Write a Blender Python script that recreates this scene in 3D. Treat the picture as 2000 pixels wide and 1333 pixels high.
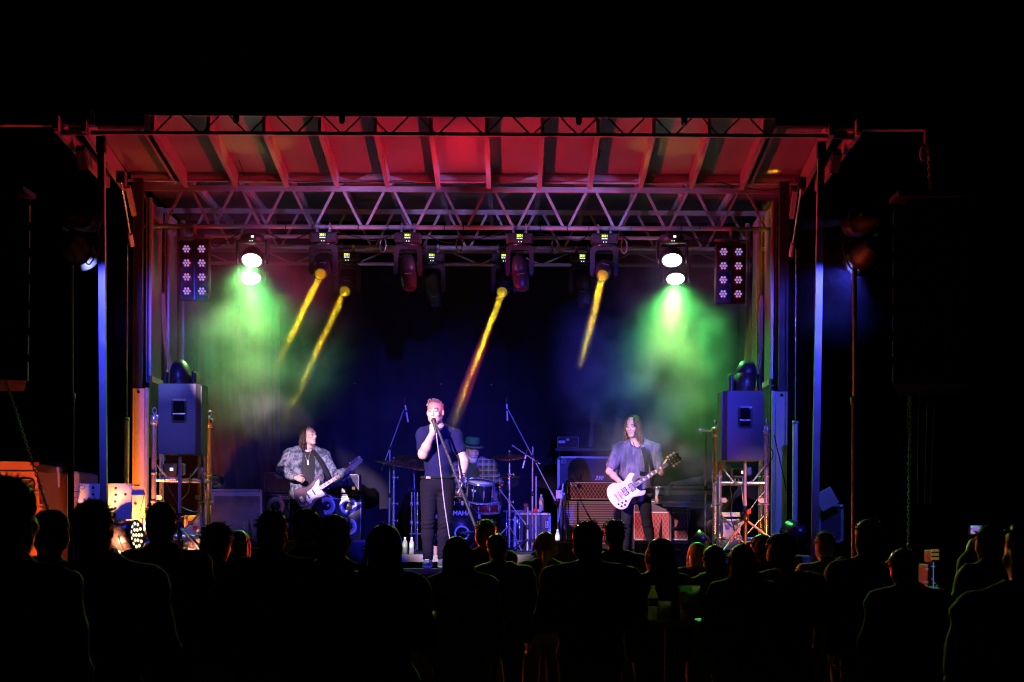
import bpy, math, random
import numpy as np
from mathutils import Vector, Matrix, Euler

random.seed(7); np.random.seed(7)
for o in list(bpy.data.objects): bpy.data.objects.remove(o)
SC = bpy.context.scene
COL = SC.collection
R = math.radians

# ------------------------------------------------------------------ camera, world, exposure
FPX, YH, CZ, ROLL = 3889.0, 1040.0, 1.65, R(0.28)     # focal length in photo pixels, horizon row, eye height
cam_d = bpy.data.cameras.new('camera'); cam = bpy.data.objects.new('camera', cam_d); COL.objects.link(cam)
cam_d.sensor_width = 36.0; cam_d.lens = FPX/2000*36.0
cam_d.shift_y = (YH-666.5)/2000.0
cam_d.clip_start = 0.1; cam_d.clip_end = 2000
cam.matrix_world = Matrix.Translation((0,0,CZ)) @ Matrix.Rotation(R(90),4,'X') @ Matrix.Rotation(ROLL,4,'Z')
cam_d.dof.use_dof = True; cam_d.dof.focus_distance = 21.6; cam_d.dof.aperture_fstop = 5.0
SC.camera = cam

world = bpy.data.worlds.new('World'); SC.world = world; world.use_nodes = True
_nt = world.node_tree
_bg = _nt.nodes['Background']
_sky = _nt.nodes.new('ShaderNodeTexSky'); _sky.sky_type = 'NISHITA'; _sky.sun_disc = False
_sky.sun_elevation = R(-8); _sky.sun_rotation = R(200)
_nt.links.new(_sky.outputs[0], _bg.inputs[0]); _bg.inputs[1].default_value = 0.004     # night

SC.view_settings.view_transform = 'Standard'; SC.view_settings.look = 'None'
SC.view_settings.exposure = 0.0; SC.view_settings.gamma = 1.0
SC.view_settings.use_curve_mapping = False
SC.render.engine = 'CYCLES'
cy = SC.cycles
cy.use_denoising = True; cy.denoiser = 'OPENIMAGEDENOISE'
cy.max_bounces = 5; cy.diffuse_bounces = 2; cy.glossy_bounces = 2; cy.transmission_bounces = 4
cy.transparent_max_bounces = 6; cy.volume_bounces = 0
cy.caustics_reflective = False; cy.caustics_refractive = False
cy.sample_clamp_indirect = 4.0; cy.use_light_tree = True
cy.volume_step_rate = 1.0; cy.volume_max_steps = 128
cy.filter_width = 1.1
cy.use_adaptive_sampling = True; cy.adaptive_threshold = 0.012

# ------------------------------------------------------------------ helpers
def unroll(px, py):
    u, v = px-1000.0, YH-py
    c, s = math.cos(ROLL), math.sin(ROLL)
    return u*c - v*s, u*s + v*c
def W(px, py, d):
    u, v = unroll(px, py)
    return Vector((u/FPX*d, d, CZ + v/FPX*d))
def WX(px, d, py=700): return W(px, py, d).x
def WZ(py, d, px=900): return W(px, py, d).z

MATS = {}
def mat(name, col, rough=0.5, metal=0.0, var=0.25, scale=6.0, bump=0.0, bscale=60.0, emit=None, estr=0.0, spec=0.5, sheen=0.0):
    """principled surface whose colour and gloss wander with object-space noise"""
    if name in MATS: return MATS[name]
    m = bpy.data.materials.new(name); m.use_nodes = True
    nt = m.node_tree; b = nt.nodes['Principled BSDF']
    b.inputs['Base Color'].default_value = (*col, 1); b.inputs['Roughness'].default_value = rough
    b.inputs['Metallic'].default_value = metal; b.inputs['Specular IOR Level'].default_value = spec
    if sheen: b.inputs['Sheen Weight'].default_value = sheen
    tc = nt.nodes.new('ShaderNodeTexCoord')
    if var > 0:
        n = nt.nodes.new('ShaderNodeTexNoise'); n.inputs['Scale'].default_value = scale; n.inputs['Detail'].default_value = 5
        nt.links.new(tc.outputs['Object'], n.inputs['Vector'])
        mx = nt.nodes.new('ShaderNodeMix'); mx.data_type = 'RGBA'
        mx.inputs[6].default_value = (*[c*(1-var) for c in col], 1); mx.inputs[7].default_value = (*[min(1, c*(1+var)) for c in col], 1)
        nt.links.new(n.outputs[0], mx.inputs[0]); nt.links.new(mx.outputs[2], b.inputs['Base Color'])
        mr = nt.nodes.new('ShaderNodeMapRange'); mr.inputs[1].default_value = 0.3; mr.inputs[2].default_value = 0.7
        mr.inputs[3].default_value = max(0.05, rough*(1-var*0.6)); mr.inputs[4].default_value = min(1, rough*(1+var*0.6))
        nt.links.new(n.outputs[0], mr.inputs[0]); nt.links.new(mr.outputs[0], b.inputs['Roughness'])
    if bump > 0:
        n2 = nt.nodes.new('ShaderNodeTexNoise'); n2.inputs['Scale'].default_value = bscale; n2.inputs['Detail'].default_value = 3
        nt.links.new(tc.outputs['Object'], n2.inputs['Vector'])
        bp = nt.nodes.new('ShaderNodeBump'); bp.inputs['Strength'].default_value = bump; bp.inputs['Distance'].default_value = 0.01
        nt.links.new(n2.outputs[0], bp.inputs['Height']); nt.links.new(bp.outputs[0], b.inputs['Normal'])
    if emit:
        b.inputs['Emission Color'].default_value = (*emit, 1); b.inputs['Emission Strength'].default_value = estr
    MATS[name] = m
    return m
def mottled(name, stops, scale, stretch=(1,1,1), rough=0.85, detail=4, bump=0.25, spec=0.2):
    """cloth in several tones, blotched or streaked by stretched noise"""
    m = bpy.data.materials.new(name); m.use_nodes = True; nt = m.node_tree; b = nt.nodes['Principled BSDF']
    b.inputs['Roughness'].default_value = rough; b.inputs['Specular IOR Level'].default_value = spec
    tc = nt.nodes.new('ShaderNodeTexCoord'); mp = nt.nodes.new('ShaderNodeMapping'); mp.inputs['Scale'].default_value = stretch
    n = nt.nodes.new('ShaderNodeTexNoise'); n.inputs['Scale'].default_value = scale; n.inputs['Detail'].default_value = detail
    cr = nt.nodes.new('ShaderNodeValToRGB'); el = cr.color_ramp.elements
    el[0].position, el[0].color = stops[0][0], (*stops[0][1],1); el[1].position, el[1].color = stops[-1][0], (*stops[-1][1],1)
    for pos, c in stops[1:-1]: e = el.new(pos); e.color = (*c,1)
    nt.links.new(tc.outputs['Object'], mp.inputs[0]); nt.links.new(mp.outputs[0], n.inputs['Vector']); nt.links.new(n.outputs[0], cr.inputs[0]); nt.links.new(cr.outputs[0], b.inputs['Base Color'])
    n2 = nt.nodes.new('ShaderNodeTexNoise'); n2.inputs['Scale'].default_value = 90; bp = nt.nodes.new('ShaderNodeBump'); bp.inputs['Strength'].default_value = bump; bp.inputs['Distance'].default_value = 0.01
    nt.links.new(tc.outputs['Object'], n2.inputs['Vector']); nt.links.new(n2.outputs[0], bp.inputs['Height']); nt.links.new(bp.outputs[0], b.inputs['Normal'])
    MATS[name] = m; return m
def translucent(name, col, gloss=0.35):
    """thin plastic or glass that lets light through from behind"""
    m = bpy.data.materials.new(name); m.use_nodes = True; nt = m.node_tree; out = [n for n in nt.nodes if n.type == 'OUTPUT_MATERIAL'][0]
    p = nt.nodes['Principled BSDF']; p.inputs['Base Color'].default_value = (*col,1); p.inputs['Roughness'].default_value = 0.12
    t = nt.nodes.new('ShaderNodeBsdfTranslucent'); t.inputs['Color'].default_value = (*col,1)
    n = nt.nodes.new('ShaderNodeTexNoise'); n.inputs['Scale'].default_value = 40; tc = nt.nodes.new('ShaderNodeTexCoord'); nt.links.new(tc.outputs['Object'], n.inputs['Vector'])
    mr = nt.nodes.new('ShaderNodeMapRange'); mr.inputs[3].default_value = 0.35; mr.inputs[4].default_value = 0.95; nt.links.new(n.outputs[0], mr.inputs[0])
    mx = nt.nodes.new('ShaderNodeMixShader'); nt.links.new(mr.outputs[0], mx.inputs[0]); nt.links.new(p.outputs[0], mx.inputs[1]); nt.links.new(t.outputs[0], mx.inputs[2]); nt.links.new(mx.outputs[0], out.inputs['Surface'])
    MATS[name] = m; return m
def glow(name, col, strength): return mat(name, (0.02,0.02,0.02), 0.4, var=0, emit=col, estr=strength)

def rotm(axis_to, up=(0,0,1)):
    """matrix whose local z points along axis_to"""
    z = Vector(axis_to).normalized(); u = Vector(up)
    if abs(z.dot(u.normalized())) > 0.995: u = Vector((0,1,0))
    x = u.cross(z).normalized(); y = z.cross(x)
    return Matrix((x, y, z)).transposed().to_4x4()

ROOTS = {}
class MB:
    def __init__(s): s.v = []; s.f = []; s.sm = []
    def add(s, vs, fs, smooth=False, M=None):
        o = len(s.v)
        s.v += [tuple(M @ Vector(v)) if M is not None else tuple(v) for v in vs]
        s.f += [tuple(i+o for i in f) for f in fs]; s.sm += [smooth]*len(fs)
        return s
    def box(s, c, d, M=None, bev=0.0):
        cx, cy_, cz = c; x, y, z = d[0]/2, d[1]/2, d[2]/2
        if bev <= 0:
            vs = [(cx+i*x, cy_+j*y, cz+k*z) for k in (-1,1) for j in (-1,1) for i in (-1,1)]
            fs = [(0,2,3,1),(4,5,7,6),(0,1,5,4),(2,6,7,3),(0,4,6,2),(1,3,7,5)]
            return s.add(vs, fs, False, M)
        b = min(bev, x*0.9, y*0.9, z*0.9); vs = []; idx = {}
        for k in (-1,1):
            for j in (-1,1):
                for i in (-1,1):
                    for a in range(3):
                        p = [i*x, j*y, k*z]
                        for q in range(3):
                            if q != a: p[q] -= (i,j,k)[q]*b
                        idx[(i,j,k,a)] = len(vs); vs.append((cx+p[0], cy_+p[1], cz+p[2]))
        fs = []
        for a in range(3):
            u, w = [(1,2),(2,0),(0,1)][a]
            for sg in (-1,1):
                q = []
                for (su, sw) in ((-1,-1),(1,-1),(1,1),(-1,1)):
                    c3 = [0,0,0]; c3[a] = sg; c3[u] = su; c3[w] = sw; q.append(idx[(*c3, a)])
                fs.append(tuple(q if sg > 0 else q[::-1]))
        for a in range(3):                                   # edge strips along axis a
            u, w = [(1,2),(2,0),(0,1)][a]
            for su in (-1,1):
                for sw in (-1,1):
                    lo = [0,0,0]; hi = [0,0,0]
                    for t in (lo, hi): t[u] = su; t[w] = sw
                    lo[a] = -1; hi[a] = 1
                    q = (idx[(*lo,u)], idx[(*hi,u)], idx[(*hi,w)], idx[(*lo,w)])
                    fs.append(q if su*sw < 0 else q[::-1])
        for k in (-1,1):
            for j in (-1,1):
                for i in (-1,1):
                    q = (idx[(i,j,k,0)], idx[(i,j,k,1)], idx[(i,j,k,2)])
                    fs.append(q if i*j*k > 0 else q[::-1])
        return s.add(vs, fs, False, M)
    def tube(s, p0, p1, r0, r1=None, n=10, caps=True, M=None):
        r1 = r0 if r1 is None else r1
        p0, p1 = Vector(p0), Vector(p1); m = rotm(p1-p0); vs = []; fs = []
        for p, r in ((p0, r0), (p1, r1)):
            for i in range(n):
                a = 2*math.pi*i/n; vs.append(p + m @ Vector((r*math.cos(a), r*math.sin(a), 0)))
        for i in range(n): fs.append((i, (i+1)%n, n+(i+1)%n, n+i))
        s.add(vs, fs, True, M)
        if caps: s.add(vs[:n], [tuple(range(n))[::-1]], False, M); s.add(vs[n:], [tuple(range(n))], False, M)
        return s
    def bar(s, p0, p1, w, h=None, M=None, up=(0,0,1)):
        h = w if h is None else h
        p0, p1 = Vector(p0), Vector(p1); m = rotm(p1-p0, up); L = (p1-p0).length
        T = Matrix.Translation((p0+p1)/2) @ m
        return s.box((0,0,0), (w, h, L), T if M is None else M @ T)
    def path(s, pts, r, n=6, M=None, closed=False):
        pts = [Vector(p) for p in pts]; vs = []; fs = []; N = len(pts)
        for i, p in enumerate(pts):
            t = (pts[(i+1)%N]-pts[i-1]) if closed else (pts[min(i+1,N-1)]-pts[max(i-1,0)])
            m = rotm(t if t.length > 1e-9 else (0,0,1)); rr = r[i] if isinstance(r,(list,tuple)) else r
            for k in range(n):
                a = 2*math.pi*k/n; vs.append(p + m @ Vector((rr*math.cos(a), rr*math.sin(a), 0)))
        for i in range(N if closed else N-1):
            j = (i+1)%N
            for k in range(n): fs.append((i*n+k, i*n+(k+1)%n, j*n+(k+1)%n, j*n+k))
        if not closed: fs += [tuple(range(n))[::-1], tuple(range((N-1)*n, N*n))]
        return s.add(vs, fs, True, M)
    def lathe(s, prof, n=20, M=None, smooth=True, a0=0, a1=2*math.pi):
        vs = []; fs = []; full = abs(a1-a0-2*math.pi) < 1e-6; m = n if full else n+1
        for (r, z) in prof:
            for i in range(m):
                a = a0+(a1-a0)*i/n; vs.append((r*math.cos(a), r*math.sin(a), z))
        for j in range(len(prof)-1):
            for i in range(n):
                k = (i+1)%m
                fs.append((j*m+i, j*m+k, (j+1)*m+k, (j+1)*m+i))
        if full:
            if prof[0][0] > 1e-6: fs.append(tuple(range(m))[::-1])
            if prof[-1][0] > 1e-6: fs.append(tuple(range((len(prof)-1)*m, len(prof)*m)))
        return s.add(vs, fs, smooth, M)
    def prism(s, poly, h, M=None, z0=0.0, smooth=False):
        n = len(poly)
        vs = [(x, y, z0) for x, y in poly] + [(x, y, z0+h) for x, y in poly]
        fs = [tuple(range(n))[::-1], tuple(range(n, 2*n))]
        s.add(vs, fs, False, M)
        return s.add(vs, [(i, (i+1)%n, n+(i+1)%n, n+i) for i in range(n)], smooth, M)
    def build(s, name, m, parent=None, world=True):
        me = bpy.data.meshes.new(name)
        vs = s.v
        if parent is not None and world and parent.name in ROOTS:
            Mi = ROOTS[parent.name].inverted(); vs = [tuple(Mi @ Vector(v)) for v in vs]
        me.from_pydata(vs, [], s.f); me.materials.append(m)
        me.polygons.foreach_set('use_smooth', s.sm); me.update()
        return link(name, me, parent)
def link(name, me, parent=None):
    o = bpy.data.objects.new(name, me); COL.objects.link(o)
    if parent is not None:
        o.parent = parent
        if parent.name in ROOTS: ROOTS[o.name] = ROOTS[parent.name]
    return o
def thing(name, label, cat, loc=(0,0,0), rz=0.0, group=None, M=None):
    o = bpy.data.objects.new(name, None); COL.objects.link(o); o.empty_display_size = 0.1
    m = M if M is not None else Matrix.Translation(Vector(loc)) @ Matrix.Rotation(rz, 4, 'Z')
    o.matrix_world = m; ROOTS[o.name] = m.copy()
    o['label'] = label; o['category'] = cat
    if group: o['group'] = group
    return o
def tag(o, label, cat, group=None):
    o['label'] = label; o['category'] = cat
    if group: o['group'] = group
    return o
def struct(o, kind='structure'): o['kind'] = kind; return o
def copy_tree(o, parent=None):
    c = o.copy(); COL.objects.link(c); c.parent = parent
    for ch in [x for x in o.children]: copy_tree(ch, c)
    return c
def dup(root, label, M, group=None):
    c = copy_tree(root); c.matrix_world = M; c['label'] = label
    if group: c['group'] = group
    return c
def curve_pts(pts, n=8):
    """catmull-rom through pts"""
    P = [Vector(p) for p in pts]; P = [2*P[0]-P[1]] + P + [2*P[-1]-P[-2]]; out = []
    for i in range(1, len(P)-2):
        for k in range(n):
            t = k/n; a, b, c, d = P[i-1], P[i], P[i+1], P[i+2]
            out.append(0.5*((2*b)+(c-a)*t+(2*a-5*b+4*c-d)*t*t+(3*b-a-3*c+d)*t**3))
    out.append(P[-2]); return out
def lamp(name, loc, to, col, power, angle, blend=0.3, size=0.06, parent=None):
    l = bpy.data.lights.new(name, 'SPOT'); l.energy = power; l.color = col
    l.spot_size = R(angle); l.spot_blend = blend; l.shadow_soft_size = size
    o = bpy.data.objects.new(name, l); COL.objects.link(o)
    m = Matrix.Translation(Vector(loc)) @ rotm(Vector(loc)-Vector(to))
    if parent is not None:
        o.parent = parent; m = ROOTS[parent.name].inverted() @ m
        o.matrix_local = m
    else: o.matrix_world = m
    return o
def text(name, body, size, m, M, parent, shear=0.0, extrude=0.0015, bold=0.0, align='CENTER'):
    """lettering as a thin mesh; M places local x right, y up, z out of the face (world)"""
    c = bpy.data.curves.new(name, 'FONT'); c.body = body; c.size = size; c.align_x = align; c.align_y = 'CENTER'
    c.shear = shear; c.extrude = extrude; c.offset = bold; c.resolution_u = 3
    t = bpy.data.objects.new(name, c)
    COL.objects.link(t)
    me = bpy.data.meshes.new_from_object(t.evaluated_get(bpy.context.evaluated_depsgraph_get()))
    bpy.data.objects.remove(t)
    Mi = ROOTS[parent.name].inverted() if parent is not None and parent.name in ROOTS else Matrix()
    me.transform(Mi @ M); me.materials.clear(); me.materials.append(m)
    return link(name, me, parent)
FACE = Matrix(((1,0,0,0),(0,0,-1,0),(0,1,0,0),(0,0,0,1)))     # xy plane stood up to face the camera (-y)
def facing(p, M=None): return Matrix.Translation(Vector(p)) @ (M if M is not None else Matrix()) @ FACE

# ------------------------------------------------------------------ implicit surfaces for bodies, clothes and hair
class SDF:
    """smooth union of tapered limbs and ellipsoids on a grid, meshed with surface nets"""
    def __init__(s, lo, hi, h):
        s.h = h; s.lo = np.array(lo, float)
        n = np.ceil((np.array(hi)-s.lo)/h).astype(int)+1; s.n = n
        s.ax = [s.lo[i]+h*np.arange(n[i]) for i in range(3)]
        s.D = np.full(n, 0.08, np.float32)
    def _blk(s, lo, hi):
        i0 = np.maximum(0, np.floor((np.array(lo)-s.lo)/s.h).astype(int)); i1 = np.minimum(s.n, np.ceil((np.array(hi)-s.lo)/s.h).astype(int)+1)
        if (i1 <= i0).any(): return None
        sl = tuple(slice(a, b) for a, b in zip(i0, i1))
        g = np.meshgrid(*[s.ax[i][sl[i]] for i in range(3)], indexing='ij', sparse=True)
        return sl, g
    def _mix(s, sl, d, k, sub=False):
        c = s.D[sl]
        if sub:
            d = -d
            hh = np.maximum(k-np.abs(c-d), 0)/k if k > 0 else 0
            s.D[sl] = np.maximum(c, d) + hh*hh*k*0.25
        else:
            hh = np.maximum(k-np.abs(c-d), 0)/k if k > 0 else 0
            s.D[sl] = np.minimum(c, d) - hh*hh*k*0.25
        return s
    def limb(s, a, b, ra, rb=None, k=0.02, sub=False, flat=None):
        rb = ra if rb is None else rb
        a = np.array(a, float); b = np.array(b, float); r = max(ra, rb)+k+0.02
        q = s._blk(np.minimum(a,b)-r, np.maximum(a,b)+r)
        if q is None: return s
        sl, (X, Y, Z) = q; v = b-a; L2 = max(1e-9, v@v)
        t = np.clip(((X-a[0])*v[0]+(Y-a[1])*v[1]+(Z-a[2])*v[2])/L2, 0, 1)
        d = np.sqrt((X-a[0]-t*v[0])**2+(Y-a[1]-t*v[1])**2+(Z-a[2]-t*v[2])**2) - (ra+(rb-ra)*t)
        return s._mix(sl, d.astype(np.float32), k, sub)
    def chain(s, pts, rs, k=0.02):
        for i in range(len(pts)-1): s.limb(pts[i], pts[i+1], rs[i], rs[i+1], k)
        return s
    def ell(s, c, r, rot=None, k=0.02, sub=False):
        c = np.array(c, float); r = np.array(r, float); m = r.max()+k+0.02
        q = s._blk(c-m, c+m)
        if q is None: return s
        sl, (X, Y, Z) = q; x, y, z = X-c[0], Y-c[1], Z-c[2]
        if rot is not None:
            Q = np.array(rot.to_3x3() if hasattr(rot,'to_3x3') else rot).T
            x, y, z = (Q[0,0]*x+Q[0,1]*y+Q[0,2]*z, Q[1,0]*x+Q[1,1]*y+Q[1,2]*z, Q[2,0]*x+Q[2,1]*y+Q[2,2]*z)
        k0 = np.sqrt((x/r[0])**2+(y/r[1])**2+(z/r[2])**2); k1 = np.sqrt((x/r[0]**2)**2+(y/r[1]**2)**2+(z/r[2]**2)**2)+1e-6
        return s._mix(sl, (k0*(k0-1)/k1).astype(np.float32), k, sub)
    def cut(s, p, nrm):
        """remove what lies on the +nrm side of the plane through p"""
        nrm = np.array(nrm, float); nrm /= np.linalg.norm(nrm)
        X, Y, Z = np.meshgrid(*s.ax, indexing='ij', sparse=True)
        s.D = np.maximum(s.D, ((X-p[0])*nrm[0]+(Y-p[1])*nrm[1]+(Z-p[2])*nrm[2]).astype(np.float32)); return s
    def ripple(s, fn):
        X, Y, Z = np.meshgrid(*s.ax, indexing='ij', sparse=True)
        s.D = (s.D + fn(X, Y, Z)).astype(np.float32); return s
    def mesh(s, name, M=None, relax=1):
        D = np.pad(s.D, 1, constant_values=0.08); n = np.array(D.shape)
        ins = D < 0; c = n-1
        cnt = np.zeros(c, np.int8)
        off = [(i,j,k) for i in (0,1) for j in (0,1) for k in (0,1)]
        for i,j,k in off: cnt += ins[i:i+c[0], j:j+c[1], k:k+c[2]]
        act = np.argwhere((cnt > 0) & (cnt < 8))
        if len(act) == 0: return bpy.data.meshes.new(name)
        idx = np.full(c, -1, np.int32); idx[tuple(act.T)] = np.arange(len(act))
        val = {o: D[tuple((act+np.array(o)).T)] for o in off}
        acc = np.zeros((len(act), 3)); w = np.zeros(len(act))
        for a in range(3):
            for o in off:
                if o[a]: continue
                o2 = list(o); o2[a] = 1; o2 = tuple(o2); v0, v1 = val[o], val[o2]
                m = (v0 < 0) != (v1 < 0); t = np.where(m, v0/np.where(m, v0-v1, 1), 0)
                p = np.array(o, float)[None].repeat(len(act), 0); p[:, a] += t
                acc += p*m[:, None]; w += m
        V = (act + acc/np.maximum(w, 1)[:, None] - 1)*s.h + s.lo
        F = []
        for a in range(3):
            u, v = [(1,2),(2,0),(0,1)][a]
            sl0 = [slice(1,-1)]*3; sl0[a] = slice(0, n[a]-1); sl1 = list(sl0); sl1[a] = slice(1, n[a])
            i0, i1 = ins[tuple(sl0)], ins[tuple(sl1)]
            e = np.argwhere(i0 != i1)
            if len(e) == 0: continue
            fl = i0[tuple(e.T)]
            base = e.copy(); base[:, u] += 1; base[:, v] += 1
            q = []
            for du, dv in ((0,0),(-1,0),(-1,-1),(0,-1)):
                b = base.copy(); b[:, u] += du; b[:, v] += dv; q.append(idx[tuple(b.T)])
            q = np.stack(q, 1); q[~fl] = q[~fl][:, ::-1]; F.append(q)
        F = np.concatenate(F)
        for _ in range(relax):
            A = np.zeros_like(V); N = np.zeros(len(V))
            for i in range(4):
                j = (i+1)%4
                np.add.at(A, F[:, i], V[F[:, j]]); np.add.at(N, F[:, i], 1)
                np.add.at(A, F[:, j], V[F[:, i]]); np.add.at(N, F[:, j], 1)
            V = V*0.45 + A/np.maximum(N,1)[:,None]*0.55
        me = bpy.data.meshes.new(name)
        me.vertices.add(len(V)); me.vertices.foreach_set('co', V.astype(np.float32).ravel())
        me.loops.add(F.size); me.loops.foreach_set('vertex_index', F.astype(np.int32).ravel())
        me.polygons.add(len(F)); me.polygons.foreach_set('loop_start', np.arange(0, F.size, 4, dtype=np.int32))
        me.update(calc_edges=True)
        me.polygons.foreach_set('use_smooth', np.ones(len(F), bool))
        if M is not None: me.transform(M)
        return me

# ------------------------------------------------------------------ materials
M_ALU   = mat('aluminium', (0.42,0.41,0.42), 0.42, 0.55, 0.3, 9, 0.05, 90)
M_CHROME= mat('chrome', (0.72,0.72,0.74), 0.22, 0.75, 0.12, 14)
M_STEEL = mat('painted_steel', (0.36,0.35,0.36), 0.5, 0.25, 0.3, 5, 0.06, 60)
M_PLATE = mat('pale_plate', (0.62,0.60,0.58), 0.55, 0.1, 0.15, 4, 0.04, 70)
M_ROOF  = mat('roof_fibreglass', (0.20,0.19,0.195), 0.45, 0.0, 0.3, 1.6, 0.10, 18)
M_RIB   = mat('roof_rib', (0.30,0.28,0.28), 0.48, 0.1, 0.2, 4, 0.04, 40)
M_BLACK = mat('black_paint', (0.018,0.018,0.02), 0.5, 0.0, 0.3, 8, 0.05, 120)
M_GLOSS = mat('black_plastic', (0.02,0.02,0.023), 0.28, 0.0, 0.25, 10)
M_BODY  = mat('lamp_housing', (0.03,0.03,0.034), 0.38, 0.1, 0.25, 12, 0.04, 150)
M_GREY  = mat('speaker_paint', (0.07,0.07,0.082), 0.55, 0.0, 0.2, 30, 0.25, 420)
M_RUB   = mat('rubber_cable', (0.012,0.012,0.012), 0.55, 0.0, 0.2, 20)
M_CLOTH = mat('black_drape', (0.017,0.017,0.026), 0.9, 0.0, 0.35, 3, 0.12, 40, spec=0.1)
M_SKIRT = mat('blue_skirt', (0.05,0.06,0.20), 0.85, 0.0, 0.3, 8, 0.2, 60)
M_DECK  = mat('deck_board', (0.035,0.035,0.038), 0.6, 0.0, 0.35, 6, 0.15, 60)
M_DECKE = mat('deck_edge', (0.20,0.19,0.22), 0.5, 0.3, 0.2, 8)
M_GROUND= mat('dark_asphalt', (0.05,0.05,0.05), 0.85, 0.0, 0.4, 3, 0.4, 90)
M_LENS_GLOW  = mat('blinder_lens', (0.62,0.58,0.80), 0.25, 0.0, 0.3, 40, 0.5, 200, emit=(0.20,0.15,0.75), estr=0.42)  # faint violet emission stands in for light reflected by the unlit lenses
M_YEL   = mat('yellow_cord', (0.6,0.7,0.05), 0.5)
M_ORANGE= mat('orange_sling', (0.85,0.25,0.05), 0.6)
G_DISPY = glow('display_digits', (0.75,1.0,0.12), 2.2)
G_DISPW = glow('display_white', (0.8,0.9,1.0), 2.0)
G_RED   = glow('red_led', (1.0,0.03,0.02), 2.5)
G_WASH  = glow('wash_led_face', (1.0,0.93,1.0), 9.0)
G_GOLD  = mat('beam_lens', (0.3,0.2,0.02), 0.15, 0.0, 0.5, 60, 0.6, 130, emit=(1.0,0.62,0.02), estr=0.22)
G_AMBER = glow('amber_led', (1.0,0.80,0.50), 1.8)
G_SCREEN= glow('controller_screen', (0.7,0.85,1.0), 1.6)

XC = -0.56                                       # stage centre line
D0, D1, D2, D3, DB = 19.9, 22.27, 23.85, 25.4, 27.2
ZDECK, ZLOW = 1.415, 1.28

# ------------------------------------------------------------------ ground, decks, backdrop
b = MB(); b.add([(-300,-60,0),(300,-60,0),(300,400,0),(-300,400,0)], [(0,1,2,3)])
struct(b.build('ground', M_GROUND))
stage = thing('stage_deck', 'raised stage deck with pale front edge and dark underside', 'stage', (XC,20.4,0))
deck_n = 8
for i in range(deck_n):
    x0 = -4.35+i*(7.6/deck_n)
    b = MB(); b.box((x0+0.475, 23.9, ZDECK-0.03), (0.944, 6.96, 0.06)); b.build('deck_panel', M_DECK, stage)
b = MB(); b.box((XC, 20.385, ZDECK-0.036), (7.62, 0.05, 0.078)); b.build('deck_edge', M_DECKE, stage)
b = MB(); b.box((XC, 23.9, 0.65), (7.3, 6.6, 1.3)); b.build('understage', M_BLACK, stage)
thrust = thing('lower_platform', 'low front platform with blue cloth skirt where the singer stands', 'platform', (XC,20,0))
for i in range(5):
    b = MB(); b.box((-2.7+1.0*i+0.09, 20.03, ZLOW-0.03), (0.994, 0.62, 0.06)); b.build('deck_panel', M_DECKE if i == 9 else M_DECK, thrust)
b = MB(); b.box((-0.61, 19.705, ZLOW-0.022), (5.06, 0.03, 0.05)); b.build('platform_edge', M_DECKE, thrust)
b = MB(); n = 220; vs = []; fs = []
for i in range(n+1):
    x = -3.13+5.04*i/n; y = 19.70+0.012*math.sin(i*0.9)+0.008*math.sin(i*2.3+1)
    vs += [(x, y, ZLOW-0.06), (x, y-0.02+0.012*math.sin(i*1.3), 0.02)]
    if i: fs.append((2*i-2, 2*i, 2*i+1, 2*i-1))
b.add(vs, fs, True); b.build('skirt', M_SKIRT, thrust)

def drape(name, label, x0, x1, d, z0, z1, nf, amp, seed, lean=0.0):
    rnd = random.Random(seed); nx, nz = nf*10, 26; vs = []; fs = []
    ph = [rnd.uniform(0, 6.28) for _ in range(nf+3)]; am = [rnd.uniform(0.35, 1.0) for _ in range(nf+3)]
    for k in range(nz+1):
        t = k/nz
        for i in range(nx+1):
            u = i/nx; q = u*nf; j = int(q)
            a = am[j]*(1-(q-j))+am[min(j+1,nf+2)]*(q-j)
            y = d + amp*a*math.sin(q*6.283+ph[j%3]*0.2+t*0.9*math.sin(j)) * (0.35+0.65*(1-t)) + 0.05*math.sin(u*9+t*4)*(1-t)
            vs.append((x0+(x1-x0)*u + lean*(1-t)*(1-t)*math.sin(u*3.1), y, z0+(z1-z0)*t))
    for k in range(nz):
        for i in range(nx): fs.append((k*(nx+1)+i, k*(nx+1)+i+1, (k+1)*(nx+1)+i+1, (k+1)*(nx+1)+i))
    m = MB(); m.add(vs, fs, True); return m
bd = thing('stage_backdrop', 'wide dark backdrop cloth hanging across the rear of the stage', 'backdrop', (XC,DB,ZDECK))
drape('cloth','',-4.75,3.75,DB,ZDECK,5.55,22,0.03,3,0.15).build('cloth', M_CLOTH, bd)
for k, px in enumerate((527, 693, 861, 960, 1126, 1300)):
    b = MB(); p = W(px, 748+k*1.2, DB-0.13); b.lathe([(0.004,0),(0.012,0.002),(0.012,0.008),(0.004,0.01)], 10, facing(p)); b.build('grommet', M_CHROME, bd)
ld = thing('side_drape', 'gathered dark cloth hanging in long slanting folds behind the wing speaker', 'drape', (-4.0,26.4,ZDECK))
drape('cloth','',WX(385,26.3),WX(545,26.3),26.35,ZDECK,WZ(600,26.3),7,0.11,11,0.35).build('cloth', mat('purple_drape',(0.075,0.072,0.105),0.85,0,0.3,4,0.1,50,sheen=0.2), ld)

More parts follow.
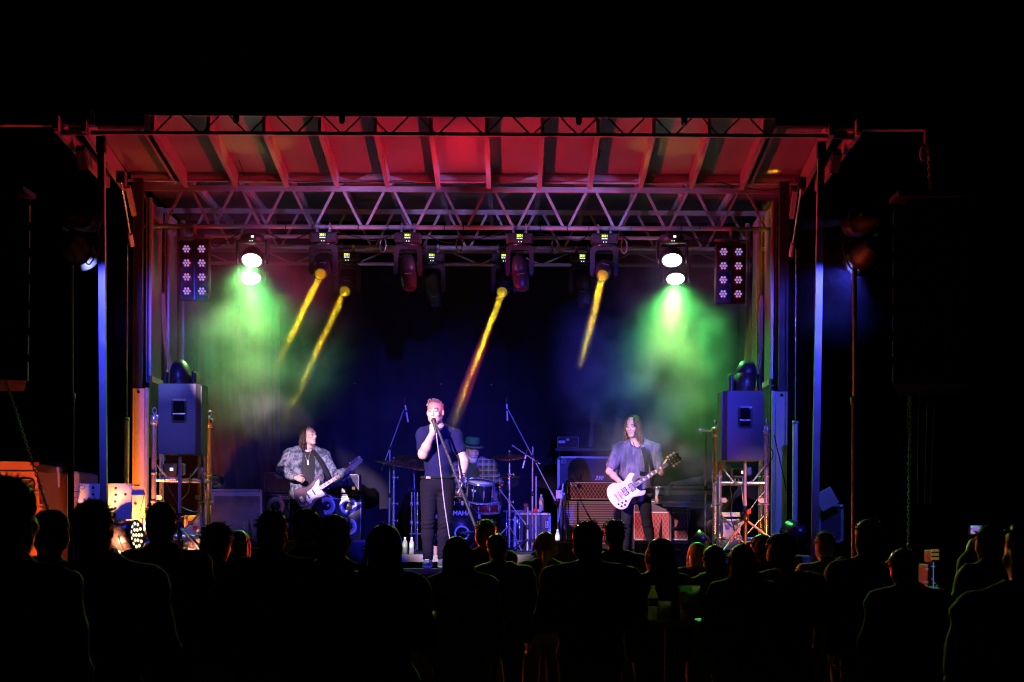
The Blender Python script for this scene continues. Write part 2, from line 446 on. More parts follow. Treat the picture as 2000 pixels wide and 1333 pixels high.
# ------------------------------------------------------------------ trusses
def truss(name, label, xa, xb, d, zt, zb, first_apex, pitch, rt, rb_, bw, mtl, square_top=True, posts=True, mb2=None):
    t = thing(name, label, 'truss', (xa, d, zb))
    m = MB(); L = xb-xa; H = zt-zb
    if square_top: m.box((L/2,0,H), (L, rt*2, rt*2))
    else: m.tube((0,0,H), (L,0,H), rt, n=10)
    m.build('top_chord', mtl, t, False)
    m = MB(); m.tube((0,0,0), (L,0,0), rb_, n=12); m.build('bottom_chord', mb2 or mtl, t, False)
    me = []
    for sg in (-1,1):
        m = MB(); m.bar((sg*0.06,0,H-rt), (sg*(pitch/2-0.03),0,rb_*0.5), bw, bw); o = m.build('brace', mtl, None); me.append(o.data); bpy.data.objects.remove(o)
    x = first_apex
    while x < xb+0.3:
        for sg, q in ((-1, me[0]), (1, me[1])):
            if x+sg*pitch/2 > xa-0.02 and x+sg*pitch/2 < xb+0.05 and xa-0.02 < x+sg*0.06 < xb+0.02:
                o = link('brace', q, t); o.location = (x-xa, 0, 0)
        x += pitch
    if posts:
        for x in (-rt*0.6, L+rt*0.6):
            m = MB(); m.box((x,0,H/2-0.01), (rt*1.9, rt*2.05, H+rt*2+0.05)); m.build('end_post', mtl, t, False)
    return t
P1 = 0.565
t1 = truss('lighting_truss', 'front roof truss of aluminium V braces carrying the moving lights', WX(268,D1,410), WX(1537,D1,410), D1, WZ(371,D1), WZ(445,D1), WX(464,D1,410)-P1*3, P1, 0.029, 0.026, 0.028, M_ALU)
t2 = truss('lighting_truss', 'second roof truss seen through the braces of the front one', WX(268,D1,410), WX(1537,D1,410), D2, WZ(371,D1), WZ(445,D1), WX(464,D1,410)-P1*3, P1, 0.029, 0.026, 0.028, M_ALU)
t3 = truss('lighting_truss', 'rearmost roof truss along the top of the dark backdrop', WX(268,D1,410), WX(1537,D1,410), D3, WZ(491,D3), WZ(517,D3)-0.0, WX(464,D1,410)-P1*3, P1*1.4, 0.026, 0.024, 0.02, M_ALU)
rp = thing('lighting_pipe', 'single horizontal pipe hung between the two roof trusses', 'pipe', (XC,23.1,5))
b = MB(); z = WZ(464,23.1); b.tube((WX(400,23.1,464),23.1,z),(WX(1290,23.1,464),23.1,z),0.022,n=12); b.build('pipe', M_ALU, rp)
for px in (748, 897, 1084, 1219):
    b = MB(); x = WX(px,23.1,470)
    pts = [(x+0.035*math.cos(a), 23.08, z-0.09+0.09*math.sin(a)*(1.0 if math.sin(a)<0 else 0.9)) for a in [k*math.pi/6 for k in range(12)]]
    b.path(pts, 0.011, 6, closed=True); b.build('shackle', M_CHROME, rp)
# front canopy truss (thin dark members seen against the red roof)
ct = thing('canopy_truss', 'slim dark front truss along the leading edge of the red-lit canopy', 'truss', (XC,D0,5.6))
zt, zb = WZ(226,D0), WZ(263,D0)
b = MB(); b.box(((WX(285,D0,226)+WX(1513,D0,226))/2, D0, zt), (WX(1513,D0,226)-WX(285,D0,226), 0.06, 0.035)); b.build('top_chord', M_STEEL, ct)
b = MB(); b.box(((WX(178,D0,263)+WX(1632,D0,263))/2, D0, zb), (WX(1632,D0,263)-WX(178,D0,263), 0.05, 0.034)); b.build('bottom_chord', M_STEEL, ct)
me = []
for sg in (-1,1):
    m = MB(); m.bar((sg*0.055,0,zt-0.02), (sg*0.205,0,zb+0.02), 0.016); o = m.build('brace', M_STEEL); me.append(o.data); bpy.data.objects.remove(o)
x = WX(346,D0,240)
while x < WX(1500,D0,240):
    for q in me: o = link('brace', q, ct); o.location = Vector((x, D0, 0)) - Vector((XC,D0,5.6))
    x += 0.4725
for px in (463, 669, 1130, 1335):
    b = MB(); x = WX(px,D0,240); b.prism([(-0.03,0.06),(-0.03,-0.05),(-0.018,-0.075),(0.018,-0.075),(0.03,-0.05),(0.03,0.06)], 0.03, facing((x,D0-0.06,zt-0.03)))
    o = b.build('hanger_lug', M_BLACK, ct)
    b = MB(); b.lathe([(0.001,0),(0.009,0),(0.009,0.006),(0.001,0.006)], 10, facing((x,D0-0.095,zt-0.085))); b.build('bolt', M_CHROME, o)
for (pa, pb) in ((190,286),(1513,1610)):
    b = MB(); b.box(((WX(pa,D0,236)+WX(pb,D0,236))/2, D0-0.03, WZ(237,D0,(pa+pb)/2)), (WX(pb,D0)-WX(pa,D0), 0.14, 0.135)); b.build('end_box', M_BLACK, ct)
# ------------------------------------------------------------------ canopy roof
roof = thing('canopy_roof', 'ribbed fibreglass canopy roof glowing red over the stage front', 'roof', (XC,21,5.6))
zf, zr = WZ(228,D0), WZ(342,22.0)
def roofz(y): return zf+(zr-zf)*(y-D0)/(22.0-D0)
ribx = [-3.62+0.5577*k for k in range(12)]
edges = [-4.28]+ribx+[3.2]
for i in range(len(edges)-1):
    a, c = edges[i]+0.004, edges[i+1]-0.004
    m = MB(); sag = 0.012; vs = []; N = 6
    for j in range(N+1):
        for k in range(N+1):
            u, v = j/N, k/N; y = D0+0.02+(22.0-D0)*v
            vs.append((a+(c-a)*u, y, roofz(y)+0.02-sag*math.sin(u*3.1416)*math.sin(v*3.1416)*random.uniform(0.7,1.3)))
    m.add(vs, [(j*(N+1)+k, j*(N+1)+k+1, (j+1)*(N+1)+k+1, (j+1)*(N+1)+k) for j in range(N) for k in range(N)], True)
    m.add([(a,D0+0.02,roofz(D0)+0.06),(c,D0+0.02,roofz(D0)+0.06),(c,22.02,zr+0.06),(a,22.02,zr+0.06)], [(0,1,2,3)])
    m.build('roof_panel', M_ROOF, roof)
m = MB(); m.bar((0,D0+0.04,roofz(D0+0.04)-0.065),(0,22.0,zr-0.065),0.035,0.16); m.bar((0,D0+0.04,roofz(D0+0.04)-0.148),(0,22.0,zr-0.148),0.05,0.012)
o = m.build('rib', M_RIB); rme = o.data; bpy.data.objects.remove(o)
for x in ribx: o = link('rib', rme, roof); o.location = Vector((x,0,0))-Vector((XC,21,5.6))
for x in (ribx[0]-0.13, ribx[-1]+0.11):
    m = MB(); m.bar((x,D0+0.03,roofz(D0)-0.06),(x,22.1,zr-0.07),0.03,0.06); m.build('edge_bar', M_STEEL, roof)
m = MB(); m.box((XC,22.02,(WZ(341,22)+WZ(354,22))/2),(7.35,0.02,WZ(341,22)-WZ(354,22))); m.build('fascia', M_STEEL, roof)
m = MB(); m.tube((XC-3.7,21.97,WZ(357,22)),(XC+3.7,21.97,WZ(357,22)),0.016,n=8); m.build('hinge_bar', M_ALU, roof)
for sx, xx in ((-1,-4.28),(1,3.16)):
    m = MB(); m.bar((xx,D0-0.1,roofz(D0)-0.09),(xx+sx*0.02,22.0,zr-0.10),0.05,0.2); m.build('side_beam', M_RIB, roof)
    m = MB(); m.bar((xx+sx*0.26,D0-0.15,roofz(D0)-0.12),(xx+sx*0.14,21.7,zr-0.14),0.045,0.16); m.build('outer_beam', M_RIB, roof)
    m = MB(); m.box((xx+sx*0.26,D0-0.13,roofz(D0)-0.11),(0.06,0.12,0.13)); m.box((xx+sx*0.14,D0-0.0,zb),(0.3,0.06,0.05)); m.build('corner_bracket', M_RIB, roof)
    m = MB(); m.bar((xx+sx*0.12,D0+0.3,zb-0.1),(xx+sx*0.12,D0+0.5,zb-0.25),0.09); m.build('latch', M_BLACK, roof)
for px, oo in ((640, True),(1165, False)):
    x = WX(px,21.0,285)
    pts = [(x-0.02,20.9,WZ(272,20.9)),(x-0.035,20.9,WZ(296,20.9)),(x-0.02,20.9,WZ(309,20.9)),(x+0.02,20.9,WZ(309,20.9)),(x+0.035,20.9,WZ(292,20.9))]
    m = MB(); m.path(curve_pts(pts,5), 0.006, 6); m.build('lifting_bail', M_BLACK, roof)
    m = MB(); m.box((x,20.93,WZ(288,20.9)),(0.055,0.012,0.13 if oo else 0.1)); m.build('strap', M_ORANGE if oo else M_RIB, roof)
mr = thing('main_roof', 'dark inner roof panels above the lighting trusses', 'roof', (XC,24,5.7))
for i in range(len(edges)-1):
    m = MB(); m.box(((edges[i]+edges[i+1])/2, 23.95, 5.66), (edges[i+1]-edges[i]-0.01, 3.4, 0.03)); m.build('roof_panel', M_ROOF, mr)
m = MB(); m.bar((0,22.35,5.59),(0,25.6,5.59),0.045,0.1); o = m.build('rib', M_RIB); rme2 = o.data; bpy.data.objects.remove(o)
for x in ribx: o = link('rib', rme2, mr); o.location = Vector((x,0,0))-Vector((XC,24,5.7))
# ------------------------------------------------------------------ corner posts, side columns, wing beams
for sx, pt, pb_, lab in ((-1,(198,272),(203,1000),'tall slim square post at the front corner beside the truck'), (1,(1604,282),(1592,1000),'tall slim square post at the front corner beside the blue glow')):
    a = W(pt[0],pt[1],D0); c = W(pb_[0],pb_[1],D0); c = a+(c-a)*((a.z-0.0)/(a.z-c.z))
    t = thing('corner_post', lab, 'post', (c.x,D0,0), group='front corner posts')
    b = MB(); b.bar(c, a, 0.068, 0.068, up=(0,1,0)); b.build('shaft', M_STEEL, t)
    b = MB(); b.box((a.x,D0,a.z-0.06),(0.085,0.09,0.16)); b.build('head_bracket', M_BLACK, t)
    b = MB(); b.box((c.x,D0,0.03),(0.25,0.25,0.06)); b.build('foot_plate', M_STEEL, t)
for sx, x, px0, lab in ((-1,-4.05,272,'left-hand steel column of the stage beside the orange-lit plates'),(1,2.98,1525,'right-hand steel column of the stage beside the wing speaker')):
    d = 21.8
    t = thing('stage_column', lab, 'column', (WX(px0,d),d,0), group='steel stage columns')
    cx = WX(px0,d,860)
    b = MB(); b.box((cx,d,1.6),(0.125,0.12,3.2)); b.build('column_shaft', M_PLATE, t)
    b = MB(); b.box((cx+sx*-0.085,d-0.02,1.62),(0.035,0.09,3.18)); b.build('edge_channel', M_ALU, t)
    b = MB(); b.box((cx-sx*0.10,d+0.55,2.9),(0.02,1.0,0.9)); b.build('web_panel', M_BLACK, t)
    b = MB(); b.box((cx+sx*0.02,d+0.01,4.35),(0.1,0.1,2.3)); b.build('upper_mast', M_BLACK, t)
    b = MB(); b.lathe([(0.001,0),(0.018,0),(0.018,0.006),(0.001,0.006)], 12, facing((cx,d-0.062,WZ(770,d)))); b.build('bolt', M_BLACK, t)
    # folded side panel hanging from the roof
    sp = thing('folded_wing', ('left' if sx<0 else 'right')+'-hand folded side wing hung edge-on below the roof', 'folding wing', (cx-sx*0.2,23,3.3), group='folded side wings')
    xx = WX(283,d,600) if sx < 0 else WX(1517,d,600)
    for k, (y0, y1) in enumerate(((21.95,22.75),(22.82,23.5),(23.56,24.4))):
        b = MB(); b.box((xx-sx*0.05*k,(y0+y1)/2,4.3),(0.03,y1-y0,2.0)); b.build('panel_leaf', mat('ribbed_panel',(0.30,0.30,0.26),0.4,0.4,0.3,3), sp)
        b = MB(); b.box((xx-sx*0.05*k-sx*0.02,y0+0.02,4.3),(0.045,0.04,2.04)); b.build('panel_edge', M_ALU, sp)
        b = MB(); b.box((xx-sx*0.05*k-sx*0.03,(y0+y1)/2,3.32),(0.07,y1-y0,0.06)); b.build('bottom_rail', M_PLATE, sp)
    # hoses
    for k in (0,1):
        h = MB(); q = 1 if sx < 0 else -1
        p0 = (316,572) if sx<0 else (1490,578); p1 = (337,742) if sx<0 else (1478,745)
        pts = [W(p0[0]+q*k*3,p0[1],22.3), W(p0[0]+q*(3+k*4),p0[1]+60,22.3), W((p0[0]+p1[0])/2+q*k*3-q*3,p0[1]+110,22.3), W(p1[0]+q*k*4,p1[1],22.3)]
        h.path(curve_pts(pts,8), 0.016, 8)
        tag(h.build('corrugated_hose', mat('grey_hose',(0.25,0.26,0.24),0.5)), ('outer' if k==0 else 'inner')+' grey hose hanging down the '+('left' if sx<0 else 'right')+' side panel', 'hose', 'hoses on the side panels')
    # gas strut and knee brace up to the canopy
    t = thing('roof_strut', 'slanting hydraulic strut propping the canopy on its '+('left' if sx<0 else 'right')+' edge', 'strut', W(258 if sx<0 else 1550,480,21), group='canopy struts')
    a, c = (W(236,350,20.9), W(258,480,21.6)) if sx<0 else (W(1566,362,20.9), W(1545,500,21.6))
    b = MB(); b.tube(a, a+(c-a)*0.9, 0.012, n=8); b.build('rod', M_CHROME, t)
    b = MB(); b.tube(a+(c-a)*0.82, c, 0.028, n=10); b.build('cylinder', M_STEEL, t)
    a2, c2 = (W(250,365,21.3), W(262,420,21.6)) if sx<0 else (W(1553,372,21.3), W(1546,425,21.6))
    b = MB(); b.bar(a2, c2, 0.05, 0.05); b.build('knee_bracket', M_RIB, t)
    b = MB(); b.box(a+Vector((0.0,0,0.02)),(0.08,0.08,0.12)); b.build('hinge_block', M_BLACK, t)
    # jack leg tube beside the column
    px = 247 if sx<0 else 1553; d2 = 21.3
    t = thing('jack_tube', 'round telescopic jack leg standing outside the '+('left' if sx<0 else 'right')+' column', 'jack', (WX(px,d2),d2,0), group='stage jack legs')
    b = MB(); b.tube((WX(px,d2,900),d2,0),(WX(px,d2,900),d2,WZ(822,d2)),0.03,n=14); b.build('outer_tube', M_PLATE, t)
    b = MB(); b.tube((WX(px,d2,900),d2,WZ(822,d2)),(WX(px,d2,900),d2,WZ(480,d2)),0.006,n=8); b.build('inner_rod', M_CHROME, t)
    b = MB(); b.lathe([(0.031,0),(0.036,0.005),(0.036,0.03),(0.02,0.035)],14,Matrix.Translation((WX(px,d2,900),d2,WZ(822,d2)-0.02))); b.build('collar', M_STEEL, t)
for sx, pa, pb_, py, lab in ((-1,-160,186,240,'long dark beam reaching out over the truck from the canopy corner'),(1,1612,1812,249,'long dark beam reaching out from the canopy corner above the blue glow')):
    t = thing('wing_beam', lab, 'beam', W((pa+pb_)/2,py,D0), group='speaker hang beams')
    a, c = W(pa,py,D0), W(pb_,py,D0)
    b = MB(); b.box(((a.x+c.x)/2,D0,(a.z+c.z)/2+0.04),(c.x-a.x,0.1,0.10)); b.build('beam', M_BLACK, t)
    b = MB(); b.box(((a.x+c.x)/2,D0-0.002,(a.z+c.z)/2-0.022),(c.x-a.x,0.112,0.022)); b.build('bottom_flange', M_STEEL, t)
    if sx > 0:
        e = c; b = MB(); b.box((e.x-0.02,D0-0.02,e.z-0.1),(0.035,0.05,0.16)); b.build('end_lug', M_RIB, t)
        b = MB(); b.path([e+Vector((-0.05+0.03*math.cos(q),-0.03,-0.27+0.07*math.sin(q))) for q in [k*math.pi/6 for k in range(12)]],0.012,6,closed=True); b.build('shackle', M_RIB, t)
def chain(name, label, p0, p1, mtl, L=0.05, r=0.006):
    p0, p1 = Vector(p0), Vector(p1); n = int((p1-p0).length/(L*0.72)); m = MB(); dirv = (p1-p0).normalized(); Q = rotm(dirv)
    for i in range(n):
        c = p0+(p1-p0)*(i+0.5)/n; T = Matrix.Translation(c) @ Q @ Matrix.Rotation((i%2)*math.pi/2,4,'Z')
        m.path([T @ Vector((L*0.3*math.cos(a), 0, L*0.5*math.sin(a))) for a in [k*math.pi/4 for k in range(8)]], r, 4, closed=True)
    return tag(m.build(name, mtl), label, 'chain')
chain('hoist_chain', 'short hoist chain dropping from the right-hand beam end', W(1812,285,D0), W(1818,392,D0), M_RIB)
chain('hoist_chain', 'long loose chain hanging to the ground at far right', W(1778,742,19.6), W(1774,1070,19.6), M_RIB)
chain('hoist_chain', 'diagonal chain falling in front of the orange truck', W(10,740,19.0), W(95,1000,19.0), M_RIB, 0.045)

# ------------------------------------------------------------------ hanging fixtures
def moving_head(name, label, group):
    """built at the origin: clamp at z=0, hanging down, display towards -y; the head turns about its pivot"""
    t = thing(name, label, 'stage light', (0,0,0), group=group)
    b = MB(); b.box((0,0,-0.125),(0.30,0.24,0.11),bev=0.02); b.build('base', M_BODY, t, False)
    for sx in (-0.07,0.07):
        b = MB(); b.path([(sx,0.05*math.cos(a),0.0+0.04*math.sin(a)) for a in [R(k) for k in range(-60,241,30)]],0.012,6); b.box((sx,0,-0.055),(0.03,0.05,0.04)); b.build('clamp', M_CHROME, t, False)
    b = MB(); b.box((0,-0.1215,-0.118),(0.11,0.004,0.05)); sc = b.build('display', M_GLOSS, t, False)
    txt = text('digits', '3501', 0.036, G_DISPY, facing((0.0,-0.125,-0.106)), sc, bold=0.0006)
    for k, (x, w_) in enumerate(((-0.022,0.022),(0.004,0.014),(0.024,0.012))):
        b = MB(); b.box((x,-0.125,-0.135),(w_,0.003,0.009)); b.build('menu_key', G_DISPW, sc, False)
    for x in (-0.012,0.016):
        b = MB(); b.box((x,-0.124,-0.172),(0.007,0.004,0.012)); b.build('status_lamp', G_DISPW, t, False)
    b = MB(); b.lathe([(0.10,-0.18),(0.11,-0.195),(0.11,-0.21),(0.06,-0.215)],24); b.build('pan_ring', M_GLOSS, t, False)
    for sx in (-1,1):
        b = MB(); prof = [(0.0,-0.20),(0.115,-0.20),(0.155,-0.235),(0.158,-0.5),(0.145,-0.535),(0.118,-0.535),(0.108,-0.5),(0.106,-0.285),(0.085,-0.255),(0.0,-0.25)]
        pts = [(sx*x, z) for x, z in prof]
        if sx < 0: pts = pts[::-1]
        T = Matrix(((1,0,0,0),(0,0,-1,0.055),(0,1,0,0),(0,0,0,1)))
        b.prism(pts, 0.11, T, smooth=False); b.build('yoke_arm', M_BODY, t, False)
    h = MB(); h.lathe([(0.001,0.155),(0.06,0.15),(0.088,0.12),(0.098,0.05),(0.098,-0.04),(0.088,-0.05),(0.094,-0.06),(0.086,-0.17),(0.072,-0.245),(0.066,-0.25),(0.062,-0.235)],28)
    head = h.build('head', M_BODY, t, False); head.location = (0,0,-0.46)
    l = MB(); l.lathe([(0.063,-0.236),(0.05,-0.242),(0.03,-0.247),(0.001,-0.249)],20); l.build('lens', M_GLOSS, head, False)
    l = MB(); l.box((0,-0.09,-0.1),(0.07,0.012,0.004)); l.build('vent_line', M_ALU, head, False)
    return t
def aim_matrix(direction):
    """rotation that turns local -z to the direction"""
    return rotm(-Vector(direction), up=(0,1,0))
proto = moving_head('moving_head_light', '', 'moving head lights on the roof trusses')
MHG = 'moving head lights on the roof trusses'
BEAM = Vector((-0.16,-2.9,-1.27)).normalized()
UPST = Vector((0.12,-0.30,-1)).normalized()
heads = []
Z1, Z2 = WZ(445,D1), WZ(445,D1)
spec = [ (632,D1,'beam','first moving light on the front truss, throwing a yellow beam left of the singer'),
         (797,D1,'off','second front-truss moving light, dark but given an added crowd spot, red streak on its downturned head'),
         (1015,D1,'off','third front-truss moving light, dark with red streaks and an added crowd spot, right of centre'),
         (1180,D1,'beam','fourth front-truss moving light, throwing a short yellow beam at right'),
         (679,D2,'beam','rear-truss moving light throwing a long yellow beam beside the first front one'),
         (844,D2,'off','dark rear-truss moving light with an added teal drummer spot just right of the second front one'),
         (985,D2,'beam','rear-truss moving light throwing the yellow beam above the singer'),
         (1137,D2,'off','dark unlit rear-truss moving light beside the fourth front one') ]
BX = {632:-0.14, 1180:-0.34, 679:-0.18, 985:-0.32}
for i, (px, d, kind, lab) in enumerate(spec):
    x = WX(px, d, 480 if d == D1 else 515); M = Matrix.Translation((x, d, Z1-0.0))
    o = proto if i == 0 else copy_tree(proto)
    o.matrix_world = M; ROOTS[o.name] = M.copy(); o['label'] = lab; o['group'] = MHG
    hd = [c for c in o.children if c.name.startswith('head')][0]
    bdir = Vector((BX.get(px,0),-2.9,-1.27)).normalized(); dirv = bdir if kind == 'beam' else UPST
    hd.rotation_mode = 'QUATERNION'; hd.rotation_quaternion = aim_matrix(dirv).to_quaternion()
    heads.append((o, hd, kind, M, bdir))

# yellow beams: collimated two-lobe light through smoke cones shaped to each beam
def vol_mat(name, dens, col=(1,1,1), aniso=0.0):
    m = bpy.data.materials.new(name); m.use_nodes = True; nt = m.node_tree
    for n in list(nt.nodes):
        if n.type != 'OUTPUT_MATERIAL': nt.nodes.remove(n)
    out = [n for n in nt.nodes if n.type == 'OUTPUT_MATERIAL'][0]
    v = nt.nodes.new('ShaderNodeVolumePrincipled'); v.inputs['Color'].default_value = (*col,1); v.inputs['Density'].default_value = dens
    v.inputs['Anisotropy'].default_value = aniso
    nt.links.new(v.outputs[0], out.inputs['Volume']); return m, nt, v
def beam_light(hd, M, powr, root, bdir):
    piv = M @ Vector((0,0,-0.46)); lens = piv + bdir*0.255
    Q = rotm(-bdir)
    for k, sx in enumerate((-1,1)):
        l = bpy.data.lights.new('beam_lamp','AREA'); l.shape = 'ELLIPSE'; l.size = 0.030; l.size_y = 0.07; l.spread = R(0.45)
        l.energy = powr; l.color = (1.0,0.62,0.0)
        o = bpy.data.objects.new('beam_lamp', l); COL.objects.link(o)
        mm = Matrix.Translation(lens + Q.to_3x3() @ Vector((sx*0.021,0,0))) @ Q @ Matrix.Rotation(sx*R(0.30),4,'Y')
        o.parent = root; o.matrix_local = M.inverted() @ mm
    return lens
lens_pts = []
for (o, hd, kind, M, bdir) in heads:
    if kind != 'beam': continue
    for c in hd.children:
        if c.name.startswith('lens'):
            c.data = c.data.copy(); c.data.materials.clear(); c.data.materials.append(G_GOLD)
    lens_pts.append((beam_light(hd, M, 1.05, o, bdir), bdir))
tp = heads[5][3] @ Vector((0,0,-0.46)); DRM = W(925,905,24.95)
lamp('added_spot_lamp', tp+(DRM-tp).normalized()*0.28, DRM, (0.0,1.0,0.45), 75, 10, 0.15, 0.02, heads[5][0])  # teal spot added inside a dark head to tint the drummer
heads[5][1].rotation_quaternion = aim_matrix(DRM-tp).to_quaternion()
for hk, tgt in ((1,Vector((-0.8,13.0,1.7))),(2,Vector((1.3,13.0,1.7)))):
    tp2 = heads[hk][3] @ Vector((0,0,-0.46)); dv2 = (tgt-tp2).normalized(); lamp('added_spot_lamp', tp2+dv2*0.28, tgt, (0.62,1.0,0.10), 520, 38, 0.9, 0.03, heads[hk][0])  # spots added inside two dark heads to rim-light the crowd
BEAM_LEN = (3.1, 3.1, 4.4, 4.6)
vm, nt, v = vol_mat('beam_smoke', 0.5); vm.cycles.volume_step_rate = 0.2
tc = nt.nodes.new('ShaderNodeTexCoord')
nz = nt.nodes.new('ShaderNodeTexNoise'); nz.inputs['Scale'].default_value = 9.0; nz.inputs['Detail'].default_value = 5; nz.inputs['Roughness'].default_value = 0.65
nt.links.new(tc.outputs['Object'], nz.inputs['Vector'])
sp = nt.nodes.new('ShaderNodeSeparateXYZ'); nt.links.new(tc.outputs['Generated'], sp.inputs[0])
fall = nt.nodes.new('ShaderNodeMapRange'); fall.inputs[1].default_value = 0.0; fall.inputs[2].default_value = 0.45; fall.inputs[3].default_value = 0.012; fall.inputs[4].default_value = 0.15
nt.links.new(sp.outputs[2], fall.inputs[0])
ad = nt.nodes.new('ShaderNodeMath'); ad.operation = 'SUBTRACT'; nt.links.new(fall.outputs[0], ad.inputs[0])
sb = nt.nodes.new('ShaderNodeMapRange'); sb.inputs[1].default_value = 0.3; sb.inputs[2].default_value = 0.7; sb.inputs[3].default_value = -0.045; sb.inputs[4].default_value = 0.055
nt.links.new(nz.outputs[0], sb.inputs[0]); nt.links.new(sb.outputs[0], ad.inputs[1])
mx = nt.nodes.new('ShaderNodeMath'); mx.operation = 'MULTIPLY'; mx.use_clamp = True; mx.inputs[1].default_value = 1.0; nt.links.new(ad.outputs[0], mx.inputs[0])
nt.links.new(mx.outputs[0], v.inputs['Density'])
for i, ((lp, bdir), L) in enumerate(zip(lens_pts, BEAM_LEN)):
    m = MB(); Q = Matrix.Translation(lp + bdir*0.02) @ rotm(bdir)
    m.lathe([(0.050,0),(0.052+0.010*L/2,L)], 20, Q)
    o = m.build('smoke', vm); struct(o, 'stuff')

# wash lights (green) : yoke-mounted round LED heads
def wash_light(name, label, M, dirv, r, power):
    t = thing(name, label, 'stage light', M=M, group='green wash lights on the roof trusses')
    b = MB(); b.lathe([(0.05,-0.03),(0.13,-0.05),(0.14,-0.11),(0.1,-0.135)],24); b.build('base', M_BODY, t, False)
    b = MB(); b.box((0.0,-0.135,-0.08),(0.10,0.006,0.035)); s_ = b.build('display', M_GLOSS, t, False)
    b = MB(); b.box((0.02,-0.1395,-0.08),(0.03,0.003,0.022)); b.build('screen', G_DISPW, s_, False)
    for x in (-0.01,0.015):
        b = MB(); b.box((x,-0.12,-0.125),(0.008,0.004,0.01)); b.build('status_lamp', G_DISPW, t, False)
    for sx in (-1,1):
        b = MB(); b.box((sx*(r+0.045),0,-0.24),(0.03,0.09,0.26),bev=0.01); b.box((sx*(r+0.01),0,-0.12),(0.1,0.09,0.03)); b.build('yoke_arm', M_BODY, t, False)
    b = MB(); b.lathe([(0.001,0.13),(r*0.55,0.12),(r*0.95,0.06),(r*1.03,0.0),(r*1.03,-0.03),(r*0.98,-0.035)],28); head = b.build('head', M_BODY, t, False)
    head.location = (0,0,-0.3); head.rotation_mode = 'QUATERNION'; head.rotation_quaternion = aim_matrix(dirv).to_quaternion()
    b = MB(); b.lathe([(r*0.97,-0.03),(r*0.9,-0.036),(0.001,-0.04)],28); b.build('led_face', G_WASH, head, False)
    pos = M @ Vector((0,0,-0.3)) + Vector(dirv).normalized()*0.06
    lamp('wash_lamp', pos, pos+Vector(dirv), (0.12,1.0,0.17), power, 96, 1.0, 0.05, t)
    lamp('wash_lamp', pos, pos+Vector(dirv)+Vector((-0.12,0.03,0)), (0.95,1.0,0.30), power*0.75, 48, 1.0, 0.05, t)
    return t
WD = Vector((-0.06,-0.52,-1)).normalized()
wl = [(493,D1,(-0.05,-0.68,-1),0.120,'front round wash light glowing white-green at left truss end',360),
      (491,D2,(0.22,-0.62,-1),0.115,'rear round wash light glowing just below the front-left one',290),
      (1312,D1,(0.0,-0.68,-1),0.120,'front round wash light glowing white-green at right truss end',470),
      (1319,D2,(0.0,-0.62,-1),0.115,'rear round wash light glowing just below the front-right one',390)]
for px, d, dv, r, lab, pw in wl:
    yy = 510 if d == D1 else 546
    z = WZ(yy, d, px)+0.30+0.03
    wash_light('wash_light', lab, Matrix.Translation((WX(px,d,yy),d-0.02,z)), dv, r, pw)

# eight-lamp blinders
def blinder(label, x, d, zc, tilt):
    M = Matrix.Translation((x,d,zc)) @ Matrix.Rotation(tilt,4,'X')
    t = thing('blinder_light', label, 'stage light', M=M, group='eight-lamp blinder panels')
    b = MB(); b.box((0,0.05,0),(0.335,0.14,0.67),bev=0.012); b.build('housing', M_BLACK, t, False)
    b = MB(); b.box((0,-0.024,0),(0.008,0.01,0.66)); b.build('divider', M_GLOSS, t, False)
    k = 0
    for ix in (-1,1):
        for iz in range(4):
            c = (ix*0.084, -0.02, 0.24-iz*0.155)
            b = MB(); b.lathe([(0.058,0.0),(0.062,0.004),(0.062,0.012),(0.054,0.014)],20,facing(c)); ring = b.build('lamp_ring', M_BLACK, t, False)
            b = MB(); b.lathe([(0.053,0.006),(0.04,0.009),(0.001,0.011)],18,facing(c)); b.build('lamp_glass', M_LENS_GLOW, ring, False)
            b = MB()
            for q in range(7):
                a = q*math.pi/3; rr = 0 if q == 6 else 0.031
                b.lathe([(0.015,0.0),(0.013,0.007),(0.001,0.01)],8,facing((c[0]+rr*math.cos(a),-0.030,c[2]+rr*math.sin(a))))
            b.build('lamp_cell', mat('blinder_cell_glow',(0.8,0.76,0.95),0.15,0.0,0.2,60,emit=(0.45,0.38,1.0),estr=0.45), ring, False)['kind'] = 'stuff'  # cells glow faintly in place of reflected stage light
    b = MB(); b.box((0,0.05,0.37),(0.36,0.04,0.02)); b.bar((0,0.05,0.37),(0,0.05,0.52),0.03); b.build('bracket', M_STEEL, t, False)
    return t
blinder('two-by-four blinder panel of unlit round lamps with an added faint glow at left of the truss', WX(380,D1-0.1,530), D1-0.1, WZ(529,D1-0.1,290), R(4))
blinder('two-by-four blinder panel of unlit round lamps with an added faint glow at right of the truss', WX(1427,D1-0.1,535), D1-0.1, WZ(535,D1-0.1,1427), R(4))

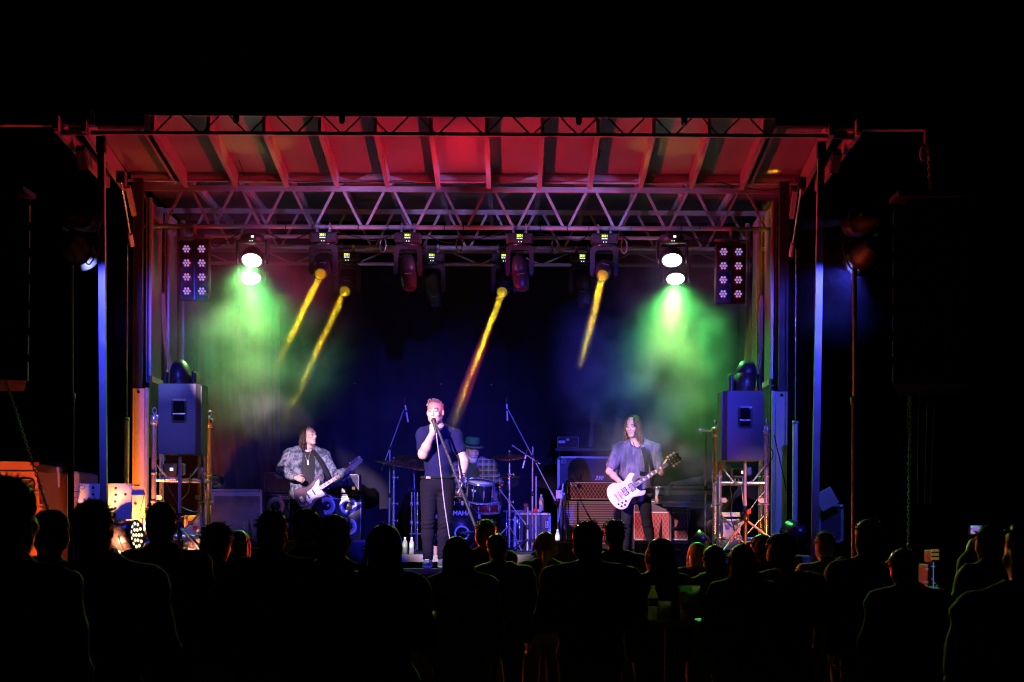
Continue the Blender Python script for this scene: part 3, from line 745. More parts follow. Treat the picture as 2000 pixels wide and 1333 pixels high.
# floor moving lights standing on the wing towers
def tower_head(label, px, py, d, dirv, lit):
    M = Matrix.Translation(W(px,py,d))
    t = thing('moving_head_light', label, 'stage light', M=M, group='moving lights on the wing towers')
    b = MB(); b.box((0,0,0.06),(0.3,0.26,0.12),bev=0.02); b.build('base', M_BODY, t, False)
    for sx in (-1,1):
        b = MB(); b.box((sx*0.15,0,0.27),(0.045,0.12,0.34),bev=0.015); b.build('yoke_arm', M_BODY, t, False)
    h = MB(); h.lathe([(0.001,0.20),(0.05,0.195),(0.095,0.14),(0.115,0.05),(0.118,-0.05),(0.11,-0.06),(0.115,-0.07),(0.1,-0.16),(0.075,-0.21),(0.07,-0.2)],28)
    hd = h.build('head', M_BODY, t, False); hd.location = (0,0,0.36); hd.rotation_mode='QUATERNION'; hd.rotation_quaternion = aim_matrix(dirv).to_quaternion()
    l = MB(); l.lathe([(0.07,-0.195),(0.05,-0.2),(0.001,-0.205)],18); l.build('lens', G_GOLD if lit else M_GLOSS, hd, False)
    l = MB(); l.box((0,-0.1,0.07),(0.075,0.01,0.005)); l.build('vent_line', M_ALU, hd, False)
    return t, M @ Vector((0,0,0.36)) + Vector(dirv).normalized()*0.21
tower_head('domed moving light standing on the left wing tower, head turned down', 352, 806, 21.15, (0.1,-0.25,-1), False)
th, lp = tower_head('moving light on the right wing tower aiming a faint yellow beam upward', 1455, 812, 21.15, (0.16,0.3,1), True)
l = bpy.data.lights.new('beam_lamp','AREA'); l.shape='DISK'; l.size = 0.1; l.spread = R(2); l.energy = 0.25; l.color = (1.0,0.6,0.0)
o = bpy.data.objects.new('beam_lamp', l); COL.objects.link(o); dv = Vector((0.16,0.3,1)).normalized()
o.parent = th; o.matrix_local = ROOTS[th.name].inverted() @ Matrix.Translation(lp) @ rotm(-dv)
m = MB(); m.lathe([(0.055,0.01),(0.09,1.9)],18,Matrix.Translation(lp) @ rotm(dv)); struct(m.build('smoke', vol_mat('thin_beam_smoke',0.16)[0]),'stuff')  # smoke cone shaped to the beam to make it visible

# front light clusters on stands at the sides (seen from behind), aimed at the stage
def light_stand(label, px_pole, py_top, px_c, py_c, d, side):
    base = Vector((WX(px_pole,d,900),d,0))
    t = thing('light_stand', label, 'light stand', base, group='crank stands with front lights')
    top = W(px_pole,py_top,d)
    b = MB(); b.tube(base+Vector((0,0,0.2)),Vector((base.x,d,2.9)),0.03,n=12); b.build('lower_tube', M_BLACK, t)
    b = MB(); b.tube((base.x,d,2.9),(top.x,d,top.z+0.1),0.021,n=12); b.build('upper_tube', M_STEEL, t)
    b = MB(); b.lathe([(0.03,0),(0.042,0.01),(0.042,0.07),(0.025,0.08)],14,Matrix.Translation((base.x,d,2.86))); b.build('collar', M_BLACK, t)
    b = MB(); b.tube((base.x,d-0.02,2.6),(base.x-side*0.12,d-0.05,2.6),0.01,n=6); b.build('crank_handle', M_BLACK, t)
    for k in range(3):
        a = k*2.094+0.4; b = MB(); b.tube(base+Vector((0,0,0.75)),base+Vector((0.75*math.cos(a),0.75*math.sin(a),0.02)),0.016,n=8); b.build('leg', M_BLACK, t)
    c = W(px_c,py_c,d)
    b = MB(); b.tube((c.x-side*0.1,d-0.22,c.z+0.0),(c.x-side*0.1,d+0.22,c.z),0.02,n=10); b.tube((c.x-side*0.1,d,c.z-0.3),(c.x-side*0.1,d,c.z+0.3),0.02,n=10); b.tube((top.x,d,top.z+0.05),(c.x-side*0.1,d,c.z-0.25),0.02,n=8); b.build('lamp_frame', M_BLACK, t)
    b = MB(); b.path(curve_pts([c+Vector((side*0.05,-0.05,-0.15)),c+Vector((side*0.12,-0.06,-0.32)),c+Vector((side*0.2,-0.06,-0.2)),c+Vector((side*0.24,-0.05,0.02))],6),0.007,6); b.build('loop_cable', M_RUB, t)
    return t, c
def par_can(t, pos, to, r=0.13, L=0.28):
    v_ = (Vector(to)-Vector(pos)).normalized(); M = Matrix.Translation(Vector(pos)) @ rotm(v_)
    b = MB(); b.lathe([(0.001,-L*0.55),(r*0.55,-L*0.55),(r*0.62,-L*0.5),(r*0.8,-L*0.2),(r,L*0.1),(r,L*0.45),(r*1.06,L*0.47),(r*1.06,L*0.5),(r*0.92,L*0.5),(r*0.92,L*0.3)],22,M); c = b.build('par_can', M_BLACK, t)
    b = MB(); b.lathe([(r*0.9,L*0.31),(0.001,L*0.33)],20,M); b.build('lens', M_GLOSS, c)
    b = MB(); b.path([M @ Vector((r*1.12*math.cos(a),0,-0.01)) if False else M @ Vector((r*1.12*math.cos(a),0.9*r*math.sin(a),0.0)) for a in [R(k) for k in range(0,181,20)]],0.009,6); b.build('yoke', M_BLACK, c)
    return M @ Vector((0,0,L*0.52))
CENTRE = Vector((XC,22.3,2.3))
stL, cL = light_stand('dark lighting stand with a lamp cluster on top, left of the corner post', 139, 500, 150, 452, 18.7, 1)
stR, cR = light_stand('dark lighting stand with a lamp cluster on top, beside the blue glow', 1669, 515, 1690, 462, 18.7, -1)
SINGER = W(858,945,20.0); BASSIST = W(615,920,24.6); GUITAR = W(1240,930,23.6)
def tower_stand(label, x, d, h, side):
    t = thing('light_stand', label, 'light stand', (x,d,0), group='crank stands with front lights')
    b = MB(); b.tube((x,d,0.2),(x,d,2.8),0.035,n=12); b.build('lower_tube', M_BLACK, t)
    b = MB(); b.tube((x,d,2.8),(x,d,h+0.3),0.025,n=12); b.build('upper_tube', M_STEEL, t)
    b = MB(); b.tube((x-0.85,d,h),(x+0.85,d,h),0.024,n=10); b.tube((x-0.85,d,h+0.45),(x+0.85,d,h+0.45),0.024,n=10); b.tube((x,d,h),(x,d,h+0.5),0.02,n=8); b.build('lamp_frame', M_BLACK, t)
    for k in range(3):
        a = k*2.094+0.4; b = MB(); b.tube((x,d,0.9),(x+0.9*math.cos(a),d+0.9*math.sin(a),0.02),0.018,n=8); b.build('leg', M_BLACK, t)
    return t, Vector((x,d,h))
fhL, fL = tower_stand('tall lighting stand out in the crowd on the left, aimed at the band', -5.0, 9.5, 5.0, 1)
fhR, fR = tower_stand('tall lighting stand out in the crowd on the right, aimed at the band', 4.6, 9.5, 5.0, -1)
PINK, LAV, BLUE = (1.0,0.70,0.92), (0.62,0.48,1.0), (0.055,0.05,1.0)
VIO = (0.55,0.30,1.0)
front = [ # stand, offset, target, colour, power, angle
 (stL, cL, (0.0,-0.16,0.15), Vector((0.9,22.3,5.2)), VIO, 1100, 17, 0.7),
 (stL, cL, (0.0,0.16,0.15), Vector((-1.6,22.3,5.15)), VIO, 550, 17, 0.7),
 (stL, cL, (0.0,-0.16,-0.16), Vector((-3.5,21.5,3.3)), (0.26,0.28,1.0), 520, 36, 0.5),
 (stR, cR, (0.0,-0.16,0.15), Vector((-1.8,22.3,5.2)), (0.42,0.24,1.0), 1200, 17, 0.7),
 (stR, cR, (0.0,0.16,0.15), Vector((0.7,22.3,5.15)), (0.42,0.24,1.0), 600, 17, 0.7),
 (stR, cR, (0.0,-0.16,-0.16), Vector((2.6,21.5,3.3)), (0.16,0.20,1.0), 900, 34, 0.5),
 (stR, cR, (0.0,0.16,-0.16), Vector((2.6,21.5,2.6)), (0.05,0.06,1.0), 260, 84, 0.4),
 (stL, cL, (0.0,0.16,-0.16), Vector((-3.6,21.5,2.6)), (0.05,0.06,1.0), 240, 84, 0.4),
 (fhL, fL, (-0.6,0.1,0.22), SINGER+Vector((0,0,0.0)), PINK, 20000, 8.2, 0.5),
 (fhL, fL, (0.7,0.1,0.22), W(608,906,24.6), PINK, 26000, 3.7, 0.5),
 (fhL, fL, (0.2,0.1,0.22), GUITAR+Vector((0,0,0.1)), PINK, 18000, 5.0, 0.8),
 (fhL, fL, (-0.2,0.1,0.22), W(350,835,20.5), (0.24,0.20,1.0), 2800, 4.6, 1.0),
 (fhL, fL, (-0.2,0.1,-0.22), W(928,930,24.7), LAV, 9000, 3.8, 0.9),
 (fhL, fL, (0.2,0.1,-0.22), W(1165,1000,25.7), (1.0,0.40,0.50), 6500, 5.2, 0.9),
 (fhL, fL, (-0.6,0.1,-0.22), W(1365,950,25.0), (1.0,0.5,0.5), 4200, 2.8, 0.9),
 (fhR, fR, (-0.6,0.1,0.22), SINGER+Vector((0,0,0.0)), BLUE, 6000, 10, 0.7),
 (fhR, fR, (-0.2,0.1,0.22), Vector((-0.7,26.0,2.2)), BLUE, 15000, 17, 0.8),
 (fhR, fR, (0.2,0.1,0.22), W(1435,800,20.5), BLUE, 1000, 4.6, 1.0),
 (fhL, fL, (0.6,0.1,-0.22), W(1292,1025,25.6), (1.0,0.14,0.18), 10000, 3.6, 0.8),
 (fhR, fR, (0.2,0.1,-0.22), W(440,880,24.5), (0.20,0.14,1.0), 1500, 8, 0.8),
 (fhR, fR, (-0.2,0.1,-0.22), W(1450,960,20.9), (0.62,0.45,1.0), 2600, 4.0, 0.9)]
for st, c, off, to, col, pw, ang, bl in front:
    p = par_can(st, c+Vector(off), to); lamp('par_lamp', p+(Vector(to)-p).normalized()*0.03, to, col, pw, ang, bl, 0.03, st)

# floor lamps: red uplights below the canopy, amber cans in the wings
def floor_can(label, pos, to, col, power, ang, face, fr=0.1, L=0.2, size=0.05):
    t = thing('floor_lamp', label, 'stage light', (pos[0],pos[1],pos[2]), group='floor lamps')
    head = Vector(pos)+Vector((0,0,fr+0.06)); v_ = (Vector(to)-head).normalized(); M = Matrix.Translation(head) @ rotm(v_)
    b = MB(); b.lathe([(0.001,-L*0.5),(fr*0.8,-L*0.5),(fr,-L*0.2),(fr*1.04,L*0.5),(fr*0.97,L*0.5),(fr*0.95,L*0.42)],26,M); b.build('housing', M_GLOSS, t)
    b = MB(); b.lathe([(fr*0.95,L*0.425),(fr*0.6,L*0.43),(0.001,L*0.43)],24,M); ff = b.build('lens_plate', M_BLACK, t)
    k = 0
    for rr, nn in ((0.0,1),(0.40,6),(0.78,11)):
        for q in range(nn):
            a = 2*math.pi*q/nn
            b = MB(); b.lathe([(fr*0.125,0),(fr*0.10,fr*0.06),(0.001,fr*0.08)],8,M @ Matrix.Translation((fr*rr*math.cos(a),fr*rr*math.sin(a),L*0.432))); b.build('led_cell', face, ff)
    b = MB(); b.path([M @ Vector((fr*1.12*math.cos(a),-fr*1.12*math.sin(a)*0.9,0)) for a in [R(k) for k in range(0,181,15)]],0.008,6); b.build('yoke', M_BLACK, t)
    lamp('floor_lamp_bulb', M @ Vector((0,0,L*0.6)), to, col, power, ang, 0.5, size, t)
    return t
G_REDC = glow('red_led_cell', (1,0.05,0.02), 3)
for k, (x, tx) in enumerate(((-3.05,1.75),(1.95,-2.9))):
    p = Vector((x, 20.62, ZDECK))
    floor_can('small red floor lamp beside the '+('left' if k==0 else 'right')+'-hand tower, aimed across at the canopy', p, Vector((tx,21.0,5.7)), (1.0,0.012,0.050), 1650, 48, G_REDC, 0.09, 0.18)
for k, px in enumerate((655, 1150)):  # lamps added to rim the crowd in red
    p = Vector((WX(px,19.8), 19.8, ZLOW))
    floor_can('added low red lamp at the platform edge facing the '+('left' if k==0 else 'right')+' part of the crowd', p, p+Vector((0.25 if k == 0 else 0.1,-1.0,0.35)), (1.0,0.06,0.02), 340, 150, G_REDC, 0.07, 0.14)
AMB = (1.0,0.17,0.010)
pA = W(246,1088,20.1); floor_can('glowing amber LED lamp on the ground at left, face full of white cells', pA, pA+Vector((1.0,-0.30,0.30)), AMB, 90, 100, G_AMBER, 0.15, 0.26)
pB = W(214,1120,19.6); floor_can('amber lamp hidden behind the broad dark figure, aimed at the bolt plates', pB, pB+Vector((-0.30,1.0,0.34)), (1.0,0.30,0.12), 360, 96, G_AMBER, 0.1, 0.2)
pD = W(290,1083,20.72); floor_can('added amber lamp at the foot of the left tower, aimed up the steel column', pD, pD+Vector((-0.22,1.0,1.1)), AMB, 190, 100, G_AMBER, 0.08, 0.16)  # unseen lamp added to warm the column from below
pE = Vector((-5.1,20.9,0.0)); floor_can('added amber lamp on the ground aimed at the parked van', pE, pE+Vector((-0.35,1.0,0.45)), AMB, 560, 90, G_AMBER, 0.1, 0.2)  # unseen lamp added to brighten the van
pC = W(1556,1085,20.1); floor_can('glowing amber LED lamp behind the curly-haired heads at right', pC, pC+Vector((-1.0,0.9,0.7)), AMB, 50, 100, G_AMBER, 0.13, 0.26)
# unseen lamps added to throw gold gleams on two roof panels
for k, (px, tgt) in enumerate(((1075,(488,272)),(740,(1318,272)))):
    p = Vector((WX(px,20.2)+0.2*(k-0.5), 20.15, ZLOW))
    floor_can('added narrow gold spot at the platform edge on the '+('right' if k==0 else 'left')+' of the singer', p, W(tgt[0],tgt[1],20.9), (1.0,0.62,0.12), 300, 9.5, G_REDC, 0.06, 0.14, 0.02)

SMOKE = [ (W(470,620,23.0),(1.6,1.9,1.6),0.36,2.2), (W(1325,700,24.0),(1.75,1.75,2.05),0.52,2.1), (W(1615,560,19.6),(1.0,1.0,0.75),0.022,2.0),
          (W(510,905,25.6),(0.8,0.7,0.6),0.7,2.6), (W(450,1005,24.6),(0.55,0.5,0.42),0.9,3.6), (W(1375,975,25.2),(0.6,0.5,0.6),0.25,2.8), (W(790,860,26.2),(2.2,0.7,1.1),0.05,2.0), (W(1385,790,25.2),(1.3,0.9,1.3),0.45,2.4)]

# ------------------------------------------------------------------ gear helpers
def pb(b, x0, y0, x1, y1, d, dep, bev=0.0):
    """box whose front face fills the photo rectangle at depth d"""
    a, c = W(x0,y1,d), W(x1,y0,d)
    b.box(((a.x+c.x)/2, d+dep/2, (a.z+c.z)/2), (c.x-a.x, dep, c.z-a.z), bev=bev); return b
def rect(x0, y0, x1, y1, d):
    a, c = W(x0,y1,d), W(x1,y0,d); return a.x, c.x, a.z, c.z
def wbox(b, x0, x1, y0, y1, z0, z1, bev=0.0):
    b.box(((x0+x1)/2,(y0+y1)/2,(z0+z1)/2),(x1-x0,y1-y0,z1-z0),bev=bev); return b
def piping(b, x0, x1, z0, z1, y, r=0.006, n=6, cr=0.02):
    pts = []
    for cx, cz, a0 in ((x1-cr,z1-cr,0),(x0+cr,z1-cr,90),(x0+cr,z0+cr,180),(x1-cr,z0+cr,270)):
        for k in range(4): a = R(a0+k*30); pts.append((cx+cr*math.cos(a), y, cz+cr*math.sin(a)))
    b.path(pts, r, n, closed=True); return b
def patmat(name, base, line, scale, kind, rough=0.8, width=0.08):
    """woven grille cloth: diamond lattice or horizontal piping"""
    m = bpy.data.materials.new(name); m.use_nodes = True; nt = m.node_tree; p = nt.nodes['Principled BSDF']; p.inputs['Roughness'].default_value = rough
    tc = nt.nodes.new('ShaderNodeTexCoord'); facs = []
    dirs = {'diamond': ((1,0,0.62),(1,0,-0.62)), 'rows': ((0,0,1),)}[kind]
    for dv in dirs:
        dt = nt.nodes.new('ShaderNodeVectorMath'); dt.operation = 'DOT_PRODUCT'; nt.links.new(tc.outputs['Object'], dt.inputs[0]); dt.inputs[1].default_value = [c*scale for c in dv]
        fr = nt.nodes.new('ShaderNodeMath'); fr.operation = 'FRACT'; nt.links.new(dt.outputs['Value'], fr.inputs[0])
        lt = nt.nodes.new('ShaderNodeMath'); lt.operation = 'LESS_THAN'; lt.inputs[1].default_value = width; nt.links.new(fr.outputs[0], lt.inputs[0]); facs.append(lt)
    f = facs[0]
    if len(facs) > 1:
        f = nt.nodes.new('ShaderNodeMath'); f.operation = 'MAXIMUM'; nt.links.new(facs[0].outputs[0], f.inputs[0]); nt.links.new(facs[1].outputs[0], f.inputs[1])
    mx = nt.nodes.new('ShaderNodeMix'); mx.data_type = 'RGBA'; mx.inputs[6].default_value = (*base,1); mx.inputs[7].default_value = (*line,1)
    nt.links.new(f.outputs[0], mx.inputs[0]); nt.links.new(mx.outputs[2], p.inputs['Base Color'])
    return m
M_TOLEX = mat('black_tolex', (0.022,0.021,0.022), 0.6, 0, 0.3, 20, 0.35, 260)
M_WHITE = mat('white_print', (0.8,0.8,0.8), 0.5, 0, 0.05)
M_SILV  = mat('silver_cone', (0.55,0.55,0.6), 0.35, 0.3, 0.15, 8)
M_WOODC = mat('case_laminate', (0.05,0.05,0.05), 0.5, 0, 0.3, 5, 0.05, 40)
M_PALE  = mat('pale_grille', (0.42,0.34,0.33), 0.7, 0, 0.2, 5)
M_BRASS = mat('cymbal_bronze', (0.45,0.28,0.12), 0.3, 0.85, 0.3, 10)
M_DRUM  = mat('dark_drum_shell', (0.012,0.013,0.03), 0.15, 0.0, 0.2, 4)
M_DHEAD = mat('drum_head_black', (0.016,0.016,0.02), 0.4, 0, 0.2, 6)
M_RED   = mat('red_tag', (0.7,0.03,0.02), 0.5)
M_PLAST = translucent('clear_plastic', (0.75,0.78,0.8))

# ------------------------------------------------------------------ bass rig
def bass_head(label, x0, x1, ya, yb, d, txtx):
    t = thing('bass_amplifier', label, 'amplifier', W((x0+x1)/2,yb,d), group='bass amplifier heads')
    a, c, z0, z1 = rect(x0,ya,x1,yb,d)
    b = MB(); wbox(b,a,c,d,d+0.36,z0,z1,0.012); b.build('cabinet', M_TOLEX, t)
    b = MB(); piping(b,a+0.015,c-0.015,z0+0.012,z1-0.012,d-0.003,0.004); b.build('piping', M_SILV, t)
    b = MB(); wbox(b,a+0.04,c-0.04,d-0.006,d+0.01,z0+0.02,z0+0.10); pn = b.build('control_panel', M_GLOSS, t)
    for k in range(8):
        kx = a+0.08+k*(c-a-0.2)/7
        b = MB(); b.lathe([(0.012,0),(0.010,0.016),(0.001,0.017)],10,facing((kx,d-0.007,z0+0.055))); b.build('knob', M_CHROME, pn)
    b = MB(); b.lathe([(0.022,0),(0.022,0.01),(0.001,0.011)],14,facing((c-0.075,d-0.007,z0+0.062))); b.build('meter', mat('amber_meter',(0.8,0.5,0.2),0.3,emit=(1,0.6,0.25),estr=0.4), pn)
    logo(t, (a+c)/2+txtx, d-0.004, z1-0.06, 0.26)
    return t
def logo(t, x, y, z, w_):
    b = MB(); b.prism([(-w_/2,0.028),(-w_*0.30,-0.026),(w_*0.30,-0.026),(w_/2,0.028),(w_*0.2,0.012),(-w_*0.2,0.012)], 0.005, facing((x,y,z))); pl = b.build('logo_plate', M_WHITE, t)
    text('lettering', 'Ashdown', 0.046, M_TOLEX, facing((x,y-0.008,z-0.006)), pl, shear=0.25, bold=0.0008)
def bass_cab(label, x0, x1, ya, d):
    t = thing('speaker_cabinet', label, 'speaker cabinet', (WX((x0+x1)/2,d),d,ZDECK), group='bass speaker cabinets')
    a, c, z0, z1 = rect(x0,ya,x1,1056,d); z0 = ZDECK+0.02
    b = MB(); wbox(b,a,c,d,d+0.4,z0,z1,0.012); b.build('cabinet', M_TOLEX, t)
    b = MB(); piping(b,a+0.015,c-0.015,z0+0.015,z1-0.015,d-0.003,0.004); b.build('piping', M_SILV, t)
    for ix in (0,1):
        for iz in (0,1):
            cx = a+(c-a)*(0.28+0.44*ix); cz = z1-0.16-0.27*iz
            b = MB(); b.lathe([(0.118,0.0),(0.118,0.008),(0.10,0.010),(0.066,0.004),(0.062,-0.01),(0.055,-0.02)],28,facing((cx,d-0.002,cz))); cone = b.build('speaker_cone', M_SILV, t)
            b = MB(); b.lathe([(0.06,0.003),(0.045,0.012),(0.001,0.02)],18,facing((cx,d-0.004,cz))); b.build('dust_cap', M_GLOSS, cone)
    b = MB(); wbox(b,a+0.02,c-0.02,d-0.012,d-0.010,z0+0.02,z1-0.02)
    logo(t, (a+c)/2+0.02, d-0.004, z1-0.045, 0.28)
    for sx in (a+0.08,c-0.08):
        b = MB(); b.box((sx,d+0.2,ZDECK+0.01),(0.05,0.3,0.02)); b.build('foot', M_RUB, t)
    return t
bass_cab('four-cone bass cabinet with pale rings beside the road case', 511, 608, 965, 25.9)
bass_cab('four-cone bass cabinet with pale rings behind the bassist, nearer the drums', 610, 707, 965, 25.9)
bass_head('black bass amplifier head behind the bassist, next to the road case', 514, 606, 922, 963, 25.92, -0.04)
bass_head('black bass amplifier head right of the bassist with white logo plate', 612, 702, 926, 963, 25.92, 0.05)

def road_case(label, x0, x1, ytop, ybot, d, dep, mtl=None, lid=None, group='road cases', corners=True, z0=None):
    t = thing('road_case', label, 'road case', W((x0+x1)/2, ybot, d), group=group)
    a, c, zb_, z1 = rect(x0,ytop,x1,ybot,d); z0 = zb_ if z0 is None else z0
    b = MB(); wbox(b,a+0.012,c-0.012,d+0.008,d+dep-0.008,z0+0.01,z1-0.01); b.build('body', mtl or M_WOODC, t)
    e = 0.03
    for (q0,q1,r0,r1) in ((a,c,z1-e,z1),(a,c,z0,z0+e)):
        b = MB(); wbox(b,q0,q1,d,d+dep,r0,r1,0.004); b.build('edge_rail', M_ALU, t)
    for q in (a,c-e):
        b = MB(); wbox(b,q,q+e,d-0.001,d+0.03,z0+e,z1-e); b.build('edge_rail', M_ALU, t)
    if lid:
        zl = WZ(lid,d,(x0+x1)/2); b = MB(); wbox(b,a+e,c-e,d-0.002,d+0.02,zl-0.022,zl+0.03); b.build('lid_rail', M_ALU, t)
    if corners:
        for q in (a,c):
            for r in (z0,z1):
                b = MB(); b.lathe([(0.001,0.026),(0.016,0.022),(0.026,0.0),(0.02,-0.01)],12,facing((q+(0.022 if q==a else -0.022),d-0.002,r+(0.022 if r==z0 else -0.022)))); b.build('ball_corner', M_CHROME, t)
    return t, (a,c,z0,z1)
def latch(t, x, y, z, s=0.09):
    b = MB(); b.box((x,y-0.006,z),(s*0.85,0.012,s*1.15),bev=0.005); l = b.build('latch_dish', M_ALU, t)
    b = MB(); b.box((x,y-0.016,z),(s*0.5,0.012,s*0.7),bev=0.004); b.build('latch_bow', M_CHROME, l)
t, q = road_case('wide road case with bright rails under the green bag at stage left', 399, 512, 956, 1075, 25.4, 0.6, mat('case_grey',(0.10,0.105,0.10),0.45,0,0.4,3), 966)
latch(t, WX(411,25.4,972), 25.4-0.004, WZ(972,25.4,411), 0.12)
# green patterned bag on that case
bag = thing('equipment_bag', 'green and black camouflage bag lying on the wide road case', 'bag', (q[0]+0.1,25.5,q[3]))
s = SDF((q[0]-0.05,25.35,q[3]-0.02),(q[0]+0.32,25.85,q[3]+0.28),0.012)
s.ell((q[0]+0.11,25.6,q[3]+0.09),(0.115,0.16,0.10),k=0.03).ell((q[0]+0.05,25.55,q[3]+0.07),(0.07,0.1,0.075)).ell((q[0]+0.18,25.55,q[3]+0.06),(0.06,0.1,0.065)).cut((0,0,q[3]+0.002),(0,0,-1))
m_ = bpy.data.materials.new('camouflage'); m_.use_nodes = True; nt = m_.node_tree; tc = nt.nodes.new('ShaderNodeTexCoord'); nz = nt.nodes.new('ShaderNodeTexNoise'); nz.inputs['Scale'].default_value = 13; rp_ = nt.nodes.new('ShaderNodeValToRGB'); rp_.color_ramp.interpolation = 'CONSTANT'
rp_.color_ramp.elements[0].color = (0.02,0.03,0.02,1); rp_.color_ramp.elements[1].position = 0.5; rp_.color_ramp.elements[1].color = (0.10,0.45,0.16,1); e_ = rp_.color_ramp.elements.new(0.58); e_.color = (0.2,0.25,0.2,1)
nt.links.new(tc.outputs['Object'], nz.inputs['Vector']); nt.links.new(nz.outputs[0], rp_.inputs[0]); nt.links.new(rp_.outputs[0], nt.nodes['Principled BSDF'].inputs['Base Color'])
me = s.mesh('bag_body', ROOTS[bag.name].inverted()); me.materials.append(m_); link('bag_body', me, bag)
b = MB(); b.path(curve_pts([(q[0]+0.04,25.5,q[3]+0.15),(q[0]+0.08,25.48,q[3]+0.21),(q[0]+0.15,25.48,q[3]+0.21),(q[0]+0.19,25.5,q[3]+0.14)],5),0.008,6); b.build('bag_handle', M_BLACK, bag)
b = MB(); p = W(476,1026,25.35); b.tube((p.x,25.37,ZDECK),(p.x,25.37,p.z+0.03),0.004,n=6)
o = tag(b.build('marker_cane', M_BLACK), 'thin dark upright cane with yellow tape in front of the road case', 'cane')
b = MB(); b.box((p.x,25.365,p.z+0.02),(0.02,0.014,0.03)); b.box((p.x,25.365,p.z-0.03),(0.02,0.014,0.03)); b.build('tape', M_YEL, o)

# ------------------------------------------------------------------ wing towers, loudspeakers, tripods
def tower(label, pxl, pxr, ytop, d, side):
    t = thing('wing_tower', label, 'truss tower', (WX((pxl+pxr)/2,d),d,ZDECK), group='box truss towers in the wings')
    xa, xb = WX(pxl,d,900), WX(pxr,d,900); zt = WZ(ytop,d); D = 0.46; r = 0.026
    for k, (x, y) in enumerate(((xa,d),(xb,d),(xa,d+D),(xb,d+D))):
        b = MB(); b.tube((x,y,ZDECK),(x,y,zt-0.05),r,n=14); up = b.build('upright', M_CHROME, t)
        b = MB(); b.lathe([(0.03,-0.05),(0.042,-0.035),(0.042,0.035),(0.02,0.05)],14,Matrix.Translation((x,y,zt-0.06))); b.build('corner_clamp', M_CHROME, up)
        b = MB(); rot = Matrix.Rotation(0 if side < 0 else R(75),4,'Z'); b.path([Vector((x,y,zt+0.035))+rot @ Vector((0.024*math.cos(a),0,0.03*math.sin(a))) for a in [R(k2) for k2 in range(0,360,30)]],0.008,6,closed=True); b.build('eye_ring', M_CHROME, up)
        for zz in (zt-0.12, WZ(930,d), WZ(985,d)):
            b = MB(); b.lathe([(r,0),(0.034,0.004),(0.034,0.02),(r,0.024)],12,Matrix.Translation((x,y,zz))); b.build('collar', M_ALU, up)
    for zz in (WZ(812 if side<0 else 828,d)-0.02, WZ(941,d), WZ(1050,d)):
        for (p, q_) in (((xa,d),(xb,d)),((xa,d+D),(xb,d+D)),((xa,d),(xa,d+D)),((xb,d),(xb,d+D))):
            b = MB(); b.tube((p[0],p[1],zz),(q_[0],q_[1],zz),0.017,n=10); b.build('crossbar', M_CHROME, t)
    for (xx, sg) in ((xa,1),(xb,-1)):
        b = MB(); b.tube((xx,d,WZ(905,d)),(xx+sg*0.15,d,WZ(939,d)),0.010,n=8); b.build('diagonal', M_CHROME, t)
        b = MB(); b.tube((xx,d,WZ(1000,d)),(xx+sg*0.24,d+0.0,WZ(1048,d)),0.010,n=8); b.build('diagonal', M_CHROME, t)
        b = MB(); b.prism([(-0.005,-0.025),(0.04,-0.025),(0.058,0),(0.04,0.025),(-0.005,0.025)],0.006,facing((xx+sg*0.03,d,WZ(975,d)),Matrix.Rotation(0 if sg>0 else math.pi,4,'Z'))); lg = b.build('lug_plate', M_PLATE, t)
    return t
tower('chrome box truss tower in the left wing behind the loudspeaker', 301, 396, 812, 20.95, -1)
tower('chrome box truss tower in the right wing behind the loudspeaker', 1405, 1497, 826, 20.95, 1)
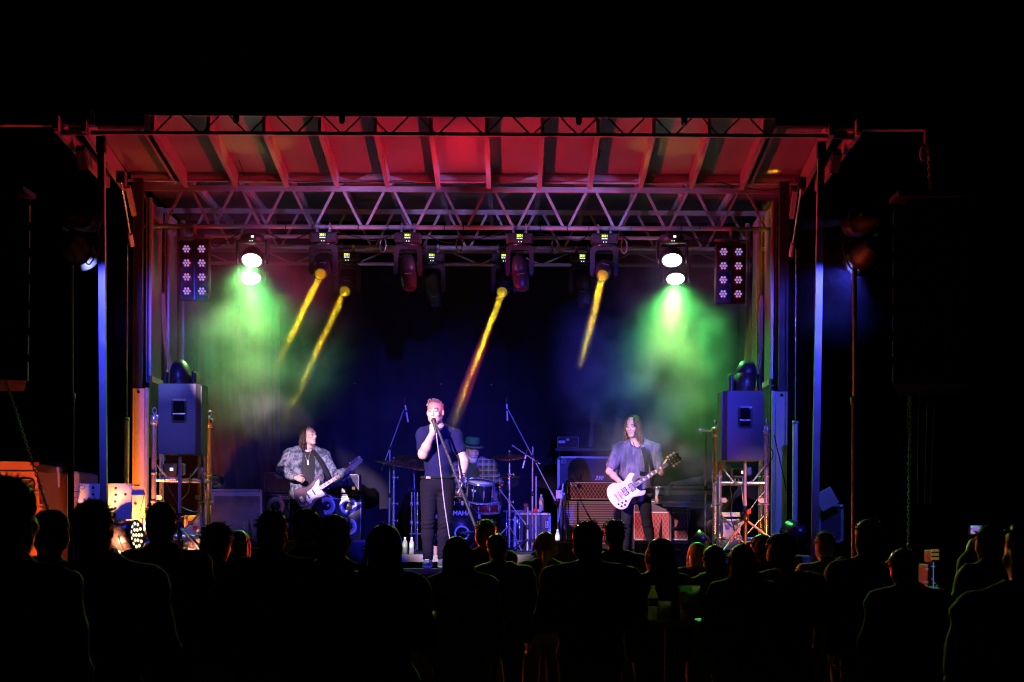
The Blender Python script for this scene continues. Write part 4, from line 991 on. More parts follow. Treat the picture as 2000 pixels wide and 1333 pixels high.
def pa_speaker(label, x0, x1, ya, yb, hx0, hx1, hy0, hy1, d, trim):
    t = thing('loudspeaker', label, 'loudspeaker', W((x0+x1)/2,yb,d), group='loudspeakers on tripods')
    a, c, z0, z1 = rect(x0,ya,x1,yb,d); dep = 0.40
    # tapered cabinet with a chamfered front along one side, plan view then extruded upward
    if trim > 0: poly = [(a,d),(c-0.01,d),(c+0.03,d+0.06),(c+0.055,d+dep),(a+0.06,d+dep)]
    else: poly = [(a+0.012,d),(c,d),(c-0.05,d+dep),(a-0.05,d+dep),(a-0.028,d+0.06)]
    b = MB(); b.prism(poly, z1-z0, None, z0); b.build('cabinet', M_GREY, t)
    gx = (c+0.034) if trim > 0 else (a-0.032)
    b = MB(); b.box((gx,d+0.2,(z0+z1)/2),(0.012,0.26,z1-z0-0.03)); b.build('grille', M_BLACK, t)
    ha, hc, hz0, hz1 = rect(hx0,hy0,hx1,hy1,d); cx, cz, hw, hh = (ha+hc)/2, (hz0+hz1)/2, (hc-ha)/2, (hz1-hz0)/2
    def rr(w_,h_,r_): return [(sx*(w_-r_)+r_*math.cos(R(a0+k*22.5)), sz*(h_-r_)+r_*math.sin(R(a0+k*22.5))) for (sx,sz,a0) in ((1,1,0),(-1,1,90),(-1,-1,180),(1,-1,270)) for k in range(5)]
    b = MB(); o_, i_ = rr(hw,hh,0.03), rr(hw-0.022,hh-0.022,0.018); n = len(o_)
    vs = [(x,y,0.004) for x,y in o_]+[(x,y,0.007) for x,y in i_]+[(x,y,-0.06) for x,y in i_]
    fs = [(i,(i+1)%n,n+(i+1)%n,n+i) for i in range(n)]+[(n+i,n+(i+1)%n,2*n+(i+1)%n,2*n+i) for i in range(n)]
    b.add(vs,fs,False,facing((cx,d,cz)))
    hp = b.build('handle_cup', M_GLOSS, t)
    b = MB(); b.box((cx,d-0.002,cz),((hw-0.022)*2-0.004,0.004,(hh-0.022)*2-0.004)); b.build('handle_shade_plate', mat('deep_black',(0.003,0.003,0.003),0.9,spec=0.1), t)  # flat black plate paints the shade of a recess that is not cut
    b = MB(); b.tube((cx-hw+0.02,d-0.008,cz-hh*0.28),(cx+hw-0.02,d-0.008,cz-hh*0.28),0.007,n=8); b.build('handle_grip', M_CHROME, hp)
    for sx in (-1,1):
        for sz in (-0.86,-0.28,0.86):
            b = MB(); b.lathe([(0.004,0),(0.004,0.003),(0.001,0.004)],8,facing((cx+sx*(hw-0.011),d-0.006,cz+sz*hh))); b.build('screw', M_CHROME, hp)
    return t
pa_speaker('grey loudspeaker lit lavender, on a tripod in the left wing', 309, 384, 750, 887, 334, 365, 779, 826, 20.45, 1)
pa_speaker('dark blue-lit loudspeaker on a tripod in the right wing', 1418, 1492, 764, 899, 1441, 1470, 793, 837, 20.45, -1)
def tripod(label, px, ytop, yhub, d, side):
    x = WX(px,d,960); t = thing('speaker_stand', label, 'speaker stand', (x,d,ZDECK), group='tripod speaker stands')
    zt, zh = WZ(ytop,d), WZ(yhub,d)
    b = MB(); b.tube((x,d+0.1,zh+0.0),(x,d+0.1,zt+0.02),0.018,n=12); b.build('pole', M_STEEL, t)
    b = MB(); b.tube((x,d+0.1,ZDECK+0.12),(x,d+0.1,zh+0.12),0.024,n=12); b.build('outer_tube', M_BLACK, t)
    b = MB(); b.lathe([(0.026,-0.05),(0.045,-0.03),(0.045,0.03),(0.026,0.05)],14,Matrix.Translation((x,d+0.1,zh))); b.build('hub', M_GLOSS, t)
    b = MB(); b.lathe([(0.001,0),(0.025,0.0),(0.03,0.015),(0.02,0.03),(0.001,0.03)],10,facing((x+0.03,d+0.06,zh+0.06))); b.build('knob', mat('red_knob',(0.5,0.04,0.02),0.4), t)
    for k in range(3):
        a = R(-55+120*k) if side < 0 else R(-125+120*k)
        f = Vector((x+0.50*math.cos(a), d+0.1+0.50*math.sin(a), ZDECK+0.015)); h = Vector((x,d+0.1,zh-0.02)); mid = h+(f-h)*0.5
        b = MB(); b.tube(h, f, 0.0135, n=10); lg = b.build('leg', M_STEEL, t)
        b = MB(); b.tube((x,d+0.1,ZDECK+0.14), mid, 0.008, n=8); b.build('brace', M_STEEL, lg)
        b = MB(); b.lathe([(0.02,-0.015),(0.022,0.0),(0.016,0.03)],10,Matrix.Translation(f)); b.build('rubber_foot', M_RUB, lg)
        if k == 0:
            v_ = (f-h).normalized(); up_ = Vector((0,-1,0)); xl = v_; zl = (up_-v_*up_.dot(v_)).normalized(); yl = zl.cross(xl)
            T = Matrix((xl,yl,zl)).transposed().to_4x4(); c_ = h+(f-h)*0.52+zl*0.015
            text('lettering', 'ULTIMATE', 0.045, mat('red_print',(0.75,0.1,0.05),0.5), Matrix.Translation(c_) @ T, lg, bold=0.0006)
    return t
tripod('tripod stand carrying the lavender-lit loudspeaker, red lettering on its leg', 348, 888, 1028, 20.5, -1)
tripod('tripod stand carrying the dark blue loudspeaker', 1457, 900, 1008, 20.5, 1)
def dimmer(label, x0, x1, y0, y1, d, sc):
    t = thing('control_box', label, 'control box', W((x0+x1)/2,y1,d), group='small control boxes on the towers')
    a, c, z0, z1 = rect(x0,y0,x1,y1,d); b = MB(); wbox(b,a,c,d,d+0.2,z0,z1,0.01); b.build('housing', M_GLOSS, t)
    p = W(sc[0],sc[1],d-0.004); b = MB(); b.box(p,(0.035,0.006,0.032)); b.build('screen', G_SCREEN, t)
    b = MB(); b.box((c+0.03,d+0.1,(z0+z1)/2+0.02),(0.06,0.16,(z1-z0)*0.8),bev=0.01); b.build('power_pack', mat('blue_pack',(0.05,0.07,0.3),0.4), t)
    for k in range(3):
        b = MB(); b.tube((a+0.03+k*0.04,d+0.05,z0),(a+0.03+k*0.04,d+0.05,z0-0.05),0.006,n=6); b.build('cable_gland', M_CHROME, t)
dimmer('black control box with lit screen fixed under the left loudspeaker', 318, 346, 906, 934, 21.1, (335,917))
dimmer('black control box with lit screen fixed under the right loudspeaker', 1431, 1458, 915, 934, 21.1, (1451,923))
for k, (pts, lab) in enumerate((([(318,932),(330,955),(345,985),(340,1010),(352,1050)],'black cable drooping inside the left wing tower'),
    ([(372,925),(368,960),(350,985),(380,1000),(393,990)],'pale cable sagging across the left wing tower'),
    ([(1500,870),(1510,885),(1502,905),(1485,925)],'black cable looping off the right loudspeaker'),
    ([(1512,850),(1528,920),(1536,960)],'straight black cable running down beside the right tower'),
    ([(1448,950),(1452,985),(1460,1000),(1480,975),(1494,960)],'thin pale cable sagging inside the right wing tower'),
    ([(1425,945),(1430,980),(1428,1010),(1440,1050)],'black cable dropping inside the right wing tower'))):
    b = MB(); b.path(curve_pts([W(x,y,20.88) for x,y in pts],6), 0.006, 6); tag(b.build('cable', M_RUB if 'black' in lab else mat('pale_cable',(0.5,0.5,0.3),0.5)), lab, 'cable')
# cases low inside the towers
t, q = road_case('pale stickered road case low inside the left wing tower', 358, 391, 1007, 1075, 21.6, 0.3, mat('sticker_white',(0.6,0.55,0.6),0.5,0,0.5,18))
for k, (px, py, cl) in enumerate(((372,1022,M_BLACK),(381,1032,M_RED),(385,1050,M_BLACK))):
    b = MB(); b.box(W(px,py,21.59),(0.05,0.004,0.045),Matrix()); b.build('sticker', cl, t)
t, q = road_case('pale boxy case low inside the right wing tower', 1412, 1446, 1014, 1075, 21.6, 0.35, mat('case_white',(0.55,0.55,0.6),0.5,0,0.4,14))
for k, (px, py, cl) in enumerate(((1421,1030,mat('blue_sticker',(0.1,0.15,0.6),0.5)),(1437,1022,M_BLACK))):
    b = MB(); b.box(W(px,py,21.59),(0.045,0.004,0.05)); b.build('sticker', cl, t)
road_case('shallow orange-lit case across the back of the right wing tower', 1400, 1446, 1001, 1010, 21.7, 0.3, M_PLATE, corners=False)

# ------------------------------------------------------------------ drum kit
DK = 24.4
def hoop(b, M, r, z, rr=0.008, n=32): b.path([M @ Vector((r*math.cos(a),r*math.sin(a),z)) for a in [2*math.pi*k/n for k in range(n)]], rr, 6, closed=True); return b
def drum(name, label, M, r, L, lugs, head_mat, shell=None, rim=None, group='drum kit'):
    t = thing(name, label, 'drum', M=M, group=group)
    b = MB(); b.lathe([(r*0.985,0),(r,0.004),(r,L-0.004),(r*0.985,L)],36); b.build('shell', shell or M_DRUM, t, False)
    for z in (0.002, L-0.002):
        b = MB(); b.lathe([(r*0.97,z+(0.004 if z > 0.01 else -0.004)),(0.001,z+(0.005 if z > 0.01 else -0.005))],32); b.build('head', head_mat, t, False)
        b = MB(); hoop(b, Matrix(), r+0.006, z, 0.009); hoop(b, Matrix(), r+0.008, z+(-0.014 if z > 0.01 else 0.014), 0.006); b.build('rim', rim or M_CHROME, t, False)
    for k in range(lugs):
        a = 2*math.pi*k/lugs+0.25; c = Vector(((r+0.012)*math.cos(a),(r+0.012)*math.sin(a),0))
        b = MB(); b.box((0,0,0),(0.022,0.016,min(0.09,L*0.4)),Matrix.Translation(c+Vector((0,0,L/2))) @ Matrix.Rotation(a+math.pi/2,4,'Z'),bev=0.005); lu = b.build('lug', M_CHROME, t, False)
        b = MB(); b.tube(c+Vector((0,0,0.004)),c+Vector((0,0,L-0.004)),0.004,n=6); b.build('tension_rod', M_CHROME, lu, False)
    return t
kc = W(894,1026,DK-0.2); kr = 0.285
kM = Matrix.Translation((kc.x,DK-0.2,ZDECK+kr+0.015)) @ Matrix.Rotation(R(-90),4,'X')
kick = drum('kick_drum', 'black bass drum with white maker name and chrome port ring', kM, kr, 0.42, 8, M_DHEAD, rim=M_GLOSS)
kf = Vector((kc.x,DK-0.21,ZDECK+kr+0.015))
text('lettering', 'YAMAHA', 0.078, M_WHITE, facing((kf.x+0.0,DK-0.214,WZ(1003,DK-0.2))), kick, bold=0.0018)
pr = W(902,1042,DK-0.215); b = MB(); b.path([pr+Vector((0.083*math.cos(a),0,0.083*math.sin(a))) for a in [R(k) for k in range(0,360,15)]],0.012,8,closed=True); b.build('port_ring', M_WHITE, kick)
b = MB(); b.lathe([(0.075,0),(0.001,0.001)],20,facing(pr+Vector((0,0.006,0)))); b.build('port_hole', M_BLACK, kick)
for sx in (-1,1):
    b = MB(); b.tube((kf.x+sx*0.24,DK-0.05,ZDECK+0.2),(kf.x+sx*0.36,DK-0.25,ZDECK+0.01),0.009,n=8); b.build('spur', M_CHROME, kick)
    for k in range(3):
        a = R(25+k*38); b = MB(); b.box((kf.x+sx*(kr+0.004)*math.cos(a)*1.0,DK-0.2,kf.z+(kr+0.004)*math.sin(a)-0.0),(0.03,0.035,0.05)); b.build('claw', M_CHROME, kick)
tm = W(937,960,DK-0.1)
tom = drum('rack_tom', 'dark blue rack tom with chrome hoops above the bass drum', Matrix.Translation((tm.x,DK-0.02,tm.z-0.125)) @ Matrix.Rotation(R(14),4,'X') @ Matrix.Rotation(R(4),4,'Y'), 0.155, 0.25, 8, mat('coated_head',(0.7,0.7,0.72),0.5))
b = MB(); b.box(W(928,959,DK-0.19),(0.08,0.006,0.035)); b.box(W(928,959,DK-0.19)+Vector((0.01,0,0)),(0.02,0.02,0.015)); b.build('badge', M_SILV, tom)
sn = W(943,992,DK+0.1)
drum('snare_drum', 'red snare drum under the rack tom', Matrix.Translation((sn.x+0.04,DK+0.05,sn.z-0.06)) @ Matrix.Rotation(R(8),4,'X'), 0.165, 0.13, 8, mat('coated_head',(0.7,0.7,0.72),0.5), mat('red_sparkle',(0.4,0.03,0.03),0.25,0.2,0.3,40))
ft = W(1006,1040,DK+0.35)
drum('floor_tom', 'dark floor tom right of the cymbal stand', Matrix.Translation((ft.x,DK+0.4,ZDECK+0.12)), 0.2, 0.38, 8, mat('coated_head',(0.7,0.7,0.72),0.5))
def cymbal(b, M, r):
    b.lathe([(r,-0.012),(r*0.998,-0.009),(r*0.6,0.008),(r*0.22,0.018),(r*0.18,0.028),(r*0.08,0.042),(0.006,0.045),(0.006,0.041),(r*0.17,0.022),(r*0.6,0.004),(r,-0.012)],36,M); return b
def cym_stand(label, px, ytop, d, cpx, cpy, r, tilt, tube_r=0.012, extra=None):
    x = WX(px,d,960); t = thing('cymbal_stand', label, 'cymbal stand', (x,d,ZDECK), group='cymbal stands')
    zt = WZ(ytop,d)
    b = MB(); b.tube((x,d,ZDECK+0.05),(x,d,ZDECK+(zt-ZDECK)*0.5),tube_r+0.003,n=10); b.build('lower_tube', M_CHROME, t)
    b = MB(); b.tube((x,d,ZDECK+(zt-ZDECK)*0.5),(x,d,zt-0.06),tube_r,n=10); b.build('upper_tube', M_CHROME, t)
    for q_ in (0.32,0.5,0.78):
        b = MB(); zc = ZDECK+(zt-ZDECK)*q_; b.lathe([(tube_r,-0.02),(0.022,-0.015),(0.022,0.015),(tube_r,0.02)],10,Matrix.Translation((x,d,zc))); b.tube((x,d,zc),(x+0.045,d-0.01,zc),0.005,n=6); b.box((x+0.05,d-0.01,zc),(0.012,0.01,0.03)); b.build('wing_clamp', M_CHROME, t)
    c = W(cpx,cpy,d)
    b = MB(); b.tube((x,d,zt-0.08),c+Vector((0,0,0.04)),0.005,n=8); b.lathe([(0.012,0),(0.016,0.012),(0.006,0.02)],10,Matrix.Translation(c+Vector((0,0,0.055)))); b.build('tilter', M_CHROME, t)
    for k in range(3):
        a = R(-60+120*k); b = MB(); b.tube((x,d,ZDECK+0.32),(x+0.3*math.cos(a),d+0.3*math.sin(a),ZDECK+0.015),0.008,n=8); b.build('leg', M_CHROME, t)
    cy_ = thing('cymbal', label.split(' stand')[0]+' bronze cymbal', 'cymbal', c, group='cymbals')
    b = MB(); cymbal(b, Matrix.Translation(c) @ tilt, r); b.build('cymbal_plate', M_BRASS, cy_)
    cy_['label'] = extra
    return t
cym_stand('chrome cymbal stand left of the singer', 769, 893, 24.2, 769, 905, 0.24, Matrix.Rotation(R(10),4,'Y') @ Matrix.Rotation(R(6),4,'X'), extra='dark thin cymbal left of the singer, edge tilting down to the right')
cym_stand('chrome cymbal stand at right of the drum kit', 995, 884, 24.2, 995, 892, 0.21, Matrix.Rotation(R(-3),4,'Y') @ Matrix.Rotation(R(12),4,'X'), extra='reddish upper cymbal on the stand right of the drummer')
c = W(992,931,24.35); cy2 = thing('cymbal', 'lower reddish cymbal right of the rack tom', 'cymbal', c, group='cymbals'); b = MB(); cymbal(b, Matrix.Translation(c) @ Matrix.Rotation(R(-2),4,'Y') @ Matrix.Rotation(R(4),4,'X'), 0.17); b.build('cymbal_plate', M_BRASS, cy2)
b = MB(); b.tube(c,c+Vector((0.02,0,-0.25)),0.006,n=6); b.build('boom_rod', M_CHROME, cy2)
c = W(808,902,24.9); cy3 = thing('cymbal', 'dark cymbal half hidden behind the singer\'s elbow', 'cymbal', c, group='cymbals'); b = MB(); cymbal(b, Matrix.Translation(c) @ Matrix.Rotation(R(16),4,'Y') @ Matrix.Rotation(R(22),4,'X'), 0.24); b.build('cymbal_plate', M_BRASS, cy3)
b = MB(); b.tube(c+Vector((0,0,0.03)),(c.x+0.03,24.95,ZDECK),0.01,n=8); b.build('support_tube', M_CHROME, cy3)
# hi-hat style twin uprights with a small mic
t = thing('hi_hat_stand', 'twin-tube hi-hat stand beside the singer\'s leg', 'hi-hat stand', (WX(811,24.0),24.0,ZDECK))
for px in (804, 815):
    b = MB(); x = WX(px,24.0,1000); b.tube((x,24,ZDECK+0.02),(x,24,WZ(962,24)),0.009,n=8); b.build('upright', M_CHROME, t)
    for py in (985,1022):
        b = MB(); b.lathe([(0.01,-0.03),(0.018,-0.02),(0.018,0.02),(0.01,0.03)],10,Matrix.Translation((x,24,WZ(py,24)))); b.build('clamp', M_CHROME, t)
b = MB(); b.path(curve_pts([W(798,962,24),W(800,950,24),W(806,952,24),W(812,962,24)],5),0.006,6); b.build('gooseneck', M_BLACK, t)
b = MB(); b.tube(W(804,955,23.97),W(813,962,23.97),0.014,n=8); b.build('clip_mic', M_BLACK, t)
b = MB(); b.tube(W(800,1043,24),W(822,1043,24),0.012,n=8); b.build('pedal_bar', M_CHROME, t)
# drum throne / round teal seat back behind the drummer
th_ = thing('drum_throne', 'round drum stool behind the kit', 'stool', (WX(962,25.2),25.2,ZDECK))
b = MB(); b.lathe([(0.001,0.5),(0.17,0.5),(0.185,0.53),(0.17,0.57),(0.001,0.58)],24,Matrix.Translation((WX(950,25.2),25.2,ZDECK-0.03))); b.build('seat', mat('throne_vinyl',(0.25,0.28,0.26),0.35), th_)
b = MB(); b.tube((WX(950,25.2),25.2,ZDECK+0.1),(WX(950,25.2),25.2,ZDECK+0.5),0.02,n=10); b.build('post', M_CHROME, th_)
for k in range(3):
    a = R(30+k*120); b = MB(); b.tube((WX(950,25.2),25.2,ZDECK+0.25),(WX(950,25.2)+0.25*math.cos(a),25.2+0.25*math.sin(a),ZDECK+0.01),0.01,n=8); b.build('leg', M_CHROME, th_)
# ------------------------------------------------------------------ microphone stands
def mic_stand(label, px, ybot_d, ytop, boom=None, mic=None, mtl=None, tri=True, r=0.009):
    d = ybot_d; x = WX(px,d,960); t = thing('microphone_stand', label, 'microphone stand', (x,d,ZDECK), group='microphone stands on the stage')
    zt = WZ(ytop,d)
    b = MB(); b.tube((x,d,ZDECK+0.02),(x,d,ZDECK+(zt-ZDECK)*0.55),r+0.003,n=10); b.build('lower_tube', mtl or M_STEEL, t)
    b = MB(); b.tube((x,d,ZDECK+(zt-ZDECK)*0.55),(x,d,zt),r,n=10); b.build('upper_tube', mtl or M_STEEL, t)
    b = MB(); b.lathe([(r,-0.03),(0.02,-0.025),(0.02,0.025),(r,0.03)],10,Matrix.Translation((x,d,ZDECK+(zt-ZDECK)*0.55))); b.build('clutch', M_RED if 'red' in label else M_BLACK, t)
    for k in range(3):
        a = R(20+120*k); b = MB(); b.tube((x,d,ZDECK+0.16),(x+0.28*math.cos(a),d+0.28*math.sin(a),ZDECK+0.012),0.007,n=8); b.build('leg', M_BLACK, t)
    if boom:
        p0, p1 = W(*boom[0],d), W(*boom[1],d)
        b = MB(); b.tube(p0,p1,0.0065,n=8); b.build('boom_arm', M_STEEL, t)
        b = MB(); b.tube(p0,p0+(p1-p0)*0.1,0.011,n=8); b.build('counterweight', M_STEEL, t)
        q = p0+(p1-p0)*((x-p0.x)/(p1.x-p0.x)) if abs(p1.x-p0.x) > 1e-4 else p0
        b = MB(); b.lathe([(0.001,0),(0.022,0),(0.022,0.03),(0.001,0.03)],10,facing(q+Vector((0,0.012,0)))); b.build('swivel', M_BLACK, t)
    if mic:
        m0, m1 = W(*mic[0],d-0.02), W(*mic[1],d-0.02)
        mm = thing('microphone', mic[2], 'microphone', m0, group='stage microphones')
        b = MB(); b.tube(m0,m0+(m1-m0)*0.7,0.011,n=10); b.build('barrel', M_SILV, mm)
        b = MB(); b.tube(m0+(m1-m0)*0.7,m1,0.0115,0.010,n=10); b.build('capsule', M_BLACK if len(mic) < 4 else mic[3], mm)
        b = MB(); b.lathe([(0.012,-0.012),(0.017,-0.01),(0.017,0.01),(0.012,0.012)],10,Matrix.Translation(m0+(m1-m0)*0.45) @ rotm(m1-m0)); b.build('clip', M_BLACK, mm)
    return t
mic_stand('tall boom stand left of the singer, boom rising to the right', 761, 24.3, 880, ((745,920),(789,800)), ((797,825),(789,778),'slim overhead pencil microphone left of the singer'))
mic_stand('tall boom stand right of the drums, boom falling to the right', 1040, 24.3, 872, ((1085,978),(992,800)), ((991,822),(989,776),'slim overhead pencil microphone right of the drummer'))
mic_stand('straight stand with red clutch right of the drums', 1047, 24.1, 930, ((1000,870),(1055,907)), ((1021,915),(1030,878),'short microphone angled down over the right cymbal'))
mic_stand('low boom stand reaching the rack tom from the right', 1031, 23.9, 990, ((1027,1025),(975,955)), ((975,953),(983,946),'stub microphone with red ring at the rack tom rim',M_RED))
t = mic_stand('vocal microphone stand lit orange at far right of the guitarist', 1378, 22.6, 846, None, None, M_STEEL)
vm_ = thing('microphone', 'pale ball-headed vocal microphone on the orange-lit stand', 'microphone', W(1380,843,22.58), group='stage microphones')
b = MB(); b.tube(W(1390,843,22.58),W(1372,842,22.58),0.011,0.016,n=12); b.build('handle', M_SILV, vm_)
b = MB(); Q = Matrix.Translation(W(1368,842,22.58)); b.lathe([(0.027*math.cos(a),0.027*math.sin(a)) for a in [R(-90+k*20) for k in range(10)]],16,Q); b.build('grille_ball', M_SILV, vm_)
b = MB(); b.path(curve_pts([W(1390,843,22.58),W(1398,850,22.58),W(1393,930,22.58),W(1398,1040,22.58)],8),0.005,6); tag(b.build('cable', M_RUB), 'microphone cable hanging beside the orange-lit stand', 'cable')
# kick drum mic
km = thing('microphone', 'chrome microphone poking into the bass drum port', 'microphone', W(915,1041,DK-0.35), group='stage microphones')
b = MB(); b.tube(W(930,1038,DK-0.5),W(908,1042,DK-0.3),0.012,0.02,n=10); b.build('barrel', M_CHROME, km)
# hand-held straight stand tilted in front of the singer
ss = thing('microphone_stand', 'knurled straight stand tilted diagonally across the singer', 'microphone stand', W(932,1112,19.72))
a_, c_ = W(850,826,19.72), W(933,1040,19.72)
b = MB(); b.tube(a_, a_+(c_-a_)*0.62, 0.0125, n=12); b.build('upper_tube', mat('knurled_tube',(0.07,0.06,0.07),0.35,0.5,0.3,60,0.9,300), ss)
b = MB(); b.tube(a_+(c_-a_)*0.62, a_+(c_-a_)*1.30, 0.015, n=12); b.build('lower_tube', M_BLACK, ss)
b = MB()
for k in range(46):
    p = a_+(c_-a_)*(0.03+0.0125*k); b.lathe([(0.0125,-0.002),(0.0142,0),(0.0125,0.002)],10,Matrix.Translation(p) @ rotm(c_-a_))
b.build('grip_rings', mat('dark_ring',(0.16,0.14,0.16),0.4,0.4), ss)['kind'] = 'stuff'
hm = thing('microphone', 'black handheld microphone at the singer\'s mouth', 'microphone', W(848,823,19.7), group='stage microphones')
b = MB(); Q = Matrix.Translation(W(847,822,19.74)); b.lathe([(0.026*math.cos(a),0.026*math.sin(a)) for a in [R(-90+k*20) for k in range(10)]],16,Q); b.build('grille_ball', M_BLACK, hm)
b = MB(); b.tube(W(847,823,19.73),W(852,845,19.71),0.02,0.012,n=12); b.build('handle', M_BLACK, hm)
b = MB(); b.path(curve_pts([W(852,846,19.7),W(855,870,19.68),W(862,930,19.66),W(868,985,19.68),W(878,1050,19.7),W(882,1075,19.75)],8),0.0055,8); tag(b.build('cable', mat('white_cable',(0.32,0.30,0.36),0.5)), 'pale microphone cable hanging down the front of the singer', 'cable')

# ------------------------------------------------------------------ bottles and cups
def bottle(label, px, ybot, h, d, group, full=True, lab_mat=None):
    base = W(px,ybot,d); r = h*0.145; t = thing('water_bottle', label, 'bottle', base, group=group); Q = Matrix.Translation(base)
    b = MB(); b.lathe([(r*0.8,0),(r,0.01),(r,h*0.28),(r*0.94,h*0.33),(r,h*0.38),(r,h*0.66),(r*0.8,h*0.76),(r*0.42,h*0.88),(r*0.4,h*0.93)],18,Q); b.build('bottle_body', M_PLAST, t)
    b = MB(); b.lathe([(r*1.01,h*0.40),(r*1.015,h*0.41),(r*1.015,h*0.62),(r*1.01,h*0.63)],18,Q); b.build('paper_band', lab_mat or mat('green_band',(0.55,0.75,0.6),0.5), t)
    b = MB(); b.lathe([(r*0.46,h*0.92),(r*0.48,h*0.93),(r*0.48,h*0.995),(r*0.4,h)],14,Q); b.build('cap', M_WHITE, t)
bottle('left of two water bottles standing at the singer\'s feet', 791, 1083, 0.175, 20.55, 'water bottles at the singer\'s feet')
bottle('right of two water bottles standing at the singer\'s feet', 804, 1083, 0.175, 20.6, 'water bottles at the singer\'s feet')
bottle('water bottle standing on the small case beside the drums', 1057, 998, 0.20, 24.75, 'water bottles on the stage', lab_mat=mat('yellow_band',(0.8,0.75,0.3),0.5))
bottle('white-capped bottle low beside the striped amplifier', 1089, 1066, 0.17, 21.2, 'water bottles on the stage')
def cup(label, px, ybot, h, d, mtl, fill=None, fillh=0.0):
    base = W(px,ybot,d); r = h*0.36; t = thing('drinking_cup', label, 'cup', base, group='cups'); Q = Matrix.Translation(base)
    b = MB(); b.lathe([(0.001,0.003),(r*0.72,0.003),(r,h),(r*1.05,h),(r*1.03,h*0.985),(r*0.97,h*0.98),(r*0.70,0.006),(0.001,0.006)],20,Q); b.build('cup_wall', mtl, t)
    if fill: b = MB(); b.lathe([(0.001,0.008),(r*0.70,0.008),(r*(0.70+0.26*fillh),h*fillh),(0.001,h*fillh)],18,Q); b.build('drink', fill, t)
M_CUP = translucent('clear_cup', (0.85,0.85,0.8)); 
cup('short glass of drink on the deck between the singer\'s feet', 851, 1083, 0.085, 20.6, mat('pink_glass',(0.6,0.4,0.45),0.15))
cup('short glass on the small case beside the drums', 1027, 1000, 0.10, 24.75, mat('red_glass',(0.5,0.15,0.1),0.12))
# small case right of the drums
t, q = road_case('small road case with bright corners beside the drums, holding a bottle', 1003, 1076, 1002, 1078, 24.6, 0.45)
latch(t, WX(1070,24.6,1022), 24.59, WZ(1025,24.6,1070), 0.08)
b = MB(); b.lathe([(0.05,0),(0.052,0.02),(0.05,0.035),(0.001,0.036)],16,Matrix.Translation(W(1050,1001,24.75))); tag(b.build('tape_roll', M_PLATE), 'pale round roll under the bottle on the small case', 'tape roll')

# ------------------------------------------------------------------ guitar rig
t, q = road_case('tall black road case with pale corner rails behind the guitarist', 1088, 1206, 892, 1076, 26.2, 0.5)
b = MB(); b.lathe([(0.032,0),(0.036,0.006),(0.03,0.008),(0.03,0.004),(0.001,0.004)],20,facing(W(1101,903,26.19))); em = b.build('round_emblem', M_SILV, t)
b = MB(); b.box(W(1101,903,26.185),(0.06,0.006,0.008)); b.box(W(1101,903,26.184),(0.008,0.006,0.06)); b.build('emblem_bars', M_WOODC, em)
text('lettering', '350', 0.07, M_SILV, facing(W(1170,934,26.18)), t, shear=0.3, bold=0.002)
tb = thing('equipment_table', 'dark shelf behind the tall road case holding a small amplifier', 'table', W(1150,884,26.75))
b = MB(); pb(b,1085,876,1215,881,26.75,0.45); b.build('shelf_top', M_BLACK, tb)
for px in (1092,1208):
    b = MB(); x = WX(px,26.9,900); b.tube((x,26.9,ZDECK),(x,26.9,WZ(881,26.8)),0.018,n=8); b.build('leg', M_BLACK, tb)
t = thing('small_amplifier', 'small black amplifier head on the shelf behind the guitarist', 'amplifier', W(1110,876,26.8))
b = MB(); pb(b,1088,853,1131,875,26.8,0.25,0.008); b.build('cabinet', M_TOLEX, t)
b = MB(); a,c,z0,z1 = rect(1088,853,1131,875,26.8); piping(b,a+0.008,c-0.008,z0+0.008,z1-0.008,26.797,0.003,6,0.01); b.build('trim', M_SILV, t)
b = MB(); pb(b,1091,861,1104,866,26.795,0.004); b.build('name_plate', M_SILV, t)
b = MB(); pb(b,1106,857,1112,861,26.795,0.004); b.build('badge', M_SILV, t)
b = MB(); b.path(curve_pts([W(1099,852,26.9),W(1104,846,26.9),W(1113,846,26.9),W(1118,852,26.9)],5),0.006,6); b.build('handle', M_BLACK, t)
DIA = patmat('diamond_grille', (0.10,0.028,0.025), (0.52,0.40,0.30), 22, 'diamond', 0.8, 0.09)
DIA2 = patmat('diamond_grille_red', (0.20,0.03,0.025), (0.55,0.40,0.30), 21, 'diamond', 0.8, 0.07)
ROWS = patmat('striped_grille', (0.13,0.105,0.11), (0.40,0.33,0.32), 33, 'rows', 0.8, 0.42)
t = thing('guitar_amplifier_head', 'amplifier head with gold diamond grille left of the guitarist', 'amplifier', W(1155,977,25.75))
a,c,z0,z1 = rect(1106,941,1207,977,25.75)
b = MB(); wbox(b,a,c,25.75,26.0,z0,z1,0.012); b.build('cabinet', M_TOLEX, t)
b = MB(); wbox(b,a+0.012,c-0.012,25.743,25.752,z0+0.014,z1-0.014); b.build('grille', DIA, t)
b = MB(); piping(b,a+0.012,c-0.012,z0+0.014,z1-0.014,25.741,0.005); b.build('piping', M_WHITE, t)
text('lettering', 'VOX', 0.055, mat('gold_print',(0.75,0.7,0.55),0.4), facing((a+0.085,25.738,z1-0.045)), t, bold=0.001)
b = MB(); b.path(curve_pts([(a+0.0,25.85,z1),(a+0.06,25.83,z1+0.03),(a+0.15,25.84,z1+0.035),(a+0.21,25.85,z1)],5),0.01,6); b.build('handle', M_BLACK, t)
t = thing('guitar_cabinet', 'tall striped-grille guitar cabinet with pale frame left of the guitarist', 'speaker cabinet', (WX(1155,25.7),25.7,ZDECK))
a,c,z0,z1 = rect(1100,979,1212,1057,25.7); z0 = ZDECK+0.1
b = MB(); wbox(b,a,c,25.7,26.05,z0-0.08,z1,0.012); b.build('cabinet', M_TOLEX, t)
